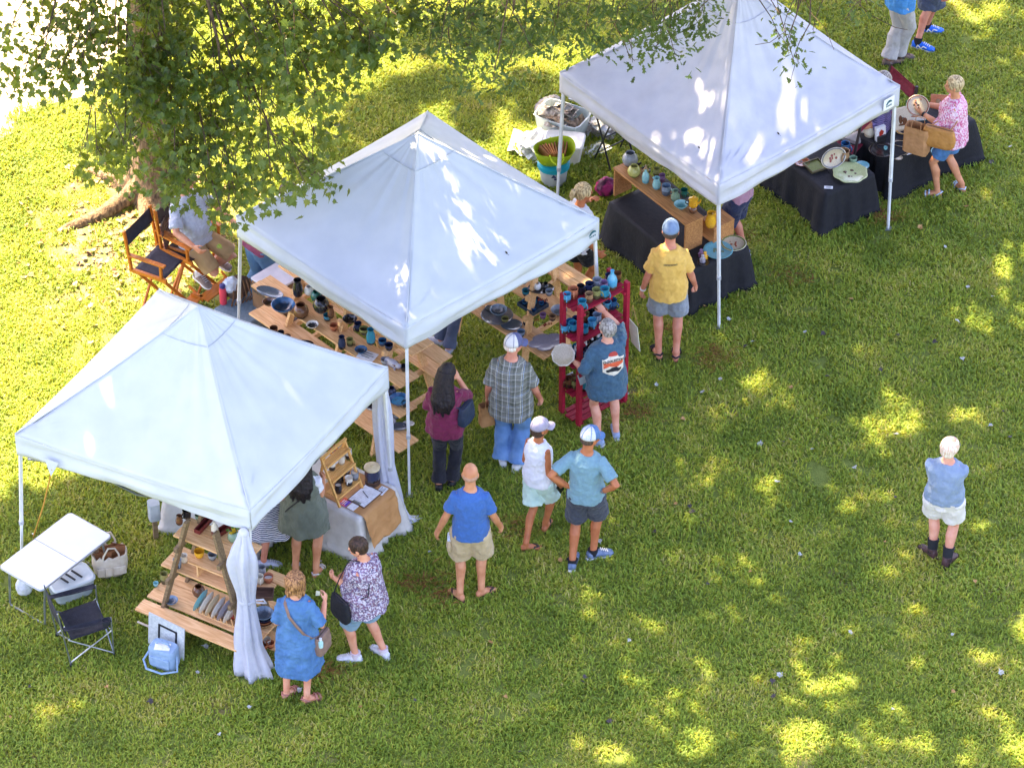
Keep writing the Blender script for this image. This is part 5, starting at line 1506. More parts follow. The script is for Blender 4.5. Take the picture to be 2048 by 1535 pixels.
P = person('seated vendor in purple striped shirt and pale trousers under the farthest canopy', [(1696, 330), (1708, 312)], -98, 1.66, 'warm', seat=(vx, vy, .56),
    top=dict(m=pattern_mat('stripe_purple', 'stripe', [srgb('#4a4a74'), srgb('#7d6f9c')], 40), hem=-.08, sleeve=1.2, ease=.028), legs=dict(m=cloth('pale_trousers', '#bdb9b4', '#adaaa8', 8), kind='trousers', to=1.9, ease=.022, flare=.02),
    shoes=dict(m=mat('shoe_grey2', srgb('#7a8294'), None, .7), sole=WHITE_SOLE), hair=dict(m=H_GREY, style='bob'), handL=(-.2, .3, .74), handR=(.2, .3, .74), lean=-4, footaz=(-98, -98), build=1.0, bust=.03)
# ================================================================== FURNITURE
def wood(name, a, b, rough=.6, st=(2.5, 26, 26)):
    return mat('wood_' + name, srgb(a), srgb(b), rough, 2.2, st, bump=.15, bscale=6, detail=6, rnd=.08)
PINE = wood('pine', '#e9bf8c', '#cf9d66'); WEATH = wood('weathered', '#8b7658', '#65543e', .8); BAMB = wood('bamboo', '#e8b56c', '#d29c52')
ORANGEW = wood('orange', '#d07c2a', '#b5641c', .4); REDW = wood('red', '#a51c3a', '#88162f', .45); BOXW = wood('crate', '#c08a54', '#9c6b3d')
def yaw_of(az): return R(90 - az)          # local +x along azimuth az
def bevel_box(mb, c, s, rot=None): mb.box(c, s, rot)
def pt(t, p):                               # local point of a thing in world space
    return Matrix.Translation(t.location) @ rotz(t.rotation_euler.z).to_4x4() @ Vector(p)

# --- white folding table
q = [W(px, py, .56) for px, py in ((0, 1131), (83, 1180), (224, 1070), (137, 1024))]
c = sum(q, Vector()) / 4; a = heading((0, 0), (q[2] - q[1]).xy)
t = thing('folding_table', 'long white folding table with tubular legs beside the nearest canopy', 'table', (c.x, c.y, 0), a)
L_, w_ = (q[2] - q[1]).length, (q[1] - q[0]).length
TW = mat('table_white', srgb('#e3e7ea'), srgb('#dce0e4'), .4, 4)
B = MB(); n = 5
rc = [(L_ / 2 - .05, w_ / 2 - .05)]; poly = []
for sx, sy, a0 in ((1, 1, 0), (-1, 1, 90), (-1, -1, 180), (1, -1, 270)):
    for k in range(n): 
        an = R(a0 + 90 * k / (n - 1)); poly.append((sx * (L_ / 2 - .045) + .045 * math.cos(an), sy * (w_ / 2 - .045) + .045 * math.sin(an)))
B.prism(poly, .535, .56); B.build('table_top', TW, t, bevel=.004)
B = MB(); pr = [(x * 1.004, y * 1.006) for x, y in poly]
B.tube([(x, y, .546) for x, y in pr + pr[:1]], .011, 6); B.build('edge_trim', STEEL, t, smooth=True)
B = MB(); B.box((0, 0, .561), (.006, w_ * .985, .003)); B.build('fold_seam', STEEL, t)
for s in (-1, 1):
    x = s * (L_ / 2 - .10); B = MB()
    for y in (-1, 1): B.tube([(x, y * w_ * .42, .535), (x + s * .03, y * w_ * .42, .27), (x + s * .05, y * w_ * .42, .012)], .012, 8)
    B.tube([(x + s * .05, -w_ * .42, .012), (x + s * .05, w_ * .42, .012)], .012, 8); B.build('leg_frame', STEEL, t, smooth=True)
# --- tote bag
CANV = mat('canvas_cream', srgb('#ded4c4'), srgb('#cdbfaa'), .9, 12, bump=.3, bscale=50)
x, y, _ = xy(222, 1147)
t = thing('tote_bag', 'cream canvas tote bag with rope handles full of folded brown bags', 'bag', (x, y, .03), .25)
B = MB(); rings = []
for z, s, j in ((0, .80, 0), (.06, .95, .01), (.16, 1.02, .02), (.25, 1.0, .03), (.29, 1.02, .04)):
    rings.append([v + Vector((0, 0, j * math.sin(3 * i))) for i, v in enumerate(ell(Vector((0, 0, z)), .185 * s, .115 * s, Matrix.Identity(3), 26, 3))])
inner = [[Vector((v.x * .93, v.y * .92, v.z)) for v in rings[-1]], [Vector((v.x * .9, v.y * .9, .12)) for v in rings[0]]]
B.loft(rings + inner); B.build('body', CANV, t, smooth='all')
for s in (-1, 1):
    B = MB(); B.tube([(-.09, s * .105, .25), (-.075, s * .12, .34), (-.02, s * .13 + .03, .42), (.05, s * .13 + .03, .41), (.085, s * .12, .34), (.09, s * .105, .25)], .010, 8); B.build('handle', CANV, t, smooth=True)
B = MB()
for i, s in enumerate((-1, -.3, .45, 1)): B.box((s * .115, -.118, .11), (.075, .018, .11), rotz(.1 * s))
B.build('pocket', CANV, t, bevel=.008)
B = MB(); rg = random.Random(2)
for i in range(9): B.box((rg.uniform(-.11, .11), rg.uniform(-.05, .05), .24), (.15, .006, .16), rotz(rg.uniform(-.5, .5)) @ rotx(rg.uniform(-.4, .4)))
B.build('folded_bags', mat('kraft_dark', srgb('#9c6b45'), srgb('#7d5233'), .9, 10), t)
# --- plastic bin under the table, white sack
CLEAR = mat('clear_plastic', srgb('#cfd8da'), srgb('#b8c4c8'), .25, 8, transl=.35)
def plastic_bin(label, px, py, rz, l, w, h, lid, content=None, m=None):
    x, y, _ = xy(px, py); t = thing('storage_bin', label, 'bin', (x, y, .01), rz)
    B = MB(); R4 = []
    for z, s in ((0, .86), (.02, .88), (h * .9, 1), (h, 1.03)): R4.append(ell(Vector((0, 0, z)), l / 2 * s, w / 2 * s, Matrix.Identity(3), 32, 7))
    R4 += [[Vector((v.x * .95, v.y * .95, h)) for v in R4[-1]], [Vector((v.x * .9, v.y * .9, .02)) for v in R4[0]]]
    B.loft(R4); B.build('body', m or CLEAR, t, smooth=True)
    if lid:
        B = MB(); B.loft([ell(Vector((0, 0, z)), l / 2 * s, w / 2 * s, Matrix.Identity(3), 32, 7) for z, s in ((h + .002, 1.06), (h + .02, 1.06), (h + .03, .98), (h + .022, .92))]); B.build('lid', lid, t, smooth=True)
    return t
t = plastic_bin('clear lidded plastic bin on the grass under the white folding table', 143, 1186, .55, .46, .30, .20, mat('lid_white', srgb('#dfe4e6'), srgb('#cdd4d8'), .4, 8))
B = MB()
for i in range(3): B.box((-.08 + .08 * i, .0, .232), (.022, .16, .012), rotz(.3))
B.build('latch', BLACKP, t, bevel=.004)
def sack(name, label, cat, px, py, r, m, rz=0, z0=.0, seed=0, disp=.05, ds=.08):
    x, y, _ = xy(px, py, z0); B = MB(); B.ball((0, 0, r[2] * .9), r, n=20, m=12)
    o = fuse(B, name, m, min(r) * .09, 1, disp, ds)
    o.location = (x, y, z0); o.rotation_euler = (0, 0, rz); return tag(o, label, cat)
sack('plastic_sack', 'white plastic sack on the grass below the far end of the folding table', 'bag', 50, 1188, (.09, .07, .12), mat('sack_white', srgb('#dfe3e6'), srgb('#c9d0d6'), .4, 14, transl=.2))
# --- camp chair
x, y, _ = xy(170, 1290)
t = thing('camp_chair', 'black folding camp chair with a cup holder facing the shelves', 'chair', (x, y, 0), -R(68))
CHB = mat('camp_fabric', srgb('#2b2d36'), srgb('#23252d'), .85, 20, bump=.3)
def cloth_quad(B, P, sag, n=8, up=(0, 0, 1)):
    vs = []
    for j in range(n + 1):
        for i in range(n + 1):
            u, v = i / n, j / n
            p = Vector(P[0]).lerp(Vector(P[1]), u).lerp(Vector(P[3]).lerp(Vector(P[2]), u), v)
            p -= Vector(up) * sag * (16 * u * (1 - u) * v * (1 - v)); vs.append(p)
    B.add(vs, [(j * (n + 1) + i, j * (n + 1) + i + 1, (j + 1) * (n + 1) + i + 1, (j + 1) * (n + 1) + i) for j in range(n) for i in range(n)])
B = MB(); cloth_quad(B, ((-.25, -.22, .40), (.25, -.22, .40), (.26, .24, .44), (-.26, .24, .44)), .06); B.build('seat', CHB, t, smooth='all', solid=.008)
B = MB(); cloth_quad(B, ((-.27, -.26, .44), (.27, -.26, .44), (.27, -.36, .86), (-.27, -.36, .86)), .05, up=(0, 1, 0)); B.build('backrest', CHB, t, smooth='all', solid=.008)
for s in (-1, 1):
    B = MB(); cloth_quad(B, ((s * .33, -.31, .64), (s * .27, -.31, .64), (s * .27, .26, .62), (s * .35, .26, .62)), .03); o = B.build('armrest', CHB, t, smooth='all', solid=.010)
    if s > 0:
        B = MB(); B.lathe([(.032, .55), (.046, .57), (.052, .635), (.046, .637), (.040, .575), (0, .57)], 16, (.33, .20, 0)); B.build('cup_holder', CHB, o, smooth=True)
B = MB()
for s in (-1, 1):
    B.tube([(s * .27, -.26, .03), (s * .27, -.36, .88)], .0095, 6)          # back uprights
    B.tube([(s * .30, .27, .03), (s * .30, .27, .63)], .0095, 6)
    B.tube([(s * .27, -.26, .05), (s * .30, .27, .42)], .009, 6); B.tube([(s * .30, .27, .05), (s * .27, -.26, .42)], .009, 6)
for y_ in (-.26, .27):
    B.tube([(-.28, y_, .05), (.26, y_ * .95, .42)], .009, 6); B.tube([(.28, y_, .05), (-.26, y_ * .95, .42)], .009, 6)
B.build('tube_frame', STEEL, t, smooth=True)
B = MB()
for sx in (-1, 1):
    for y_ in (-.26, .27): B.ball((sx * .285, y_, .025), (.022, .022, .025), n=8, m=6)
B.build('foot_cap', BLACKP, t, smooth=True); t.scale = (.86, .86, .86)

# --- plank and rail displays
def ladder_shelf(label, origin, az, frames, planks, railm, rungs, cleat=.10, group=None):
    """origin ground point, local x along the planks (azimuth az), local y away; frames: (rail pairs); planks: (z, u0, u1, v0, v1, n)"""
    t = thing('ladder_shelf', label, 'shelf', origin, yaw_of(az), group)
    for f in frames:
        B = MB()
        for p0, p1 in f: B.bar(p0, p1, .036, .085, up=(0, 1, 0))
        o = B.build('side_frame', railm, t, bevel=.003)
        # rungs between the front and back rail at each level
        B = MB(); (a0, a1), (b0, b1) = f[0], f[-1]
        for z in rungs:
            fa = (z - .055 - a0[2]) / (a1[2] - a0[2]); fb = (z - .055 - b0[2]) / (b1[2] - b0[2])
            if 0 < fa < 1: 
                pa, pb = Vector(a0).lerp(Vector(a1), fa), Vector(b0).lerp(Vector(b1), fb); d = (pb - pa).normalized() * cleat
                B.bar(pa - d, pb + d, .04, .06)
        B.build('rung', railm, o, bevel=.003)
    for i, (z, u0, u1, v0, v1, n) in enumerate(planks):
        B = MB(); w = (v1 - v0) / n
        for k in range(n): B.box(((u0 + u1) / 2 + .004 * ((k * 7) % 3 - 1), v0 + w * (k + .5), z - .011), (u1 - u0 - .006 * ((k * 5) % 3), w - .005, .022))
        B.build('shelf_board', PINE, t, bevel=.002)
    return t
# nearest stall
o = W(404, 1247, .36); U1 = 120
S1 = ladder_shelf('plank display of weathered rails and pine boards at the near corner of the nearest canopy', (o.x, o.y, 0), U1,
    [[((-.58, .02, 0), (-.17, .10, 1.62)), ((-.58, .50, 0), (-.17, .42, 1.62))], [((.58, .02, 0), (.17, .10, 1.62)), ((.58, .50, 0), (.17, .42, 1.62))]],
    [(.36, -.72, .52, -.16, .02, 1), (.36, -.72, .66, .065, .50, 3), (.36, -.72, .66, .545, .66, 1), (.84, -.55, .64, .115, .29, 1), (.84, -.55, .64, .295, .46, 1), (.84, .45, .80, .47, .62, 1), (1.32, -.37, .50, .12, .28, 1), (1.32, -.37, .50, .285, .44, 1), (.18, .52, .86, .20, .44, 2)], WEATH, (.36, .84, 1.32))
def on(t, u, v, z): return tuple(pt(t, (u, v, z)))
t = thing('box_shelf', 'small pine box shelf standing on the middle boards of the near display', 'shelf', on(S1, .02, .24, .842), S1.rotation_euler.z)
B = MB(); B.box((0, 0, .155), (.50, .20, .02)); B.build('top_board', PINE, t, bevel=.002)
B = MB(); B.box((-.14, 0, .0725), (.02, .19, .145)); B.box((.22, 0, .0725), (.02, .19, .145)); B.build('upright', PINE, t, bevel=.002)
# plate rack with six plates
t = thing('plate_rack', 'slanted wooden rack holding the row of stoneware plates', 'rack', on(S1, .10, .16, .362), S1.rotation_euler.z)
B = MB()
for y_ in (-.06, .08): B.bar((-.24, y_, .03), (.24, y_, .03), .02, .02)
for k in range(7):
    B.bar((-.22 + k * .073, -.06, .03), (-.235 + k * .073, -.07, .13), .012, .012); B.bar((-.22 + k * .073, .08, .03), (-.235 + k * .073, .09, .13), .012, .012)
B.build('rail', PINE, t)
# leaning board and lunch bag
x, y, _ = on(S1, -.30, -.245, 0)
t = thing('leaning_board', 'pale mottled board with a black framed square leaning on the near display', 'board', (x, y, .02), yaw_of(U1 + 4))
Mx = rotx(-.12)
MB().box(Mx @ Vector((0, 0, .205)), (.46, .012, .41), Mx).build('panel', mat('board_grey', srgb('#c6cccb'), srgb('#aeb6b6'), .8, 40), t)
B = MB()
for dx, dz, sx, sz in ((0, .10, .24, .022), (0, -.10, .24, .022), (-.11, 0, .022, .2), (.11, 0, .022, .2)): B.box(Mx @ Vector((dx + .02, -.009, .22 + dz)), (sx, .006, sz), Mx)
B.build('black_square', BLACKP, t)
x, y, _ = on(S1, -.22, -.39, 0)
LB = mat('lunch_blue', srgb('#8fa9c4'), srgb('#7f9bb9'), .8, 20, bump=.25)
t = thing('lunch_bag', 'pale blue lunch bag with shoulder strap on the grass before the near display', 'bag', (x, y, .02), yaw_of(U1 - 6))
B = MB(); B.loft([ell(Vector((0, 0, z)), .15 * s, .10 * s2, Matrix.Identity(3), 28, 4.5) for z, s, s2 in ((0, .95, .95), (.03, 1, 1), (.19, .98, .95), (.215, .92, .9))]); b = B.build('body', LB, t, smooth=True)
B = MB(); B.loft([ell(Vector((0, .0, z)), .150 * s, .10 * s, Matrix.Identity(3), 28, 4.5) for z, s in ((.208, .99), (.236, .97), (.25, .88))]); B.build('lid', LB, t, smooth=True)
B = MB(); B.box((0, -.101, .095), (.22, .02, .12)); B.build('pocket', LB, t, bevel=.008)
B = MB(); B.tube([(-.15, 0, .16), (-.20, -.08, .05), (-.12, -.17, .03), (.06, -.18, .035), (.2, -.1, .05), (.152, 0, .16)], .012, 6); B.tube([(-.08, 0, .25), (-.06, 0, .29), (.06, 0, .29), (.08, 0, .25)], .011, 6); B.build('strap', LB, t, smooth=True)
B = MB(); B.box((0, -.02, .2535), (.16, .1, .006), rotz(.3)); B.build('paper', mat('paper_white', srgb('#e9ebee'), None, .8), t)
a, b = W(276, 1247, .02), W(316, 1269, .02)
B = MB(); B.tube([(0, 0, .03), (b - a) * .5 + Vector((0, 0, .05)), (b - a) + Vector((0, 0, .03))], .012, 6); o = B.build('pale_stick', mat('stick_pale', srgb('#d8cfc0'), srgb('#bfb3a0'), .8), None, (a.x, a.y, .02), smooth=True); tag(o, 'pale peeled stick lying beside the lunch bag', 'stick')

# --- cloth covered tables
def draped(name, label, q, z, m, drop, waves=7, amp=.03, flare=.06, seed=0, group=None, legs=True):
    """cloth over a table: q four top corners (world), hanging to the ground with folds; returns table thing"""
    rng = random.Random(seed)
    c = sum(q, Vector()) / 4; a = heading((0, 0), (q[1] - q[0]).xy); inv = rotz(-a)
    Q = [inv @ (p - c) for p in q]
    l = ((Q[1] - Q[0]).length + (Q[2] - Q[3]).length) / 2; w = ((Q[2] - Q[1]).length + (Q[3] - Q[0]).length) / 2
    t = thing('table', label, 'table', (c.x, c.y, 0), a, group)
    B = MB(); B.box((0, 0, z - .022), (l - .03, w - .03, .03)); B.build('table_top', mat('table_ply', srgb('#8a7f74'), None, .7), t)
    for sx in (-1, 1):
        for sy in (-1, 1):
            MB().tube([(sx * (l / 2 - .12), sy * (w / 2 - .1), 0), (sx * (l / 2 - .12), sy * (w / 2 - .1), z - .03)], .014, 8).build('leg', STEEL, t)
    n = 120; vs = []; per = []
    for k in range(n):
        s = k / n * 4; e = int(s); f = s - e
        cs = [(-l / 2, -w / 2), (l / 2, -w / 2), (l / 2, w / 2), (-l / 2, w / 2)]
        p = Vector((*cs[e], 0)).lerp(Vector((*cs[(e + 1) % 4], 0)), f); nrm = [(0, -1), (1, 0), (0, 1), (-1, 0)][e]
        cor = min(f, 1 - f); nv = Vector((*nrm, 0))
        if cor < .12:
            o2 = [(0, -1), (1, 0), (0, 1), (-1, 0)][(e + (1 if f > .5 else 3)) % 4]; wgt = .5 * (1 - cor / .12); nv = (nv * (1 - wgt) + Vector((*o2, 0)) * wgt).normalized()
        per.append((p, nv, cor))
    ph = [rng.uniform(0, 6) for _ in range(4)]; rows = 9
    for j in range(rows + 1):
        v = j / rows
        for k, (p, nv, cor) in enumerate(per):
            t_ = k / n * 2 * PI
            fo = amp * (math.sin(waves * t_ + ph[0]) + .6 * math.sin(waves * 2.3 * t_ + ph[1]) + .4 * math.sin(waves * 3.7 * t_ + ph[2])) * v ** .8
            cr = max(0, 1 - cor / .16)
            off = .004 + flare * v * (1 + 1.3 * cr) + fo + .010 * math.sin(v * 3)
            zz = z - drop * v
            if drop >= z - .02 and v == 1: zz = .012 + .0 * cr; off += .03
            vs.append(p + nv * off + Vector((0, 0, zz if zz > .01 else .01)))
    fs = [(j * n + k, j * n + (k + 1) % n, (j + 1) * n + (k + 1) % n, (j + 1) * n + k) for j in range(rows) for k in range(n)]
    B = MB(); B.add(vs, fs)
    g = 12; o = len(B.v); top = []
    # top sheet: concentric rings inward so the edge matches
    for j in range(1, g + 1):
        s = 1 - j / g
        top += [Vector((p.x * s + nv.x * .004 * s, p.y * s + nv.y * .004 * s, z + .003 * math.sin(5 * p.x * s + 7 * p.y * s + seed))) for p, nv, cor in per]
    B.v += [tuple(v) for v in top]; 
    for j in range(g):
        for k in range(n):
            a0 = (k if j == 0 else o + (j - 1) * n + k); a1 = ((k + 1) % n if j == 0 else o + (j - 1) * n + (k + 1) % n)
            B.f.append((a0, o + j * n + k, o + j * n + (k + 1) % n, a1)); B.mi.append(0)
    co = B.build(name, m, None, (c.x, c.y, 0), a, smooth='all', solid=.003)
    return t, co
BLKC = mat('cloth_black', srgb('#1c1d23'), srgb('#16171d'), .8, 14, bump=.3, bscale=30)
WHTC = mat('cloth_white', srgb('#d9d7d2'), srgb('#cbc9c4'), .85, 9, bump=.35, bscale=22, transl=.1)
GRYC = mat('cloth_bluegrey', srgb('#7c8e9c'), srgb('#6c7f8e'), .85, 30, bump=.3)
def rect(p0, p1, p2, z):                    # photo corners p0 -> p1 (long), p1 -> p2 (short)
    a, b, c = W(*p0, z), W(*p1, z), W(*p2, z); return [a, b, c, a + (c - b)]
# mug table
a, b = W(717, 1037, .60), W(791, 974, .60); d = (b - a).xy.normalized(); ax = Vector((-d.y, d.x, 0)); 
if ax.x > 0: ax = -ax
q = [b + ax * 1.5, b, a, a + ax * 1.5]; q = [a + ax * 1.5, a, b, b + ax * 1.5]
TM, CM = draped('tablecloth', 'mug table under a white cloth at the right side of the nearest canopy', q, .60, WHTC, .585, 6, .028, .05, 3)
tag(CM, 'white tablecloth draped to the grass over the mug table', 'tablecloth')
# kraft runner over the end of the mug table
KR = mat('kraft_runner', srgb('#c3935f'), srgb('#b08150'), .85, 5, bump=.6, bscale=14)
B = MB(); cen = (a + b) / 2; L2 = (b - a).length; g = 20; vs = []
for i in range(g * 3 + 1):
    s = -.62 + i / (g * 3) * 1.02          # along the table axis, past the end it hangs down
    for j in range(g + 1):
        v = (j / g - .5) * L2 * .84
        p = cen - ax * 0
        cr = .010 * mnoise.noise((s * 9, v * 9, 2)) + .006 * mnoise.noise((s * 24, v * 22, 5))
        if s < 0: pp = cen + ax * (-s) + Vector((d.x, d.y, 0)) * v; pp.z = .609 + max(0, cr) * (.25 if s < -.1 else .8)
        else:
            pp = cen - ax * (.030 + .30 * s - .12 * s * s + max(-.004, cr * 2.4) + .012 * math.sin(v * 16) * s * 3) + Vector((d.x, d.y, 0)) * v * (1 - .12 * s); pp.z = .609 - s * .98
        vs.append(pp - Vector((cen.x, cen.y, 0)))
B.add(vs, [(i * (g + 1) + j, i * (g + 1) + j + 1, (i + 1) * (g + 1) + j + 1, (i + 1) * (g + 1) + j) for i in range(g * 3) for j in range(g)])
o = B.build('paper_runner', KR, None, (cen.x, cen.y, 0), smooth='all', solid=.002); tag(o, 'crumpled brown kraft paper runner hanging over the end of the mug table', 'paper')
TMz = .612
# second white table at the back left of the nearest stall
a2 = W(336, 952, .74); q = [a2, a2 + Vector((.87, -.49, 0)) * 1.0, a2 + Vector((.87, -.49, 0)) * 1.0 + Vector((.49, .87, 0)) * .5, a2 + Vector((.49, .87, 0)) * .5]
T5, C5 = draped('tablecloth', 'small table under a white cloth at the left inside the nearest canopy', q, .74, WHTC, .72, 5, .02, .05, 9)
tag(C5, 'white tablecloth hanging behind the top boards of the near display', 'tablecloth')
x, y, _ = xy(309, 1035, .30)
t = thing('clear_box', 'clear plastic jar with pink contents hanging at the left edge of the near display', 'container', (x, y, .3), .3)
B = MB(); B.loft([ell(Vector((0, 0, z)), .062, .062, Matrix.Identity(3), 20, 5) for z in (0, .22)]); B.build('body', CLEAR, t, smooth=True)
B = MB(); B.loft([ell(Vector((0, 0, z)), .058, .058, Matrix.Identity(3), 20, 5) for z in (.01, .10)]); B.build('contents', mat('pink_fill', srgb('#c98fae'), srgb('#b578a0'), .7), t, smooth=True)
MB().bar((0, 0, -.29), (0, 0, 0), .05, .05).build('stand', WEATH, t)

# --- bamboo ladder shelf on the mug table
bx = W(683, 985, TMz); ba = heading((0, 0), Vector((d.x, d.y)))
t = thing('mug_ladder', 'folding bamboo ladder shelf of mugs on the kraft paper', 'shelf', (bx.x, bx.y, TMz), ba)
for s in (-1, 1):
    B = MB(); B.bar((s * .19, -.13, 0), (s * .19, .10, .56), .022, .028); B.bar((s * .165, .20, 0), (s * .165, .08, .56), .02, .024); B.build('side_rail', BAMB, t, bevel=.002)
MUGSH = []
for z, y0, w in ((.10, -.02, .17), (.30, .035, .15), (.47, .075, .10)):
    B = MB()
    for k in range(5): B.box((0, y0 - w / 2 + w * (k + .5) / 5, z), (.36, w / 5 - .006, .010))
    B.box((0, y0 - w / 2 - .006, z), (.385, .012, .024)); B.build('slat_shelf', BAMB, t, bevel=.0015)
MUGL = t
B = MB(); B.box((0, .09, .565), (.42, .03, .025)); B.build('top_rail', BAMB, t, bevel=.002)

# --- lace curtains
LACE = mat('lace', srgb('#f2f3fa'), srgb('#e6e9f4'), .8, 18, bump=.5, bscale=60, transl=.5, tcol=(.8, .83, .92))
def curtain(label, pts, widths, seed, tie=None):
    """gathered cloth hanging through pts (world); widths of the gather at each"""
    rng = random.Random(seed); base = Vector((pts[0].x, pts[0].y, 0)); n = 40; rings = []
    P = []; Wd = []
    for i in range(len(pts) - 1):
        for s in range(6):
            f = s / 6; P.append(pts[i].lerp(pts[i + 1], f)); Wd.append(widths[i] + (widths[i + 1] - widths[i]) * (f * f * (3 - 2 * f)))
    P.append(pts[-1]); Wd.append(widths[-1])
    for i, (p, w) in enumerate(zip(P, Wd)):
        rr = []
        for k in range(n):
            a = 2 * PI * k / n
            r = w * (1 + .26 * math.sin(5 * a + i * .10 + seed) + .16 * math.sin(11 * a - i * .17))
            rr.append(p - base + Vector((math.cos(a) * r, math.sin(a) * r * .75, .006 * math.sin(7 * a) * (i == len(P) - 1))))
        rings.append(rr)
    B = MB(); B.loft(rings, cap=False)
    t = thing('lace_curtain', label, 'curtain', base)
    B.build('drape', LACE, t, smooth='all', solid=.002)
    if tie is not None:
        p = P[tie]; B = MB(); B.lathe([(Wd[tie] * 1.02, -.02), (Wd[tie] * 1.18, 0), (Wd[tie] * 1.02, .02)], 24, p - base, sy=.8)
        B.tube([p - base + Vector((Wd[tie], 0, 0)), p - base + Vector((Wd[tie] + .10, -.03, .04)), p - base + Vector((Wd[tie] + .13, -.04, .0)), p - base + Vector((Wd[tie] + .02, -.02, -.01))], .010, 6); B.build('tie', LACE, t, smooth='all')
    B = MB(); B.ball(Vector((0, 0, pts[0].z - .02)), (.05, .05, .06), n=12, m=8); B.build('knot', LACE, t, smooth='all')
    return t
f = W(507, 1340); g1 = Vector((f.x, f.y - .02, 0))
curtain('white lace curtain knotted round the near post of the nearest canopy', [g1 + Vector((-.02, 0, 1.93)), g1 + Vector((-.05, -.01, 1.55)), g1 + Vector((-.03, 0, 1.0)), g1 + Vector((-.02, -.02, .45)), g1 + Vector((.03, -.05, .03))], [.045, .125, .075, .115, .165], 2, 12)
f2 = W(788, 1040); g2 = Vector((f2.x - .06, f2.y + .02, 0)); e2 = W(832, 1036, .03)
curtain('white lace curtain trailing from the right post of the nearest canopy onto the grass', [Vector((g2.x - .04, g2.y, 1.92)), Vector((g2.x - .03, g2.y, 1.4)), Vector((g2.x - .02, g2.y - .02, .8)), Vector((g2.x + .05, g2.y - .05, .25)), Vector((g2.x + .14, g2.y - .08, .06)), e2], [.06, .085, .075, .10, .09, .05], 5)
# guy rope and flap
a, b = W(104, 938, 1.93), W(66, 1072, .02)
B = MB(); B.tube([Vector((0, 0, a.z)), (b - a) * .45 + Vector((0, 0, a.z - .06)), Vector((b.x - a.x, b.y - a.y, .0))], .008, 6); t = thing('guy_rope', 'orange guy rope pegged beside the far corner of the nearest canopy', 'rope', (a.x, a.y, 0))
B.build('rope', mat('rope_orange', srgb('#cf9c3f'), srgb('#b58330'), .8, 40), t, smooth=True)
MB().tube([(b.x - a.x, b.y - a.y, .06), (b.x - a.x + .02, b.y - a.y, -.03)], .008, 6).build('peg', STEEL, t)
B = MB(); B.prism([(-.08, 0), (.09, 0), (-.02, -.22)], -.002, .002, Matrix(((.9, 0, .44), (-.44, 0, .9), (0, 1, 0))), (0, 0, a.z + .12)); B.build('loop_flap', CLOTH, t)

# --- director chairs
def director_chair(label, x, y, az, fab, hs=.76, group=None, woodm=None):
    wm = woodm or ORANGEW
    t = thing('director_chair', label, 'chair', (x, y, 0), -R(az), group)
    B = MB(); cloth_quad(B, ((-.25, -.20, hs), (.25, -.20, hs), (.25, .20, hs), (-.25, .20, hs)), .03); B.build('seat', fab, t, smooth='all', solid=.006)
    B = MB(); cloth_quad(B, ((-.26, -.25, hs + .32), (.26, -.25, hs + .32), (.26, -.28, hs + .50), (-.26, -.28, hs + .50)), .04, up=(0, 1, 0)); B.build('backrest', fab, t, smooth='all', solid=.006)
    for s in (-1, 1):
        B = MB(); B.bar((s * .27, -.22, hs + .0), (s * .27, -.285, hs + .52), .028, .035, up=(1, 0, 0)); B.build('back_post', wm, t, bevel=.003)
        B = MB(); B.bar((s * .265, -.24, hs + .20), (s * .265, .23, hs + .20), .055, .022); o = B.build('armrest', wm, t, bevel=.004)
        B = MB(); B.bar((s * .265, .17, hs + .01), (s * .265, .17, hs + .19), .03, .03, up=(0, 1, 0)); B.build('arm_post', wm, o, bevel=.003)
        B = MB(); B.bar((s * .265, -.24, hs - .005), (s * .265, .24, hs - .005), .035, .045); B.build('seat_rail', wm, t, bevel=.003)
        B = MB(); B.bar((s * .265, -.21, .03), (s * .265, .23, .03), .035, .04); B.build('runner', wm, t, bevel=.003)
    for y_ in (-.17, .17):
        B = MB(); B.bar((-.26, y_, hs - .02), (.26, y_, .04), .035, .022, up=(0, 1, 0)); B.bar((.26, y_ + .025, hs - .02), (-.26, y_ + .025, .04), .035, .022, up=(0, 1, 0)); B.build('cross_leg', wm, t, bevel=.003)
    if hs > .6:
        B = MB(); B.box((0, .33, .27), (.44, .14, .018)); B.bar((-.22, .33, .255), (-.26, .18, .30), .02, .03); B.bar((.22, .33, .255), (.26, .18, .30), .02, .03); B.build('footrest', wm, t, bevel=.003)
    return t
CANB = mat('canvas_dark', srgb('#33343f'), srgb('#2a2b36'), .85, 30, bump=.2); MARN = mat('canvas_maroon', srgb('#7a1f36'), srgb('#69182d'), .85, 30, bump=.2)
x, y, _ = xy(322, 524, .76); director_chair('empty orange wood director chair with dark canvas seat and back', x, y, 118, CANB)
director_chair('orange wood director chair under the seated man', SEATED['root'].location.x - .06 * math.sin(R(128)), SEATED['root'].location.y - .06 * math.cos(R(128)), 128, mat('canvas_brown', srgb('#4f4038'), srgb('#43352e'), .85, 30), .76)
B = MB(); cloth_quad(B, ((-.13, 0, 0), (.13, 0, 0), (.15, -.04, .34), (-.12, -.04, .34)), .02, up=(0, 1, 0))
bl = SEATED['root'].location; qx, qy, _ = xy(338, 468, .9)
o = B.build('plaid_blanket', pattern_mat('blanket_plaid', 'plaid', [srgb('#5a3c36'), srgb('#c8b49c'), srgb('#8a5a48'), srgb('#33262a')], 9), None, (qx, qy, .78), -R(100), smooth='all', solid=.02); tag(o, 'brown plaid blanket hung over the side of the seated man\'s chair', 'blanket')
director_chair('maroon director chair with dark frame behind the middle black table', *xy(1690, 345)[:2], -60, MARN, .48, woodm=mat('dark_wood', srgb('#3a3234'), None, .5))
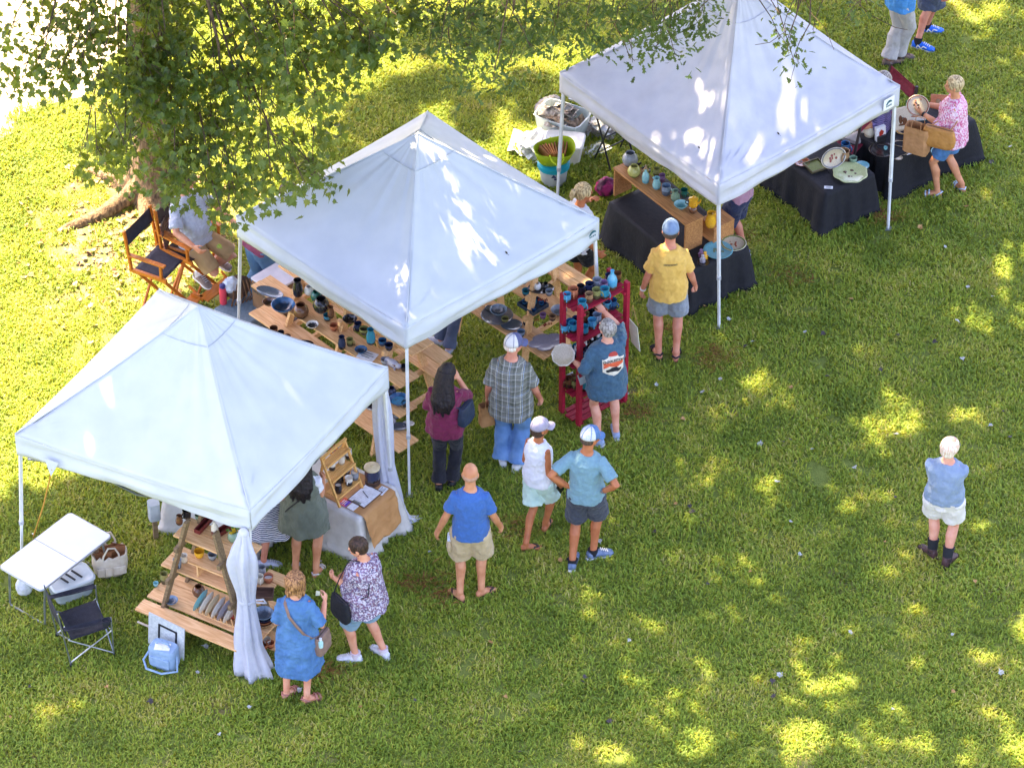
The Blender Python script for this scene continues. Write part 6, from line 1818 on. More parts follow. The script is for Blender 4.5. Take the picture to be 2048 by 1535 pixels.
director_chair('maroon director chair of the seated vendor under the farthest canopy', *xy(1758, 300)[:2], -120, MARN, .48, woodm=mat('dark_wood', srgb('#3a3234'), None, .5))

# --- middle stall: blue-grey draped box with bottle and bags
q = [W(px, py, .42) for px, py in ((424, 612), (482, 648), (556, 618), (498, 582))]
TB, CB = draped('cloth_cover', 'low table under a blue grey cloth at the left of the middle canopy', q, .42, GRYC, .40, 5, .012, .03, 4)
tag(CB, 'blue grey cloth cover over the low table beside the middle canopy', 'tablecloth')
x, y, _ = xy(447, 606, .425)
t = thing('water_bottle', 'coral red insulated water bottle with a purple lid on the blue grey cloth', 'bottle', (x, y, .425))
MB().lathe([(0, 0), (.040, .002), (.042, .02), (.042, .20), (.036, .225), (0, .228)], 20).build('body', mat('bottle_coral', srgb('#d8485a'), srgb('#c93f54'), .4, 8), t, smooth=True)
MB().lathe([(.034, .226), (.036, .262), (.02, .275), (0, .275)], 18).build('lid', mat('lid_purple', srgb('#4b4a86'), None, .4), t, smooth=True)
x, y, _ = xy(470, 600, .425)
t = thing('backpack', 'open bag with white cloth and brown leather straps on the blue grey cloth', 'bag', (x, y, .425), .5)
B = MB(); B.ball((.06, .05, .13), (.16, .10, .15), n=20, m=12); o = fuse(B, 'body', mat('bag_brown', srgb('#6d5648'), srgb('#4c3c34'), .8, 10), .012, 2, .04, .06, t)
B = MB(); B.ball((-.03, .02, .22), (.10, .08, .10), n=16, m=10); fuse(B, 'white_cloth', mat('cloth_palewhite', srgb('#d5dbe8'), srgb('#bcc6da'), .85, 10), .010, 2, .05, .06, t)
B = MB()
for i in range(6): B.tube([(-.08 + i * .045, -.08, .0), (-.06 + i * .05, -.10 - .01 * i, .12), (-.02 + i * .04, -.02, .26)], .010, 6)
B.build('strap', mat('leather_brown', srgb('#7a5638'), srgb('#5f4029'), .6, 12), t, smooth=True)
# white board lying over crates
q = [W(px, py, .80) for px, py in ((508, 562), (545, 590), (592, 548), (555, 524))]; c = sum(q, Vector()) / 4
t = thing('storage_crate', 'brown crate of packing beside the pale board under the middle canopy', 'crate', (c.x, c.y, 0), heading((0, 0), (q[1] - q[0]).xy))
B = MB(); l = (q[1] - q[0]).length; w = (q[2] - q[1]).length; B.box((0, 0, .385), (l * 1.05, w * .9, .77)); B.build('body', mat('cardboard', srgb('#8a6a4c'), srgb('#75583e'), .9, 6), t, bevel=.01)
B = MB(); rg = random.Random(4)
for i in range(14): B.ball((rg.uniform(-l * .45, l * .4), -w * .44, .70 + rg.uniform(-.02, .05)), (.05, .04, .04), n=8, m=5)
B.build('packing', mat('packing_mix', srgb('#6c5a48'), srgb('#3d3a3a'), .8, 18), t)
MB().box((0, .03, .80), (l * 1.15, w, .03), rotx(.06)).build('pale_board', mat('board_pale', srgb('#d8d7e0'), srgb('#c7c7d2'), .7, 6), t, bevel=.004)

# --- middle stall: left plank display
e = W(838, 752, 1.12); UZ = 136; o2 = Vector((e.x, e.y, 0))
S2 = ladder_shelf('long stepped plank display of new pine boards between the two nearest canopies', o2, UZ,
    [[((-2.02, -.38, 0), (-1.86, .08, 1.62)), ((-2.02, .62, 0), (-1.86, .25, 1.62))], [((-1.18, -.38, 0), (-1.12, .08, 1.62)), ((-1.18, .62, 0), (-1.12, .25, 1.62))], [((-.34, -.38, 0), (-.46, .08, 1.62)), ((-.34, .62, 0), (-.46, .25, 1.62))]],
    [(1.30, -2.3, -.14, .03, .36, 2), (1.12, -2.42, 0, -.27, .01, 2), (1.12, -2.3, 0, .30, .50, 1), (.78, -2.4, .06, -.34, -.08, 2), (.78, -2.3, .0, .38, .60, 1), (.42, -2.4, .16, -.46, -.16, 2)], PINE, (.42, .78, 1.12, 1.30))
# --- middle stall: right plank display
e = W(1090, 716, .62); S3 = ladder_shelf('plank display of platters and trays between the middle canopy and the red rack', (e.x, e.y, 0), UZ,
    [[((-.42, .06, 0), (-.46, .30, 1.42)), ((-.42, .78, 0), (-.46, .56, 1.42))], [((-1.5, .06, 0), (-1.42, .30, 1.42)), ((-1.5, .78, 0), (-1.42, .56, 1.42))]],
    [(.62, -1.9, .0, -.02, .30, 2), (.90, -1.85, -.05, .32, .60, 2), (1.16, -1.8, -.02, .60, .86, 2)], PINE, (.62, .90, 1.16))

# --- red slatted rack
A_, B_, C_ = W(1118, 832), W(1163, 849), W(1254, 799)
az_r = math.degrees(math.atan2(C_.x - B_.x, C_.y - B_.y)); l = (C_ - B_).length; w = (B_ - A_).length
ctr = (A_ + C_) / 2
RK = thing('slatted_rack', 'tall crimson red slatted rack filled with glazed mugs', 'rack', (ctr.x, ctr.y, 0), yaw_of(az_r))
for sx in (-1, 1):
    for sy in (-1, 1):
        B = MB(); B.box((sx * l / 2, sy * w / 2, .85), (.045, .06, 1.70)); B.build('post', REDW, RK, bevel=.003)
RZ = [.06, .40, .80, 1.18, 1.60]
for z in RZ:
    B = MB()
    for k in range(4): B.box((0, -w / 2 + w * (k + .5) / 4, z - .009), (l + (.05 if k in (1, 2) else -.05), w / 4 * .80, .018))
    for sx in (-1, 1): B.box((sx * (l / 2 - .045), 0, z - .034), (.03, w + .05, .032))
    B.build('slat_shelf', REDW, RK, bevel=.002)
# price sign hung on the rack
sg = W(1256, 694, .74); so = W(1253, 700, .0)
t = thing('price_sign', 'cream price sheet hanging on a string from the end of the red rack', 'sign', (C_.x + .06, C_.y - .06, .98), yaw_of(az_r - 78))
Ms = rotx(-.12)
MB().box((0, 0, 0), (.20, .006, .36), Ms).build('sheet', mat('sheet_cream', srgb('#dfe0cf'), srgb('#d4d5c2'), .8, 20), t)
B = MB(); rg = random.Random(9)
for r_ in range(12):
    x0 = -.08
    while x0 < .06:
        lw = rg.uniform(.012, .035); B.box(Ms @ Vector((x0 + lw / 2, -.0045, .145 - r_ * .026)), (lw, .002, .008), Ms); x0 += lw + .010
B.build('lettering', mat('ink_grey', srgb('#6d6f68'), None, .8), t)
MB().tube([(-.08, 0, .18), (0, .03, .42), (.08, 0, .18)], .004, 5).build('string', mat('twine', srgb('#a9844c'), None, .9), t)
t = thing('price_card', 'grey card hanging from twine at the front post of the red rack', 'card', (B_.x - .02, B_.y - .05, .66), yaw_of(az_r))
MB().box((.03, -.02, .05), (.14, .005, .12), rotx(-.5)).build('sheet', mat('sheet_grey', srgb('#aab5b2'), None, .8), t)
MB().tube([(-.03, 0, .10), (-.02, -.01, .25), (.04, -.005, .27), (.06, -.02, .10)], .004, 5).build('string', mat('twine', srgb('#a9844c'), None, .9), t)

# --- farthest stall: black tables
T6, C6 = draped('tablecloth', 'long table under black cloth carrying the wooden bench of jugs', rect((1221, 405), (1385, 543), (1494, 490), .56), .56, BLKC, .545, 6, .022, .05, 1, 'black cloth tables'); tag(C6, 'black tablecloth under the wooden bench of jugs, nearest the yellow shirt', 'tablecloth')
T7, C7 = draped('tablecloth', 'black clothed table with the big pale platter, middle of the three', rect((1540, 290), (1652, 386), (1748, 347), .56), .56, BLKC, .545, 6, .022, .05, 2, 'black cloth tables'); tag(C7, 'black tablecloth under the big pale scalloped platter', 'tablecloth')
a3 = W(1788, 316, .58); b3 = W(1950, 240, .58); dd3 = (b3 - a3).normalized(); n3 = Vector((-dd3.y, dd3.x, 0))
T8, C8 = draped('tablecloth', 'black clothed table at the feet of the woman in pink', [a3, b3, b3 + n3 * .6, a3 + n3 * .6], .58, BLKC, .565, 6, .022, .05, 6, 'black cloth tables'); tag(C8, 'black tablecloth beside the woman in pink', 'tablecloth')
# wooden bench riser
zt = .565; hb = .40
p0, p1, p2 = W(1226, 335, zt + hb), W(1372, 450, zt + hb), W(1411, 437, zt + hb)
ux = (p1 - p0); l = ux.length; a = heading((0, 0), ux.xy); vv = rotz(a) @ Vector((0, 1, 0)); w = .26
c = (p0 + p1) / 2 + vv * w / 2
BN = thing('wooden_bench', 'brown wooden bench shelf holding jugs on the black table', 'bench', (c.x, c.y, zt), a)
MB().box((0, 0, hb - .012), (l, w, .024)).build('top_board', BOXW, BN, bevel=.003)
for s in (-1, 1): MB().box((s * (l / 2 - .02), 0, hb / 2 - .013), (.024, w - .01, hb - .026), None).build('end_panel', BOXW, BN, bevel=.003)
MB().box((0, w / 2 - .012, hb * .5), (l - .07, .018, hb * .5)).build('back_board', BOXW, BN, bevel=.003)
pb = W(1431, 478, zt)
BX = thing('wooden_crate', 'small wooden crate step at the end of the bench shelf', 'crate', (pb.x + .02, pb.y + .08, zt), a)
for nm, cc, ss in (('panel', (0, -.14, .11), (.24, .014, .22)), ('panel', (0, .14, .11), (.24, .014, .22)), ('panel', (-.113, 0, .11), (.014, .264, .22)), ('panel', (.113, 0, .11), (.014, .264, .22)), ('top_board', (0, 0, .2275), (.25, .30, .014))): MB().box(cc, ss).build(nm, BOXW, BX, bevel=.002)

# --- packing things behind the farthest stall
t = plastic_bin('clear plastic bin heaped with crumpled newspaper under the far left canopy corner', 1125, 268, -.5, .60, .42, .30, None)
def crumple(name, label, cat, px, py, r, n, cols, seed, z0=0, parent=None, size=.10):
    rng = random.Random(seed); B = MB()
    for i in range(n):
        a = rng.uniform(0, 6.28); q = math.sqrt(rng.random()); c = Vector((math.cos(a) * q * r[0], math.sin(a) * q * r[1], rng.uniform(.0, r[2]) * (1.1 - q * .7)))
        M = rotz(rng.uniform(0, 6.28)) @ rotx(rng.uniform(-1, 1)); s = size * rng.uniform(.6, 1.3); m = 4; vs = []
        for v in range(m + 1):
            for u in range(m + 1):
                x_, y_ = (u / m - .5) * s * 2, (v / m - .5) * s * 1.5
                vs.append(c + M @ Vector((x_, y_, .045 * mnoise.noise((x_ * 18 + i, y_ * 18, seed)) * (s / .1) + .02)))
        B.add(vs, [(v * (m + 1) + u, v * (m + 1) + u + 1, (v + 1) * (m + 1) + u + 1, (v + 1) * (m + 1) + u) for v in range(m) for u in range(m)], i % len(cols))
    for i, v in enumerate(B.v):
        if v[2] < .006: B.v[i] = (v[0], v[1], .006)
    x, y, _ = xy(px, py, z0)
    if parent is not None: o = B.build(name, cols, parent, solid=.002); return o
    o = B.build(name, cols, None, (x, y, z0), solid=.002); return tag(o, label, cat)
NEWS = mat('newsprint', srgb('#bdb6ac'), srgb('#8d867e'), .9, 30); NEWS2 = mat('newsprint_dark', srgb('#8a7a6a'), srgb('#5f5348'), .9, 24); WP = mat('paper_white', srgb('#e9ebee'), None, .8)
o = crumple('packing', '', '', 0, 0, (.24, .16, .10), 34, [NEWS, NEWS2, NEWS], 3, parent=t); o.location = (0, 0, .22)
plastic_bin('white plastic tub standing behind the lime green bag', 1128, 316, -.15, .46, .34, .24, mat('lid_pale', srgb('#e2e2df'), srgb('#d6d5d1'), .5), m=mat('tub_white', srgb('#e6e3dc'), srgb('#d8d4cb'), .5, 6))
crumple('packing_paper', 'white sheets of packing paper spilling over the grass beside the lime bag', 'paper', 1078, 300, (.24, .16, .26), 12, [WP], 7, size=.17)
crumple('newspaper_pile', 'crumpled newspaper pile on the grass at the corner of the farthest canopy', 'paper', 1196, 268, (.14, .13, .20), 18, [NEWS, WP, NEWS], 8, size=.11)
crumple('paper_sheet', 'single white paper sheet on the grass below the folding stand', 'paper', 1193, 305, (.06, .05, .03), 2, [WP], 12, size=.15)
sack('grey_tarp', 'grey and tan tarp bundled behind the clear newspaper bin', 'tarp', 1095, 226, (.22, .12, .11), mat('tarp', srgb('#8f8a86'), srgb('#6f6860'), .7, 9), .9, seed=3)
# bucket with the lime bag on top
x, y, _ = xy(1107, 362)
t = thing('bucket', 'pale grey tub with a teal lid under the lime green bag', 'bucket', (x, y, .0))
MB().lathe([(0, .0), (.135, .0), (.15, .02), (.175, .24), (0, .24)], 28).build('body', mat('tub_grey', srgb('#b9bec4'), srgb('#a5abb2'), .4, 8), t, smooth=True)
MB().lathe([(.178, .225), (.192, .23), (.192, .285), (.17, .295), (0, .295)], 28).build('lid', mat('lid_teal', srgb('#17a0b4'), srgb('#128ea4'), .4, 8), t, smooth=True)
B = MB(); B.box((.03, -.172, .15), (.05, .006, .02)); B.prism([(-.03, 0), (.03, 0), (.0, .05)], 0, .004, rotx(PI / 2), (.0, -.168, .17)); B.build('emblem', mat('mark_navy', srgb('#2d3a66'), None, .6), t)
LIME = mat('lime_bag', srgb('#b4cc22'), srgb('#a2bb18'), .6, 8, bump=.3, transl=.12)
t = thing('shopping_bag', 'lime green reusable shopping bag gaping open full of brown paper', 'bag', (x, y, .297), .2)
B = MB(); rings = []
for z, sx, sy, yo in ((0, .16, .11, 0), (.06, .20, .14, 0), (.16, .23, .155, -.015), (.23, .25, .15, -.04)): rings.append([v + Vector((0, yo, .02 * math.sin(2 * i / 30 * 2 * PI) * (z > .2))) for i, v in enumerate(ell(Vector((0, 0, z)), sx, sy, rotx(.25 * (z > .1)), 30, 2.6))])
inner = [[v * .97 for v in rings[-1]], [Vector((v.x * .9, v.y * .9, .07)) for v in rings[1]]]
B.loft(rings + inner); B.build('body', LIME, t, smooth='all')
B = MB()
for i in range(10): B.box((-.13 + i * .03, -.03 + .01 * (i % 3), .16), (.012, .17, .11), rotz(.5 - i * .1) @ rotx(.3))
B.build('folded_bags', mat('kraft_dark', srgb('#9c6b45'), srgb('#7d5233'), .9, 10), t)
for s in (-1, 1): MB().tube([(-.08, s * .13 - .02, .2), (-.07, s * .19 - .04, .17), (.0, s * .24 - .05, .12 if s < 0 else .2), (.07, s * .19 - .04, .17), (.08, s * .13 - .02, .2)], .010, 6).build('handle', LIME, t, smooth=True)
# folding stand legs (black) and magenta bag
x, y, _ = xy(1228, 320)
t = thing('folding_stand', 'black folding trestle legs beside the wooden bench', 'stand', (x, y, 0), yaw_of(142))
B = MB()
for y_ in (-.2, .2): B.tube([(-.14, y_, .0), (.16, y_, .70)], .012, 6); B.tube([(.16, y_ * .9, .0), (-.14, y_ * .9, .70)], .012, 6)
for z in (.16, .45): B.tube([(-.14 + .3 * z / .7, -.2, z), (-.14 + .3 * z / .7, .2, z)], .009, 6)
B.build('leg_frame', BLACKP, t, smooth=True)
MB().box((.01, 0, .715), (.46, .48, .03)).build('tray_top', BLACKP, t, bevel=.005)
sack('magenta_bag', 'magenta and purple patterned bag slumped on the grass beside the bench end', 'bag', 1212, 388, (.13, .11, .12), mat('magenta', srgb('#a8286c'), srgb('#4a1f3c'), .5, 9, lo=.45, hi=.55), .4)
# cards, clipboard on the mug table
def card(name, label, px, py, z, l, w, rz, m, cat='card', mark=None):
    x, y, _ = xy(px, py, z); o = MB().box((0, 0, .002), (l, w, .003)).build(name, m, None, (x, y, z), rz); tag(o, label, cat)
    if mark is not None:
        B = MB(); rg = random.Random(int(px))
        for r_ in range(3):
            B.box((rg.uniform(-.1, .1) * l, (.25 - r_ * .22) * w, .0045), (l * rg.uniform(.4, .7), w * .06, .001))
        B.build('lettering', mark, o)
    return o
CW = mat('card_white', srgb('#ebecf0'), None, .7); INKG = mat('ink_grey', srgb('#6d6f68'), None, .8)
ra = heading((0, 0), (Vector((d.x, d.y))))
t = thing('clipboard', 'clipboard with a white sign-up sheet and black pen on the kraft paper', 'clipboard', tuple(W(730, 992, TMz)), ra)
MB().box((0, 0, .004), (.23, .32, .004), rotz(PI / 2)).build('board', mat('clip_brown', srgb('#6a4a34'), None, .6), t)
MB().box((0, 0, .008), (.21, .29, .002), rotz(PI / 2)).build('sheet', CW, t)
B = MB()
for k in range(9): B.box((-.10 + k * .024, .0, .0095), (.0012, .18, .001))
B.build('ruled_line', mat('rule_grey', srgb('#b9bcc4'), None, .8), t)
MB().box((-.135, 0, .012), (.03, .10, .012)).build('clip', STEEL, t, bevel=.003)
MB().tube([(-.01, -.05, .014), (.04, .06, .014)], .0045, 6).build('pen', BLACKP, t)
card('business_card', 'small white card with a logo beside the lidded jar', 764, 981, TMz, .13, .085, ra + .1, CW, mark=INKG)
o = card('colour_card', 'bright rainbow coloured card at the front edge of the mug table', 690, 1004, TMz, .12, .10, ra, mat('card_rainbow', srgb('#e0653a'), srgb('#6a4ab0'), .6, 7, lo=.42, hi=.58), mark=CW)
card('plain_card', 'plain white card next to the rainbow card', 706, 1013, TMz, .10, .09, ra, CW)
# ================================================================== POTTERY
def glaze(name, top, low, split=.5, soft=.06, h=.1, rough=.18, drip=.35):
    """two glazes meeting in a wavy line at height split*h, speckled"""
    if name in MATS: return MATS[name]
    m, nt, out = new_mat('glaze_' + name); N, L = nt.nodes.new, nt.links.new
    b = N('ShaderNodeBsdfPrincipled'); b.inputs['Roughness'].default_value = rough; b.inputs['Coat Weight'].default_value = .25
    tc = N('ShaderNodeTexCoord'); s = N('ShaderNodeSeparateXYZ'); L(tc.outputs['Object'], s.inputs[0])
    nz = N('ShaderNodeTexNoise'); nz.inputs['Scale'].default_value = 22; nz.inputs['Detail'].default_value = 3; L(tc.outputs['Object'], nz.inputs[0])
    a = N('ShaderNodeMath'); a.operation = 'MULTIPLY_ADD'; a.inputs[1].default_value = drip; a.inputs[2].default_value = -drip / 2; L(nz.outputs['Fac'], a.inputs[0])
    d = N('ShaderNodeMath'); d.operation = 'DIVIDE'; d.inputs[1].default_value = h; L(s.outputs[2], d.inputs[0])
    e = N('ShaderNodeMath'); e.operation = 'ADD'; L(d.outputs[0], e.inputs[0]); L(a.outputs[0], e.inputs[1])
    r = N('ShaderNodeValToRGB'); q = r.color_ramp.elements
    q[0].position = max(0, split - soft); q[0].color = (*low, 1); q[1].position = min(1, split + soft); q[1].color = (*top, 1)
    L(e.outputs[0], r.inputs[0])
    n2 = N('ShaderNodeTexNoise'); n2.inputs['Scale'].default_value = 90; L(tc.outputs['Object'], n2.inputs[0])
    hs = N('ShaderNodeHueSaturation'); mr = N('ShaderNodeMath'); mr.operation = 'MULTIPLY_ADD'; mr.inputs[1].default_value = .7; mr.inputs[2].default_value = .65
    L(n2.outputs['Fac'], mr.inputs[0]); L(mr.outputs[0], hs.inputs['Value']); L(r.outputs[0], hs.inputs['Color']); L(hs.outputs[0], b.inputs['Base Color'])
    L(b.outputs[0], out.inputs[0]); MATS[name] = m
    return m
S_ = srgb
G = dict(navy=glaze('navy', S_('#25304f'), S_('#1a1c28'), .5), black=glaze('black', S_('#22232a'), S_('#2a2422'), .3), teal=glaze('teal', S_('#2f7f98'), S_('#3a2a24'), .35), sky=glaze('sky', S_('#4f9cc0'), S_('#5a4636'), .4),
    brown=glaze('brown', S_('#6a4630'), S_('#3c2a22'), .5), rust=glaze('rust', S_('#b87350'), S_('#8a4a34'), .5), cream=glaze('cream', S_('#d9d2bf'), S_('#b9ab90'), .3), grey=glaze('grey', S_('#8e949c'), S_('#6a6c70'), .4),
    bluegrey=glaze('bluegrey', S_('#7d93a8'), S_('#53606e'), .5), plum=glaze('plum', S_('#8a6a90'), S_('#6a4a62'), .5), olive=glaze('olive', S_('#8a8a52'), S_('#4f4a34'), .5), gold=glaze('gold', S_('#dba52c'), S_('#c9921c'), .3),
    aqua=glaze('aqua', S_('#8fc4c6'), S_('#6aa6b0'), .4), celadon=glaze('celadon', S_('#7f9a82'), S_('#6a846e'), .5), palegrn=glaze('palegrn', S_('#c9cf9f'), S_('#b4bd88'), .4), stripe=glaze('stripe', S_('#e2ddd0'), S_('#2c2c30'), .55), darkgreen=glaze('darkgreen', S_('#24645a'), S_('#1c4a44'), .5),
    lav=glaze('lav', S_('#a9a8b4'), S_('#8e8c9a'), .5, rough=.4), white=glaze('white', S_('#e2e2de'), S_('#cfcfca'), .4), red=glaze('red', S_('#a83a2c'), S_('#7a2a22'), .5), earth=glaze('earth', S_('#9a7a58'), S_('#5c4636'), .5), bluedk=glaze('bluedk', S_('#2a5f8c'), S_('#22364f'), .5), mossy=glaze('mossy', S_('#b7b56a'), S_('#6e7a3e'), .45))
PROF = {
    'mug': [(0, 0), (.034, 0), (.040, .008), (.043, .05), (.040, .095), (.042, .10), (.038, .10), (.036, .09), (.038, .05), (.034, .014), (0, .012)],
    'tumbler': [(0, 0), (.030, 0), (.036, .01), (.040, .06), (.036, .108), (.037, .112), (.033, .112), (.032, .10), (.035, .06), (.030, .014), (0, .012)],
    'cup': [(0, 0), (.026, 0), (.036, .012), (.045, .045), (.046, .075), (.042, .075), (.040, .045), (.030, .016), (0, .014)],
    'bowl': [(0, 0), (.045, 0), (.05, .012), (.095, .05), (.115, .085), (.110, .087), (.088, .052), (.045, .02), (0, .016)],
    'round_vase': [(0, 0), (.045, 0), (.07, .03), (.082, .075), (.068, .12), (.045, .14), (.046, .155), (.040, .155), (.038, .14), (.06, .115), (.07, .075), (.05, .02), (0, .016)],
    'tall_vase': [(0, 0), (.04, 0), (.05, .02), (.055, .09), (.045, .15), (.034, .18), (.042, .205), (.037, .205), (.030, .18), (.04, .14), (.045, .03), (0, .02)],
    'bottle': [(0, 0), (.036, 0), (.044, .012), (.046, .09), (.036, .13), (.016, .155), (.014, .19), (.02, .195), (.012, .195), (0, .18)],
    'jug': [(0, 0), (.045, 0), (.056, .02), (.062, .07), (.050, .12), (.038, .15), (.046, .185), (.041, .185), (.033, .15), (.045, .115), (.05, .04), (0, .02)],
    'plate': [(0, 0), (.07, 0), (.075, .006), (.115, .014), (.135, .026), (.131, .029), (.11, .020), (.07, .012), (0, .012)],
    'crock': [(0, 0), (.085, 0), (.092, .012), (.096, .10), (.090, .175), (.093, .185), (.084, .185), (.083, .17), (.086, .05), (0, .03)],
}
MESHC = {}
def pot(kind, label, px, py, z, gl, s=1.0, rz=0, tilt=0, group=None, cat=None, inner=None, handle=None, at=None, sx=1, name=None, hm=None):
    """a thrown vessel standing at a photo point on a surface of height z"""
    m = G[gl]; key = (kind, gl, sx)
    P = at if at is not None else W(px, py, z)
    if key not in MESHC:
        o = MB().lathe(PROF[kind], 22, sy=sx).build(name or kind, m, None, smooth=True); MESHC[key] = o.data
    else:
        o = bpy.data.objects.new(name or kind, MESHC[key]); COL.objects.link(o)
    o.location = P; o.rotation_euler = (tilt, 0, rz); o.scale = (s, s, s)
    pr = PROF[kind]; H = max(z_ for r, z_ in pr); Rm = max(r for r, z_ in pr)
    if kind in ('mug', 'jug') and handle is not False:
        hk = ('handle', kind, gl)
        if hk not in MESHC:
            x0 = Rm * (.92 if kind == 'mug' else .86)
            h = MB().tube([(x0 * .9, 0, H * .82), (x0 + .018, 0, H * .86), (x0 + .032, 0, H * .62), (x0 + .028, 0, H * .36), (x0 * .94, 0, H * .22)], [.007, .007, .006, .006, .006], 8).build('handle', m, o, smooth=True); MESHC[hk] = h.data
        else:
            h = bpy.data.objects.new('handle', MESHC[hk]); COL.objects.link(h); h.parent = o
        h.rotation_euler = (0, 0, random.uniform(-2.6, -.4) if handle is None else handle)
    if kind == 'jug':
        B = MB(); B.tube([(-.030, 0, .168), (-.050, 0, .186), (-.060, 0, .192)], [.018, .015, .006], 8); B.build('spout', m, o, smooth=True)
    if inner:
        B = MB(); i0 = [p for p in pr if p[1] > H * .55][-1]; B.lathe([(i0[0] * .985, i0[1] - .004), (0, i0[1] - .006)], 22, sy=sx); B.build('inside', G[inner], o, smooth=True)
    return tag(o, label, cat or {'round_vase': 'vase', 'tall_vase': 'vase', 'crock': 'jar', 'tumbler': 'cup'}.get(kind, kind), group)
def flower(o, h, cols, n, seed, spread=.05):
    rg = random.Random(seed); B = MB()
    for i in range(n):
        c = Vector((rg.gauss(0, spread), rg.gauss(0, spread), h + rg.uniform(0, .09)))
        for k in range(6):
            a = k * 1.05; M = rotz(a) @ rotx(.6); B.prism([(-.008, 0), (.008, 0), (.013, .022), (0, .032), (-.013, .022)], -.001, .001, M, c, i % len(cols))
        B.tube([(c.x * .2, c.y * .2, h * .5), c], .002, 4)
    B.build('flowers', cols, o)
zL1, zL2, zL4, zBX = .362, .842, 1.322, 1.009
gS1 = 'pots on the near display'
pot('jug', 'small dark brown jug at the left end of the top board of the near display', 359, 1047, zL4, 'brown', .62, 1)
pot('mug', 'dark grey mug with a curled handle behind the small brown jug', 374, 1034, zL4, 'black', 1.05)
pot('cup', 'grey green cup beside the red tray on the top board', 399, 1039, zL4, 'celadon', 1.0)
o = pot('round_vase', 'round green pot with yellow flowers at the right of the top board', 468, 1081, zL4, 'celadon', .80); flower(o, .15, [mat('petal_yellow', srgb('#e3c22c'), None, .7), mat('leaf_fresh', srgb('#5b8a35'), None, .7)], 10, 1, .03)
pot('bottle', 'slim dark bottle with a pale belly in the middle of the top board', 430, 1066, zL4, 'stripe', .85)
def tray(label, px, py, z, l, w, h, rz, m, rim=True, at=None):
    P = at or W(px, py, z); t = thing('tray', label, 'tray', tuple(P), rz)
    MB().box((0, 0, .006), (l, w, .010)).build('base', m, t, bevel=.002)
    B = MB()
    for s in (-1, 1): B.box((s * (l / 2 + .005), 0, h / 2), (.010, w + .02, h)); B.box((0, s * (w / 2 + .005), h / 2), (l, .010, h))
    B.build('rim', m, t, bevel=.002); return t
DKRED = wood('mahogany', '#7a2f2c', '#5c2222', .4); DKW = wood('walnut', '#5a4236', '#43302a', .5)
u1 = yaw_of(U1)
tray('red brown wooden tray standing left of the slim bottle', 408, 1052, zL4, .24, .05, .05, u1 + 1.57, DKRED)
tray('red brown wooden tray right of the slim bottle', 446, 1063, zL4, .22, .06, .05, u1 + 1.3, DKRED)
pot('cup', 'amber and grey cup on the left of the small box shelf', 399, 1113, zBX, 'gold', 1.15); pot('cup', 'grey cup next to the amber cup on the box shelf', 425, 1118, zBX, 'grey', 1.0)
pot('cup', 'grey blue cup third along the small box shelf', 447, 1124, zBX, 'bluegrey', 1.0); pot('cup', 'wine red cup at the right end of the small box shelf', 465, 1134, zBX, 'plum', 1.0, inner='red')
pot('mug', 'pale blue mug at the left end of the middle board', 355, 1133, zL2, 'bluegrey', 1.05); pot('mug', 'tan and blue mug behind the pale blue mug', 368, 1123, zL2, 'cream', .95)
pot('bottle', 'gold brown bottle on the dark tray behind the curtain', 471, 1178, zL2, 'olive', .95); tray('dark walnut tray across the right end of the middle board', 512, 1190, zL2, .34, .13, .05, u1 + .5, DKW)
pot('mug', 'cream mug on the right end of the middle board', 520, 1165, zL2 + .0, 'cream', 1.0); pot('tumbler', 'tall grey tumbler behind the cream mug', 524, 1150, zL2, 'grey', 1.1); pot('cup', 'rust and white cup at the tip of the middle board', 537, 1163, zL2, 'rust', 1.15, inner='white')
pot('tumbler', 'grey striped tumbler alone on the left of the lowest platform', 329, 1164, zL1, 'olive', 1.15); pot('cup', 'tiny green jar at the left edge of the lowest platform', 312, 1171, zL1, 'aqua', .62)
pot('round_vase', 'dark brown round jar behind the plate rack', 398, 1190, zL1, 'brown', .85)
pot('bowl', 'blue grey bowl against the left rail of the lowest platform', 343, 1206, zL1, 'bluegrey', .62)
pot('bowl', 'honey coloured bowl by the right rail of the lowest platform', 482, 1222, zL1, 'earth', .75); pot('round_vase', 'small maroon pot by the right rail of the lowest platform', 466, 1236, zL1, 'red', .5)
for i, (gl, lb) in enumerate((('earth', 'brown bowl at the bottom of the stack behind the curtain'), ('rust', 'rust bowl second from the bottom of the stack behind the curtain'), ('navy', 'dark blue bowl second from the top of the stack behind the curtain'), ('bluegrey', 'pale blue topped bowl crowning the stack behind the curtain'))):
    b_ = W(528, 1250, zL1); pot('bowl', lb, 0, 0, 0, gl, .92, at=b_ + Vector((0, 0, .034 * i)), group='stacked bowls')
for k, gl in enumerate(('aqua', 'white', 'cream', 'white', 'lav', 'white')):
    P = pt(S1, (-.10 + k * .073, .17, .41)) ; 
    nm = ('teal rimmed plate first in the rack', 'white plate second in the rack', 'cream plate third in the rack', 'white plate fourth in the rack', 'lilac grey plate fifth in the rack', 'white plate last in the rack')[k]
    o = pot('plate', nm, 0, 0, 0, gl, .98, at=Vector(P) + Vector((0, 0, .08)), group='plates in the rack'); o.rotation_euler = (0, R(-74), S1.rotation_euler.z)
for px, py, gl, lb in ((534, 1287, 'cream', 'cream cup on the low board under the middle shelf end'), (541, 1294, 'rust', 'copper cup on the low board under the middle shelf end'), (528, 1297, 'rust', 'copper bowl cup at the front of the low board')): pot('cup', lb, px, py, .182, gl, .95)

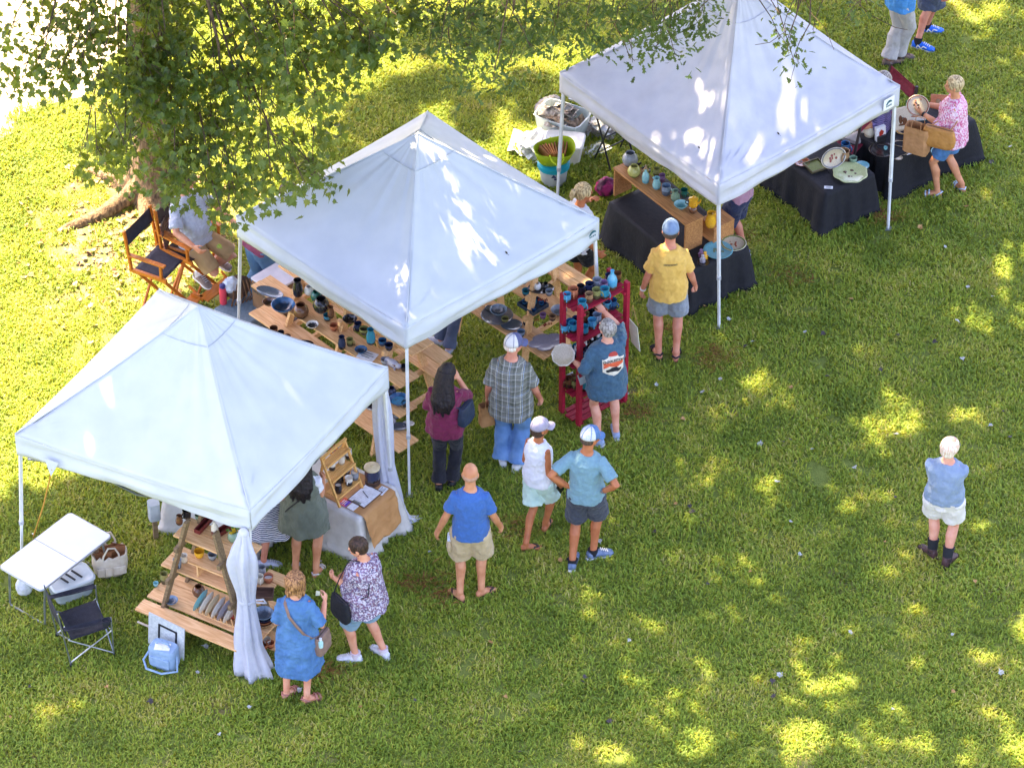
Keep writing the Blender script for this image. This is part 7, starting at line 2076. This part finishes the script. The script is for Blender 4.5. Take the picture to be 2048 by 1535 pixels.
# bamboo ladder mugs
mz = [TMz + .106, TMz + .306, TMz + .476]
for px, py, k, gl, kind, lb in ((677, 984, 0, 'black', 'tumbler', 'black tumbler at the near end of the lowest bamboo shelf'), (698, 968, 0, 'stripe', 'mug', 'white mug with dark flowers on the lowest bamboo shelf'), (710, 957, 0, 'grey', 'mug', 'grey patterned mug at the far end of the lowest bamboo shelf'),
     (680, 963, 0, 'black', 'mug', 'dark mug behind the white flowered mug'), (693, 948, 0, 'stripe', 'tumbler', 'striped tumbler at the back of the lowest bamboo shelf'),
     (664, 938, 1, 'stripe', 'tumbler', 'black and white leaf cup at the near end of the middle bamboo shelf'), (683, 926, 1, 'cream', 'tumbler', 'white cup with thin dark lines on the middle bamboo shelf'), (697, 915, 1, 'stripe', 'tumbler', 'white cup with black dots at the far end of the middle bamboo shelf'), (682, 907, 1, 'grey', 'tumbler', 'grey cup at the back of the middle bamboo shelf')):
    pot(kind, lb, px, py, mz[k], gl, 1.0, inner='cream')
o = pot('round_vase', 'round clear vase of red and orange flowers on the middle bamboo shelf', 668, 920, mz[1], 'grey', .62); flower(o, .16, [mat('petal_red', srgb('#c22f3a'), None, .7), mat('petal_orange', srgb('#ea8a2e'), None, .7), mat('petal_wine', srgb('#8a2150'), None, .7)], 12, 3, .04)
# lidded jar on a wood slice
P = W(745, 965, TMz)
t = thing('wood_slice', 'bark edged slice of log under the lidded jar', 'wood slice', tuple(P))
MB().lathe([(.080, 0), (.082, .045), (.072, .046)], 24).build('bark', mat('slice_bark', srgb('#5c4334'), srgb('#3f2e26'), .9, 30, bump=.8), t, smooth=True)
MB().lathe([(0, .0475), (.073, .0475), (.073, .0), (0, 0)], 24).build('end_grain', mat('slice_face', srgb('#c99a6a'), srgb('#a8784c'), .7, 14), t, smooth=True)
o = pot('crock', 'dark lidded jar with pale rim and leaf pattern on the log slice', 0, 0, 0, 'navy', .86, at=P + Vector((0, 0, .049)))
MB().lathe([(.086, .180), (.100, .186), (.100, .205), (.07, .215), (.022, .218), (.02, .232), (0, .235)], 26).build('lid', mat('lid_cream', srgb('#e0d2ae'), srgb('#c9b68c'), .4, 10), o, smooth=True)

# middle stall, long display
def s2(kind, lb, px, py, z, gl, s=1, **k): return pot(kind, lb, px, py, z + .002, gl, s, **k)
z3, z4, z2, z1 = 1.12, 1.30, .78, .42
s2('bowl', 'large dark blue bowl on the left end of the long display', 567, 622, z3, 'bluedk', 1.15); s2('bowl', 'small maroon brown bowl in front of the blue bowl', 538, 610, z3, 'brown', .62)
o = s2('plate', 'long wavy blue and white tray at the left end of the long display', 540, 588, z3, 'bluegrey', 1.25, sx=.5); o.rotation_euler = (0, 0, -.5)
s2('round_vase', 'dark brown round jar beside the left rail of the long display', 602, 633, z3, 'brown', 1.1); s2('round_vase', 'big round iridescent vase on the top board of the long display', 643, 622, z4, 'black', 1.15)
s2('round_vase', 'green glazed jar half hidden at the canopy edge of the top board', 633, 600, z4, 'darkgreen', .8); s2('round_vase', 'pale pot at the canopy edge of the top board', 618, 588, z4, 'white', .7)
s2('tall_vase', 'dark curled sculpture vase at the left of the top board', 596, 590, z4, 'black', 1.05); s2('tall_vase', 'tall brown and teal cylinder vase at the right of the top board', 742, 686, z4, 'teal', .95)
s2('tall_vase', 'dark twisted vase on the second board of the long display', 684, 696, z3, 'navy', .8); s2('bowl', 'dark bowl with white feather decoration on the second board', 625, 655, z3, 'stripe', .6)
s2('bowl', 'speckled dark bowl at the canopy edge in the middle of the top board', 700, 645, z4, 'black', .7); s2('cup', 'deep blue cup at the right of the top board', 765, 690, z4, 'bluedk', 1); s2('cup', 'navy cup at the right end of the top board', 778, 699, z4, 'navy', 1)
s2('bowl', 'blue striped bowl beside the price sheet on the second board', 722, 705, z3, 'bluedk', .6)
card('price_sheet', 'ruled white price sheet lying on the second board of the long display', 735, 711, z3 + .003, .20, .15, -.5, CW, mark=INKG)
s2('bowl', 'large sky blue bowl at the right end of the third board', 798, 808, z2, 'bluedk', .95, inner='sky'); s2('round_vase', 'dark pot behind the large sky blue bowl', 783, 790, z2, 'navy', .7)
s2('cup', 'dark cup at the right end of the second board', 809, 741, z3, 'black', .9); s2('plate', 'dark blue dish on the third board left of the lace curtain', 748, 812, z2, 'navy', .75)
o = s2('plate', 'grey and white oval dish at the right end of the lowest board', 797, 855, z1, 'bluegrey', .85, sx=.6); o = s2('cup', 'speckled grey cup at the right end of the lowest board', 792, 836, z1, 'grey', 1); s2('plate', 'small white curled dish at the tip of the lowest board', 817, 848, z1, 'white', .5, sx=.7)
# a pale stoneware fish lying on the second board
P = W(785, 733, z3); t = thing('pottery_animal', 'pale grey stoneware animal at the right of the second board', 'sculpture', tuple(P), -.7)
B = MB(); B.ball((0, 0, .05), (.085, .045, .048)); B.ball((.085, 0, .055), (.035, .03, .032)); B.ball((-.08, 0, .06), (.02, .04, .03))
for sx in (-1, 1):
    for sy in (-1, 1): B.tube([(sx * .05, sy * .025, .03), (sx * .055, sy * .03, 0)], .014, 8)
o = fuse(B, 'body', G['lav'], .006, 2, .01, .03, t)
for px, py, gl, s, lb in ((548, 665, 'brown', .7, 'dark mug at the left of the third board of the long display'), (562, 672, 'black', .6, 'black cup beside it on the third board of the long display'), (575, 680, 'brown', .6, 'brown cup nearest the rail on the third board')): s2('cup', lb, px, py, z2, gl, s * 1.4)
o = s2('plate', 'blue oval dish half under the nearest canopy on the third board', 608, 690, z2, 'navy', .8, sx=.6)

# middle stall, right display
za, zb, zc = .622, .902, 1.162
s2('plate', 'large grey platter under the nested grey bowls', 994, 634, za, 'grey', 1.35); s2('bowl', 'middle grey bowl nested on the large grey platter', 997, 628, za + .03, 'bluegrey', .85); s2('bowl', 'small grey bowl nested in the middle grey bowl', 996, 624, za + .055, 'grey', .5)
o = s2('plate', 'wavy edged blue grey dish on the lower board of the right display', 1023, 652, za, 'bluegrey', .9, sx=.85); s2('bowl', 'small black lidded dish behind the rail of the right display', 1057, 652, za, 'black', .55)
P = W(1093, 688, za); B = MB(); n = 72; rings = []
for r_, zz in ((.02, .012), (.08, .014), (.13, .022), (.158, .035), (.153, .04), (.125, .028), (.06, .02), (.0001, .018)):
    rings.append([Vector((math.cos(a) * r_ * (1 + .34 * abs(math.sin(2.5 * a)) ** .6 * (r_ > .05)), math.sin(a) * r_ * .72 * (1 + .34 * abs(math.sin(2.5 * a)) ** .6 * (r_ > .05)), zz)) for a in [2 * PI * k / n for k in range(n)]])
o = B.loft(rings).build('leaf_platter', G['lav'], None, tuple(P), .3, smooth='all'); tag(o, 'grey leaf shaped platter at the end of the lower board beside the red rack', 'platter')
t = tray('square blue glazed tray of small pots on the middle board of the right display', 1066, 612, zb, .24, .22, .045, yaw_of(UZ), G['bluedk'])
tb_ = Vector(t.location)
o = pot('cup', 'small blue pot standing in the middle of the square blue tray', 0, 0, 0, 'teal', .9, at=tb_ + Vector((0, 0, .013))); 
for k, (dx, dy) in enumerate(((-.07, -.06), (.07, -.06), (-.07, .06), (.07, .06))):
    pot('cup', 'tiny blue cup in a corner of the square blue tray', 0, 0, 0, 'bluedk', .62, at=tb_ + rotz(t.rotation_euler.z) @ Vector((dx, dy, .013)), group='tiny cups in the blue tray')
s2('cup', 'small lilac dish on the front edge of the middle board', 1086, 636, zb, 'plum', .8); s2('bowl', 'grey bowl at the right end of the middle board behind the red rack', 1118, 628, zb, 'grey', .8)
o = s2('plate', 'dark glass tray with white ball and black ball on the upper board', 1082, 580, zc, 'black', 1.1, sx=.7)
tp = Vector(o.location)
for gl, dx, lb in (('white', -.04, 'white round vase on the dark glass tray'), ('black', .05, 'glossy black round vase on the dark glass tray')): pot('round_vase', lb, 0, 0, 0, gl, .55, at=tp + Vector((dx, .0, .015)))
s2('round_vase', 'small grey pot at the canopy edge of the upper board', 1047, 566, zc, 'grey', .6)
for px, py, z_, rr in ((1080, 600, zc, 0), (1091, 601, zc, .6), (1073, 640, zb, .3), (1090, 650, zb, 1.0), (1099, 648, zb, .2)):
    x, y, zz = xy(px, py, z_ + .006); B = MB(); 
    for k in range(3): B.bar((-.02 + k * .018, -.012, .004), (-.008 + k * .018, .02, .006), .010, .008)
    o = B.build('pottery_pendant', G['red'], None, (x, y, zz - .003), rr); tag(o, 'small red brown clay pendant lying on the right display boards', 'pendant', 'red clay pendants')

# red rack: photo position, shelf, glaze, scale, kind, label
rz_ = [z + .002 for z in RZ]
RK_L = [
 (1134, 602, 4, 'sky', 'mug', 'pale blue mug at the near left corner of the top rack shelf'), (1157, 583, 4, 'black', 'mug', 'black mug with grey rim behind on the top rack shelf'), (1164, 617, 4, 'teal', 'mug', 'turquoise mug at the front edge of the top rack shelf'),
 (1178, 602, 4, 'earth', 'mug', 'brown mug with a pale band in the middle of the top rack shelf'), (1193, 595, 4, 'olive', 'mug', 'dark mug with a cream spot right of the middle on the top rack shelf'), (1207, 580, 4, 'plum', 'mug', 'lilac mug on the top rack shelf'),
 (1224, 576, 4, 'sky', 'bottle', 'slim blue bottle lying toward the back of the top rack shelf'), (1218, 564, 4, 'navy', 'mug', 'navy mug at the back right of the top rack shelf'), (1235, 561, 4, 'brown', 'mug', 'brown mug at the far right corner of the top rack shelf'),
 (1127, 662, 3, 'sky', 'mug', 'small sky blue mug at the near left corner of the second rack shelf'), (1146, 662, 3, 'teal', 'mug', 'large teal mug near the front post of the second rack shelf'), (1128, 648, 3, 'bluedk', 'mug', 'deep blue mug at the back left of the second rack shelf'), (1144, 645, 3, 'navy', 'mug', 'navy mug behind the large teal mug'),
 (1169, 667, 3, 'teal', 'mug', 'bright teal mug right of the front post on the second rack shelf'), (1170, 645, 3, 'brown', 'mug', 'brown mug behind the front post on the second rack shelf'), (1181, 637, 3, 'black', 'mug', 'black mug in the middle of the second rack shelf'), (1194, 644, 3, 'bluegrey', 'mug', 'grey blue mug being touched by the woman in the slate tee'),
 (1198, 622, 3, 'earth', 'mug', 'tan and blue mug toward the back of the second rack shelf'), (1214, 619, 3, 'sky', 'mug', 'round blue mug at the right of the second rack shelf'), (1205, 606, 3, 'navy', 'mug', 'navy mug at the far back of the second rack shelf'), (1185, 622, 3, 'brown', 'mug', 'dark brown mug at the back of the second rack shelf'),
 (1123, 716, 2, 'olive', 'cup', 'olive oil pot at the near left corner of the third rack shelf'), (1136, 707, 2, 'navy', 'cup', 'navy oil pot beside the olive one'), (1142, 722, 2, 'black', 'cup', 'black oil pot nearest the front post'), (1150, 712, 2, 'black', 'cup', 'black oil pot behind the front post'), (1147, 698, 2, 'teal', 'cup', 'teal oil pot at the back left of the third rack shelf'),
 (1172, 700, 2, 'navy', 'cup', 'navy oil pot right of the front post'), (1184, 690, 2, 'black', 'cup', 'black oil pot in the middle of the third rack shelf'), (1188, 672, 2, 'teal', 'cup', 'teal oil pot at the back of the third rack shelf'), (1178, 715, 2, 'navy', 'cup', 'dark blue oil pot at the front edge of the third rack shelf'), (1196, 685, 2, 'black', 'cup', 'black oil pot next to the woman in the slate tee'),
 (1232, 612, 3, 'bluedk', 'mug', 'deep blue mug at the right end of the second rack shelf'), (1160, 634, 3, 'olive', 'mug', 'olive mug at the back of the second rack shelf'), (1184, 655, 3, 'sky', 'mug', 'pale blue mug at the front edge of the second rack shelf'), (1207, 636, 3, 'rust', 'mug', 'rust mug right of the middle on the second rack shelf'),
 (1147, 594, 4, 'rust', 'mug', 'rust mug near the back left of the top rack shelf'), (1179, 583, 4, 'navy', 'mug', 'navy mug at the back of the top rack shelf'), (1194, 575, 4, 'grey', 'mug', 'grey mug at the back middle of the top rack shelf'), (1209, 594, 4, 'teal', 'mug', 'teal mug at the front right of the top rack shelf'), (1163, 690, 2, 'brown', 'cup', 'brown oil pot at the back of the third rack shelf'), (1160, 718, 2, 'bluedk', 'cup', 'deep blue oil pot at the front post'), (1206, 680, 2, 'olive', 'cup', 'olive oil pot at the right of the third rack shelf'), (1215, 668, 2, 'navy', 'cup', 'navy oil pot at the far right of the third rack shelf'),
 (1160, 765, 1, 'navy', 'mug', 'navy mug at the back middle of the fourth rack shelf'), (1185, 762, 1, 'rust', 'mug', 'rust mug at the right of the fourth rack shelf'), (1137, 772, 1, 'brown', 'mug', 'brown mug at the left of the fourth rack shelf'), (1150, 774, 1, 'olive', 'mug', 'olive mug behind the front post on the fourth rack shelf'), (1169, 778, 1, 'teal', 'mug', 'teal mug right of the front post on the fourth rack shelf'), (1139, 760, 1, 'earth', 'cup', 'tan cup at the back of the fourth rack shelf')]
lx = rotz(-RK.rotation_euler.z)
stop = mat('pourer_white', srgb('#e4e6ea'), None, .4)
for px, py, k, gl, kind, lb in RK_L:
    P = W(px, py, rz_[k]); q = lx @ (P - Vector(RK.location)); q.z = rz_[k]
    q.x = max(-l_r, min(l_r, q.x)) if False else max(-.34, min(.34, q.x)); q.y = max(-.115, min(.115, q.y))
    P = Vector(RK.location) + rotz(RK.rotation_euler.z) @ q
    o = pot(kind, lb, 0, 0, 0, gl, random.uniform(1.05, 1.25), at=P)
    if k == 2:
        MB().lathe([(.012, .068), (.013, .082), (.009, .085), (.008, .125), (0, .126)], 10).build('pourer', stop, o, smooth=True)
for px, py, z_, lb in ((1141, 752, .47, 'folded white card standing at the left of the fourth rack shelf'), (1178, 748, .47, 'folded white card right of the front post on the fourth rack shelf')):
    x, y, zz = xy(px, py + 9, .402); o = MB().box((0, 0, .05), (.09, .004, .10), rotx(-.35)).build('price_card', CW, None, (x, y, .402), RK.rotation_euler.z); tag(o, lb, 'card')
    B = MB()
    for r_ in range(4): B.box(rotx(-.35) @ Vector((0, -.003, .085 - .018 * r_)) + Vector((0, 0, .0)), (.06, .001, .005), rotx(-.35))
    B.build('lettering', INKG, o)
# cream plate held by the woman at the rack
B = MB(); rings = []; n = 60
for r_, zz in ((.0001, 0), (.06, 0), (.10, .01), (.128, .028), (.124, .031), (.095, .015), (.055, .008), (.0001, .008)): rings.append([Vector((math.cos(a) * r_ * (1 + .03 * math.sin(9 * a) * (r_ > .09)), math.sin(a) * r_ * (1 + .03 * math.sin(9 * a) * (r_ > .09)), zz)) for a in [2 * PI * k / n for k in range(n)]])
o = B.loft(rings).build('plate', G['cream'], None, tuple(plateP), smooth='all'); o.rotation_euler = (R(38), R(-4), 0); tag(o, 'scalloped cream plate held out by the woman in the slate tee', 'plate')

# farthest stall: bench top, crate step, table
zb_ = zt + hb + .002
for px, py, gl, kind, s, lb in ((1260, 330, 'grey', 'round_vase', 1.15, 'grey speckled round vase at the far end of the bench shelf'), (1268, 352, 'mossy', 'round_vase', .95, 'yellow and green round vase on the bench shelf'), (1291, 364, 'aqua', 'bottle', .95, 'pale blue bottle with a small figure on the stopper'),
      (1313, 376, 'aqua', 'jug', .80, 'pale blue jug with a hang tag on the bench shelf'), (1313, 352, 'olive', 'tumbler', 1.0, 'olive tumbler behind the pale blue jug'), (1332, 388, 'bluegrey', 'mug', 1.25, 'blue and white mug under the reaching hand'), (1350, 401, 'celadon', 'jug', .80, 'grey green jug right of the blue and white mug'),
      (1368, 393, 'darkgreen', 'mug', 1.0, 'dark teal mug at the back of the bench shelf'), (1362, 416, 'aqua', 'bowl', .72, 'pale blue bowl near the right end of the bench shelf'), (1324, 362, 'plum', 'mug', .9, 'purple mug at the back of the bench shelf')):
    o = pot(kind, lb, px, py, zb_, gl, s)
    if kind == 'bottle' and 'figure' in lb:
        B = MB(); B.ball((0, 0, .205), (.020, .018, .022)); B.ball((0, 0, .235), (.013, .013, .014)); B.tube([(-.02, 0, .2), (-.04, -.01, .17)], .007, 6); B.tube([(.02, 0, .2), (.04, -.01, .17)], .007, 6); fuse(B, 'stopper', G['earth'], .004, 1, parent=o)
# yellow figure teapot on a brown round base
P = W(1386, 425, zb_)
o = pot('round_vase', 'brown round base under the yellow house teapot', 0, 0, 0, 'brown', .62, at=P, name='pot_base', cat='pot')
t = thing('teapot', 'yellow house shaped teapot with black markings on the brown base', 'teapot', tuple(P + Vector((.0, 0, .097))))
MB().lathe([(0, 0), (.045, 0), (.055, .02), (.05, .08), (.056, .095), (.03, .11), (.008, .118), (.009, .14), (0, .145)], 18).build('body', G['gold'], t, smooth=True)
MB().tube([(.045, 0, .03), (.075, 0, .05), (.085, 0, .085)], [.012, .010, .007], 8).build('spout', G['gold'], t, smooth=True); MB().tube([(-.05, 0, .085), (-.085, 0, .075), (-.085, 0, .035), (-.052, 0, .02)], .007, 8).build('handle', G['black'], t, smooth=True)
B = MB()
for k in range(4): B.box((.035 * math.cos(k * 1.5 - 2.4), .055 * math.sin(k * 1.5 - 2.4) * .97, .045), (.018, .008, .022), rotz(k * 1.5 - 2.4 + PI / 2))
B.build('window_mark', G['black'], t)
pot('jug', 'yellow and green pitcher on the crate step', 1421, 452, zt + .236, 'gold', 1.05, 2.6, inner='celadon')
for k, (px, py) in enumerate(((1276, 331), (1288, 338), (1299, 345))):
    P = W(px, py, zb_); B = MB(); B.ball((0, 0, .02), (.03, .016, .018)); B.ball((.028, 0, .034), (.014, .012, .013)); B.tube([(-.025, 0, .02), (-.05, 0, .045)], .006, 6)
    for sx in (-1, 1): B.tube([(sx * .016, 0, .012), (sx * .018, 0, 0)], .007, 6)
    o = fuse(B, 'clay_animal', G['black'], .004, 1); o.location = P; o.rotation_euler = (0, 0, k * .7); tag(o, 'little dark clay animal at the back of the bench shelf', 'figurine', 'little dark clay animals')
def dish(lb, px, py, z, gl, r, rim_gl=None, spot=None, tilt=0, rz=0, sx=1, scal=0, name='plate', at=None):
    B = MB(); n = 54; rings = []
    for q, zz in ((.0001, 0), (.5, 0), (.8, .06), (1, .16), (.97, .18), (.76, .09), (.46, .05), (.0001, .05)):
        rings.append([Vector((math.cos(a) * r * q * (1 + scal * math.sin(8 * a) * (q > .7)), math.sin(a) * r * q * sx * (1 + scal * math.sin(8 * a) * (q > .7)), zz * r)) for a in [2 * PI * k / n for k in range(n)]])
    o = B.loft(rings).build(name, G[gl], None, tuple(at or W(px, py, z)), smooth='all'); o.rotation_euler = (tilt, 0, rz)
    if rim_gl: 
        B = MB(); B.tube([Vector((math.cos(a) * r * .9, math.sin(a) * r * .9 * sx, .145 * r)) for a in [2 * PI * k / 40 for k in range(41)]], r * .055, 5); B.build('rim_band', G[rim_gl], o, smooth=True)
    if spot:
        B = MB(); rg = random.Random(int(r * 1e4) + int(px))
        for k in range(7):
            c = Vector((rg.uniform(-.32, .32) * r, rg.uniform(-.32, .32) * r * sx, .055 * r)); B.lathe([(r * rg.uniform(.06, .15), 0), (0, .003)], 9, c, sx=rg.uniform(.5, 1.4))
        B.build('painted_motif', G[spot], o)
    return tag(o, lb, name.replace('_', ' '))
dish('pale blue plate with a green centre on the near black table', 1436, 503, .568, 'aqua', .17, spot='celadon'); dish('cream plate with a red centre and green rim on the near black table', 1467, 489, .568, 'cream', .148, rim_gl='mossy', spot='rust')
for k, (px, py, gl, lb) in enumerate(((1402, 512, 'plum', 'pink clay figurine before the bench'), (1410, 517, 'gold', 'orange haired clay figurine before the bench'), (1405, 523, 'lav', 'pale clay figurine in front of the other two'))):
    P = W(px, py, .568); B = MB(); B.lathe([(0, 0), (.035, 0), (.03, .03), (.016, .065), (0, .07)], 14); B.ball((0, 0, .085), .02); B.tube([(-.012, 0, .06), (-.035, -.02, .045)], .007, 6); B.tube([(.012, 0, .06), (.035, -.02, .05)], .007, 6)
    o = fuse(B, 'figurine', G[gl], .004, 1); o.location = P; tag(o, lb, 'figurine')
dish('small dark base dish below the clay figurines', 1407, 526, .568, 'black', .07)
# middle black table
z7 = .568
o = dish('large pale green scalloped platter with fish motifs', 1700, 349, z7, 'palegrn', .205, spot='earth', scal=.035, name='platter', rz=.2)
o = dish('oval white plate with fish painting propped on a stand', 0, 0, 0, 'cream', .17, rim_gl='grey', spot='red', tilt=R(68), rz=.5, sx=.72, at=W(1664, 333, z7) + Vector((0, 0, .13)))
t = thing('plate_stand', 'dark wire easel holding the oval fish plate', 'stand', tuple(W(1662, 338, z7)), .5); B = MB(); B.tube([(-.05, -.05, .0), (-.05, .02, .02), (-.04, .07, .16)], .005, 5); B.tube([(.05, -.05, .0), (.05, .02, .02), (.04, .07, .16)], .005, 5); B.tube([(0, .14, 0), (0, .07, .16)], .005, 5); B.build('wire', BLACKP, t)
pot('mug', 'tall brown and cream tankard on the middle black table', 1687, 322, z7, 'earth', 1.55); pot('mug', 'deep blue mug behind the tankard', 1690, 304, z7, 'bluedk', 1.3)
pot('cup', 'grey green creamer by the large platter', 1706, 325, z7, 'celadon', 1.0); dish('small pale blue dish by the large platter', 1724, 332, z7, 'aqua', .085)
o = MB().box((0, 0, .008), (.20, .20, .014)).build('square_dish', G['mossy'], None, tuple(W(1630, 334, z7)), .5, bevel=.006); tag(o, 'square moss green dish on the middle black table', 'dish'); B = MB()
for s in (-1, 1): B.box((s * .1, 0, .018), (.014, .21, .03)); B.box((0, s * .1, .018), (.19, .014, .03))
B.build('rim', G['olive'], o, bevel=.004)
dish('rust red dish with a dark centre at the canopy edge', 1604, 325, z7, 'rust', .095, spot='black'); card('price_card', 'small white price card at the corner of the middle black table', 1657, 375, z7, .10, .05, -.1, CW, mark=INKG)
# right black table
pot('tumbler', 'cream and blue tumbler at the back left of the right black table', 1738, 272, z7, 'cream', 1.55); dish('clear grey glass plate holding two trinkets', 1763, 302, z7, 'black', .15); pot('cup', 'tiny glass cup on the grey glass plate', 1771, 299, z7 + .02, 'aqua', .5)
t = thing('card_stand', 'dark box holding printed cards on the right black table', 'stand', tuple(W(1760, 283, z7)), .5)
MB().box((0, 0, .05), (.12, .08, .10)).build('box', BLACKP, t, bevel=.004)
for k in range(3): MB().box((0, -.01 + k * .016, .12), (.13, .006, .18), rotx(-.15)).build('card', CW, t)
B = MB(); B.prism([(-.03, .0), (.02, .01), (.035, .05), (.0, .08), (-.03, .05)], 0, .002, rotx(PI / 2 - .15), (0, -.022, .10)); B.build('print', G['red'], t)
card('price_card', 'white price card beside the card stand', 1774, 281, z7, .09, .07, .6, CW, mark=INKG); card('price_card', 'white price card at the front of the right black table', 1819, 305, z7, .10, .07, .4, CW, mark=INKG)
o = dish('pointed leaf dish with blue waves on the right black table', 1804, 289, z7, 'cream', .13, rim_gl='brown', spot='bluedk', sx=.55, rz=-.2)
for k, (px, py) in enumerate(((1788, 306), (1796, 316), (1808, 305), (1793, 300))): dish('small cream coaster dish near the front edge of the right black table', px, py, z7, 'cream', .055, rim_gl='earth').__setitem__('group', 'small coaster dishes')
dish('yellow rimmed dish with a blue bird on the right black table', 1814, 263, z7, 'cream', .14, rim_gl='gold', spot='navy', sx=.62, rz=.2)
def panel(lb, px, py, z, w, h, rz, gl, motif, frame=None, back=.3, name='picture_tile'):
    t = thing(name, lb, 'tile', tuple(W(px, py, z)), rz); M = rotx(-back)
    MB().box(M @ Vector((0, 0, h / 2)), (w, .014, h), M).build('tile', G[gl], t, bevel=.004)
    B = MB()
    if frame:
        for s in (-1, 1): B.box(M @ Vector((s * w * .47, -.003, h / 2)), (w * .08, .02, h * 1.03), M); B.box(M @ Vector((0, -.003, h / 2 + s * h * .47)), (w * .9, .02, h * .08), M)
        B.build('rim', G[frame], t, bevel=.004)
    B = MB()
    for k, (cx, cz, sx, sz) in enumerate(((-.12, .5, .12, .3), (.14, .42, .16, .22), (.02, .28, .3, .08))): B = MB(); B.ball(M @ Vector((cx * w, -.008, cz * h)), (sx * w, .004, sz * h * .6), M, 10, 6); B.build('painted_motif', G[motif], t, smooth='all')
    MB().bar((0, .02, h * .6), (0, .16, .0), .012, .008).build('easel_leg', BLACKP, t)
panel('tall tile with a bird painting behind the canopy post', 1806, 262, z7, .20, .30, .35, 'cream', 'brown')
panel('square dark green rimmed platter with two cats painted on it', 1833, 244, z7, .26, .27, .1, 'white', 'rust', 'darkgreen')
panel('rust coloured leaf tile at the far edge of the right black table', 1880, 216, z7, .24, .16, -.1, 'rust', 'earth', None, .5)
A = PINK['A']; P = toW(PINK, (PINK['A'][-1][2] + PINK['A'][1][2]) / 2 + Vector((0, .07, .02)))
dish('round cream plate with painted birds held by the woman in pink', 0, 0, 0, 'cream', .135, rim_gl='rust', spot='brown', tilt=R(35), at=P)

# smaller pieces filling the boards
for px, py, z_, gl, kind, sc, lb in ((655, 640, z3, 'teal', 'cup', 1.0, 'teal cup behind the dark twisted vase on the second board'), (668, 660, z3, 'rust', 'cup', 1.0, 'rust cup left of the middle rail on the second board'), (700, 690, z3, 'olive', 'mug', .9, 'olive mug near the blue striped bowl'),
    (662, 634, z4, 'brown', 'tall_vase', .7, 'brown bud vase next to the big iridescent vase'), (716, 660, z4, 'navy', 'mug', 1.0, 'navy mug left of the tall cylinder vase'), (728, 668, z4, 'olive', 'cup', 1.1, 'olive cup left of the tall cylinder vase'),
    (586, 640, z2 + .0, 'navy', 'bowl', .5, 'little navy bowl on the third board under the rail'), (770, 728, z3, 'grey', 'cup', 1.0, 'grey cup beside the stoneware animal'), (790, 735, z3, 'brown', 'cup', .9, 'brown cup at the end of the second board beyond the stoneware animal'),
    (762, 795, z2, 'brown', 'mug', .9, 'brown mug left of the lace curtain on the third board'), (810, 812, z2, 'black', 'cup', .8, 'black cup at the tip of the third board'), (780, 848, z1, 'lav', 'bowl', .55, 'lilac grey bowl on the lowest board beside the curtain'),
    (980, 622, za, 'navy', 'bowl', .5, 'navy bowl beyond the nested grey bowls'), (1010, 645, za, 'olive', 'cup', .9, 'olive cup between the nested bowls and the wavy dish'), (1042, 672, za, 'bluegrey', 'cup', 1.0, 'blue grey cup beside the leaf platter'),
    (1052, 590, zc - .26, 'teal', 'cup', 1.0, 'teal cup at the canopy edge of the middle board'), (1098, 590, zc, 'grey', 'cup', .9, 'grey cup at the end of the upper board'), (1105, 640, zb, 'earth', 'cup', .9, 'tan cup between the lilac dish and the grey bowl')):
    s2(kind, lb, px, py, z_, gl, sc)
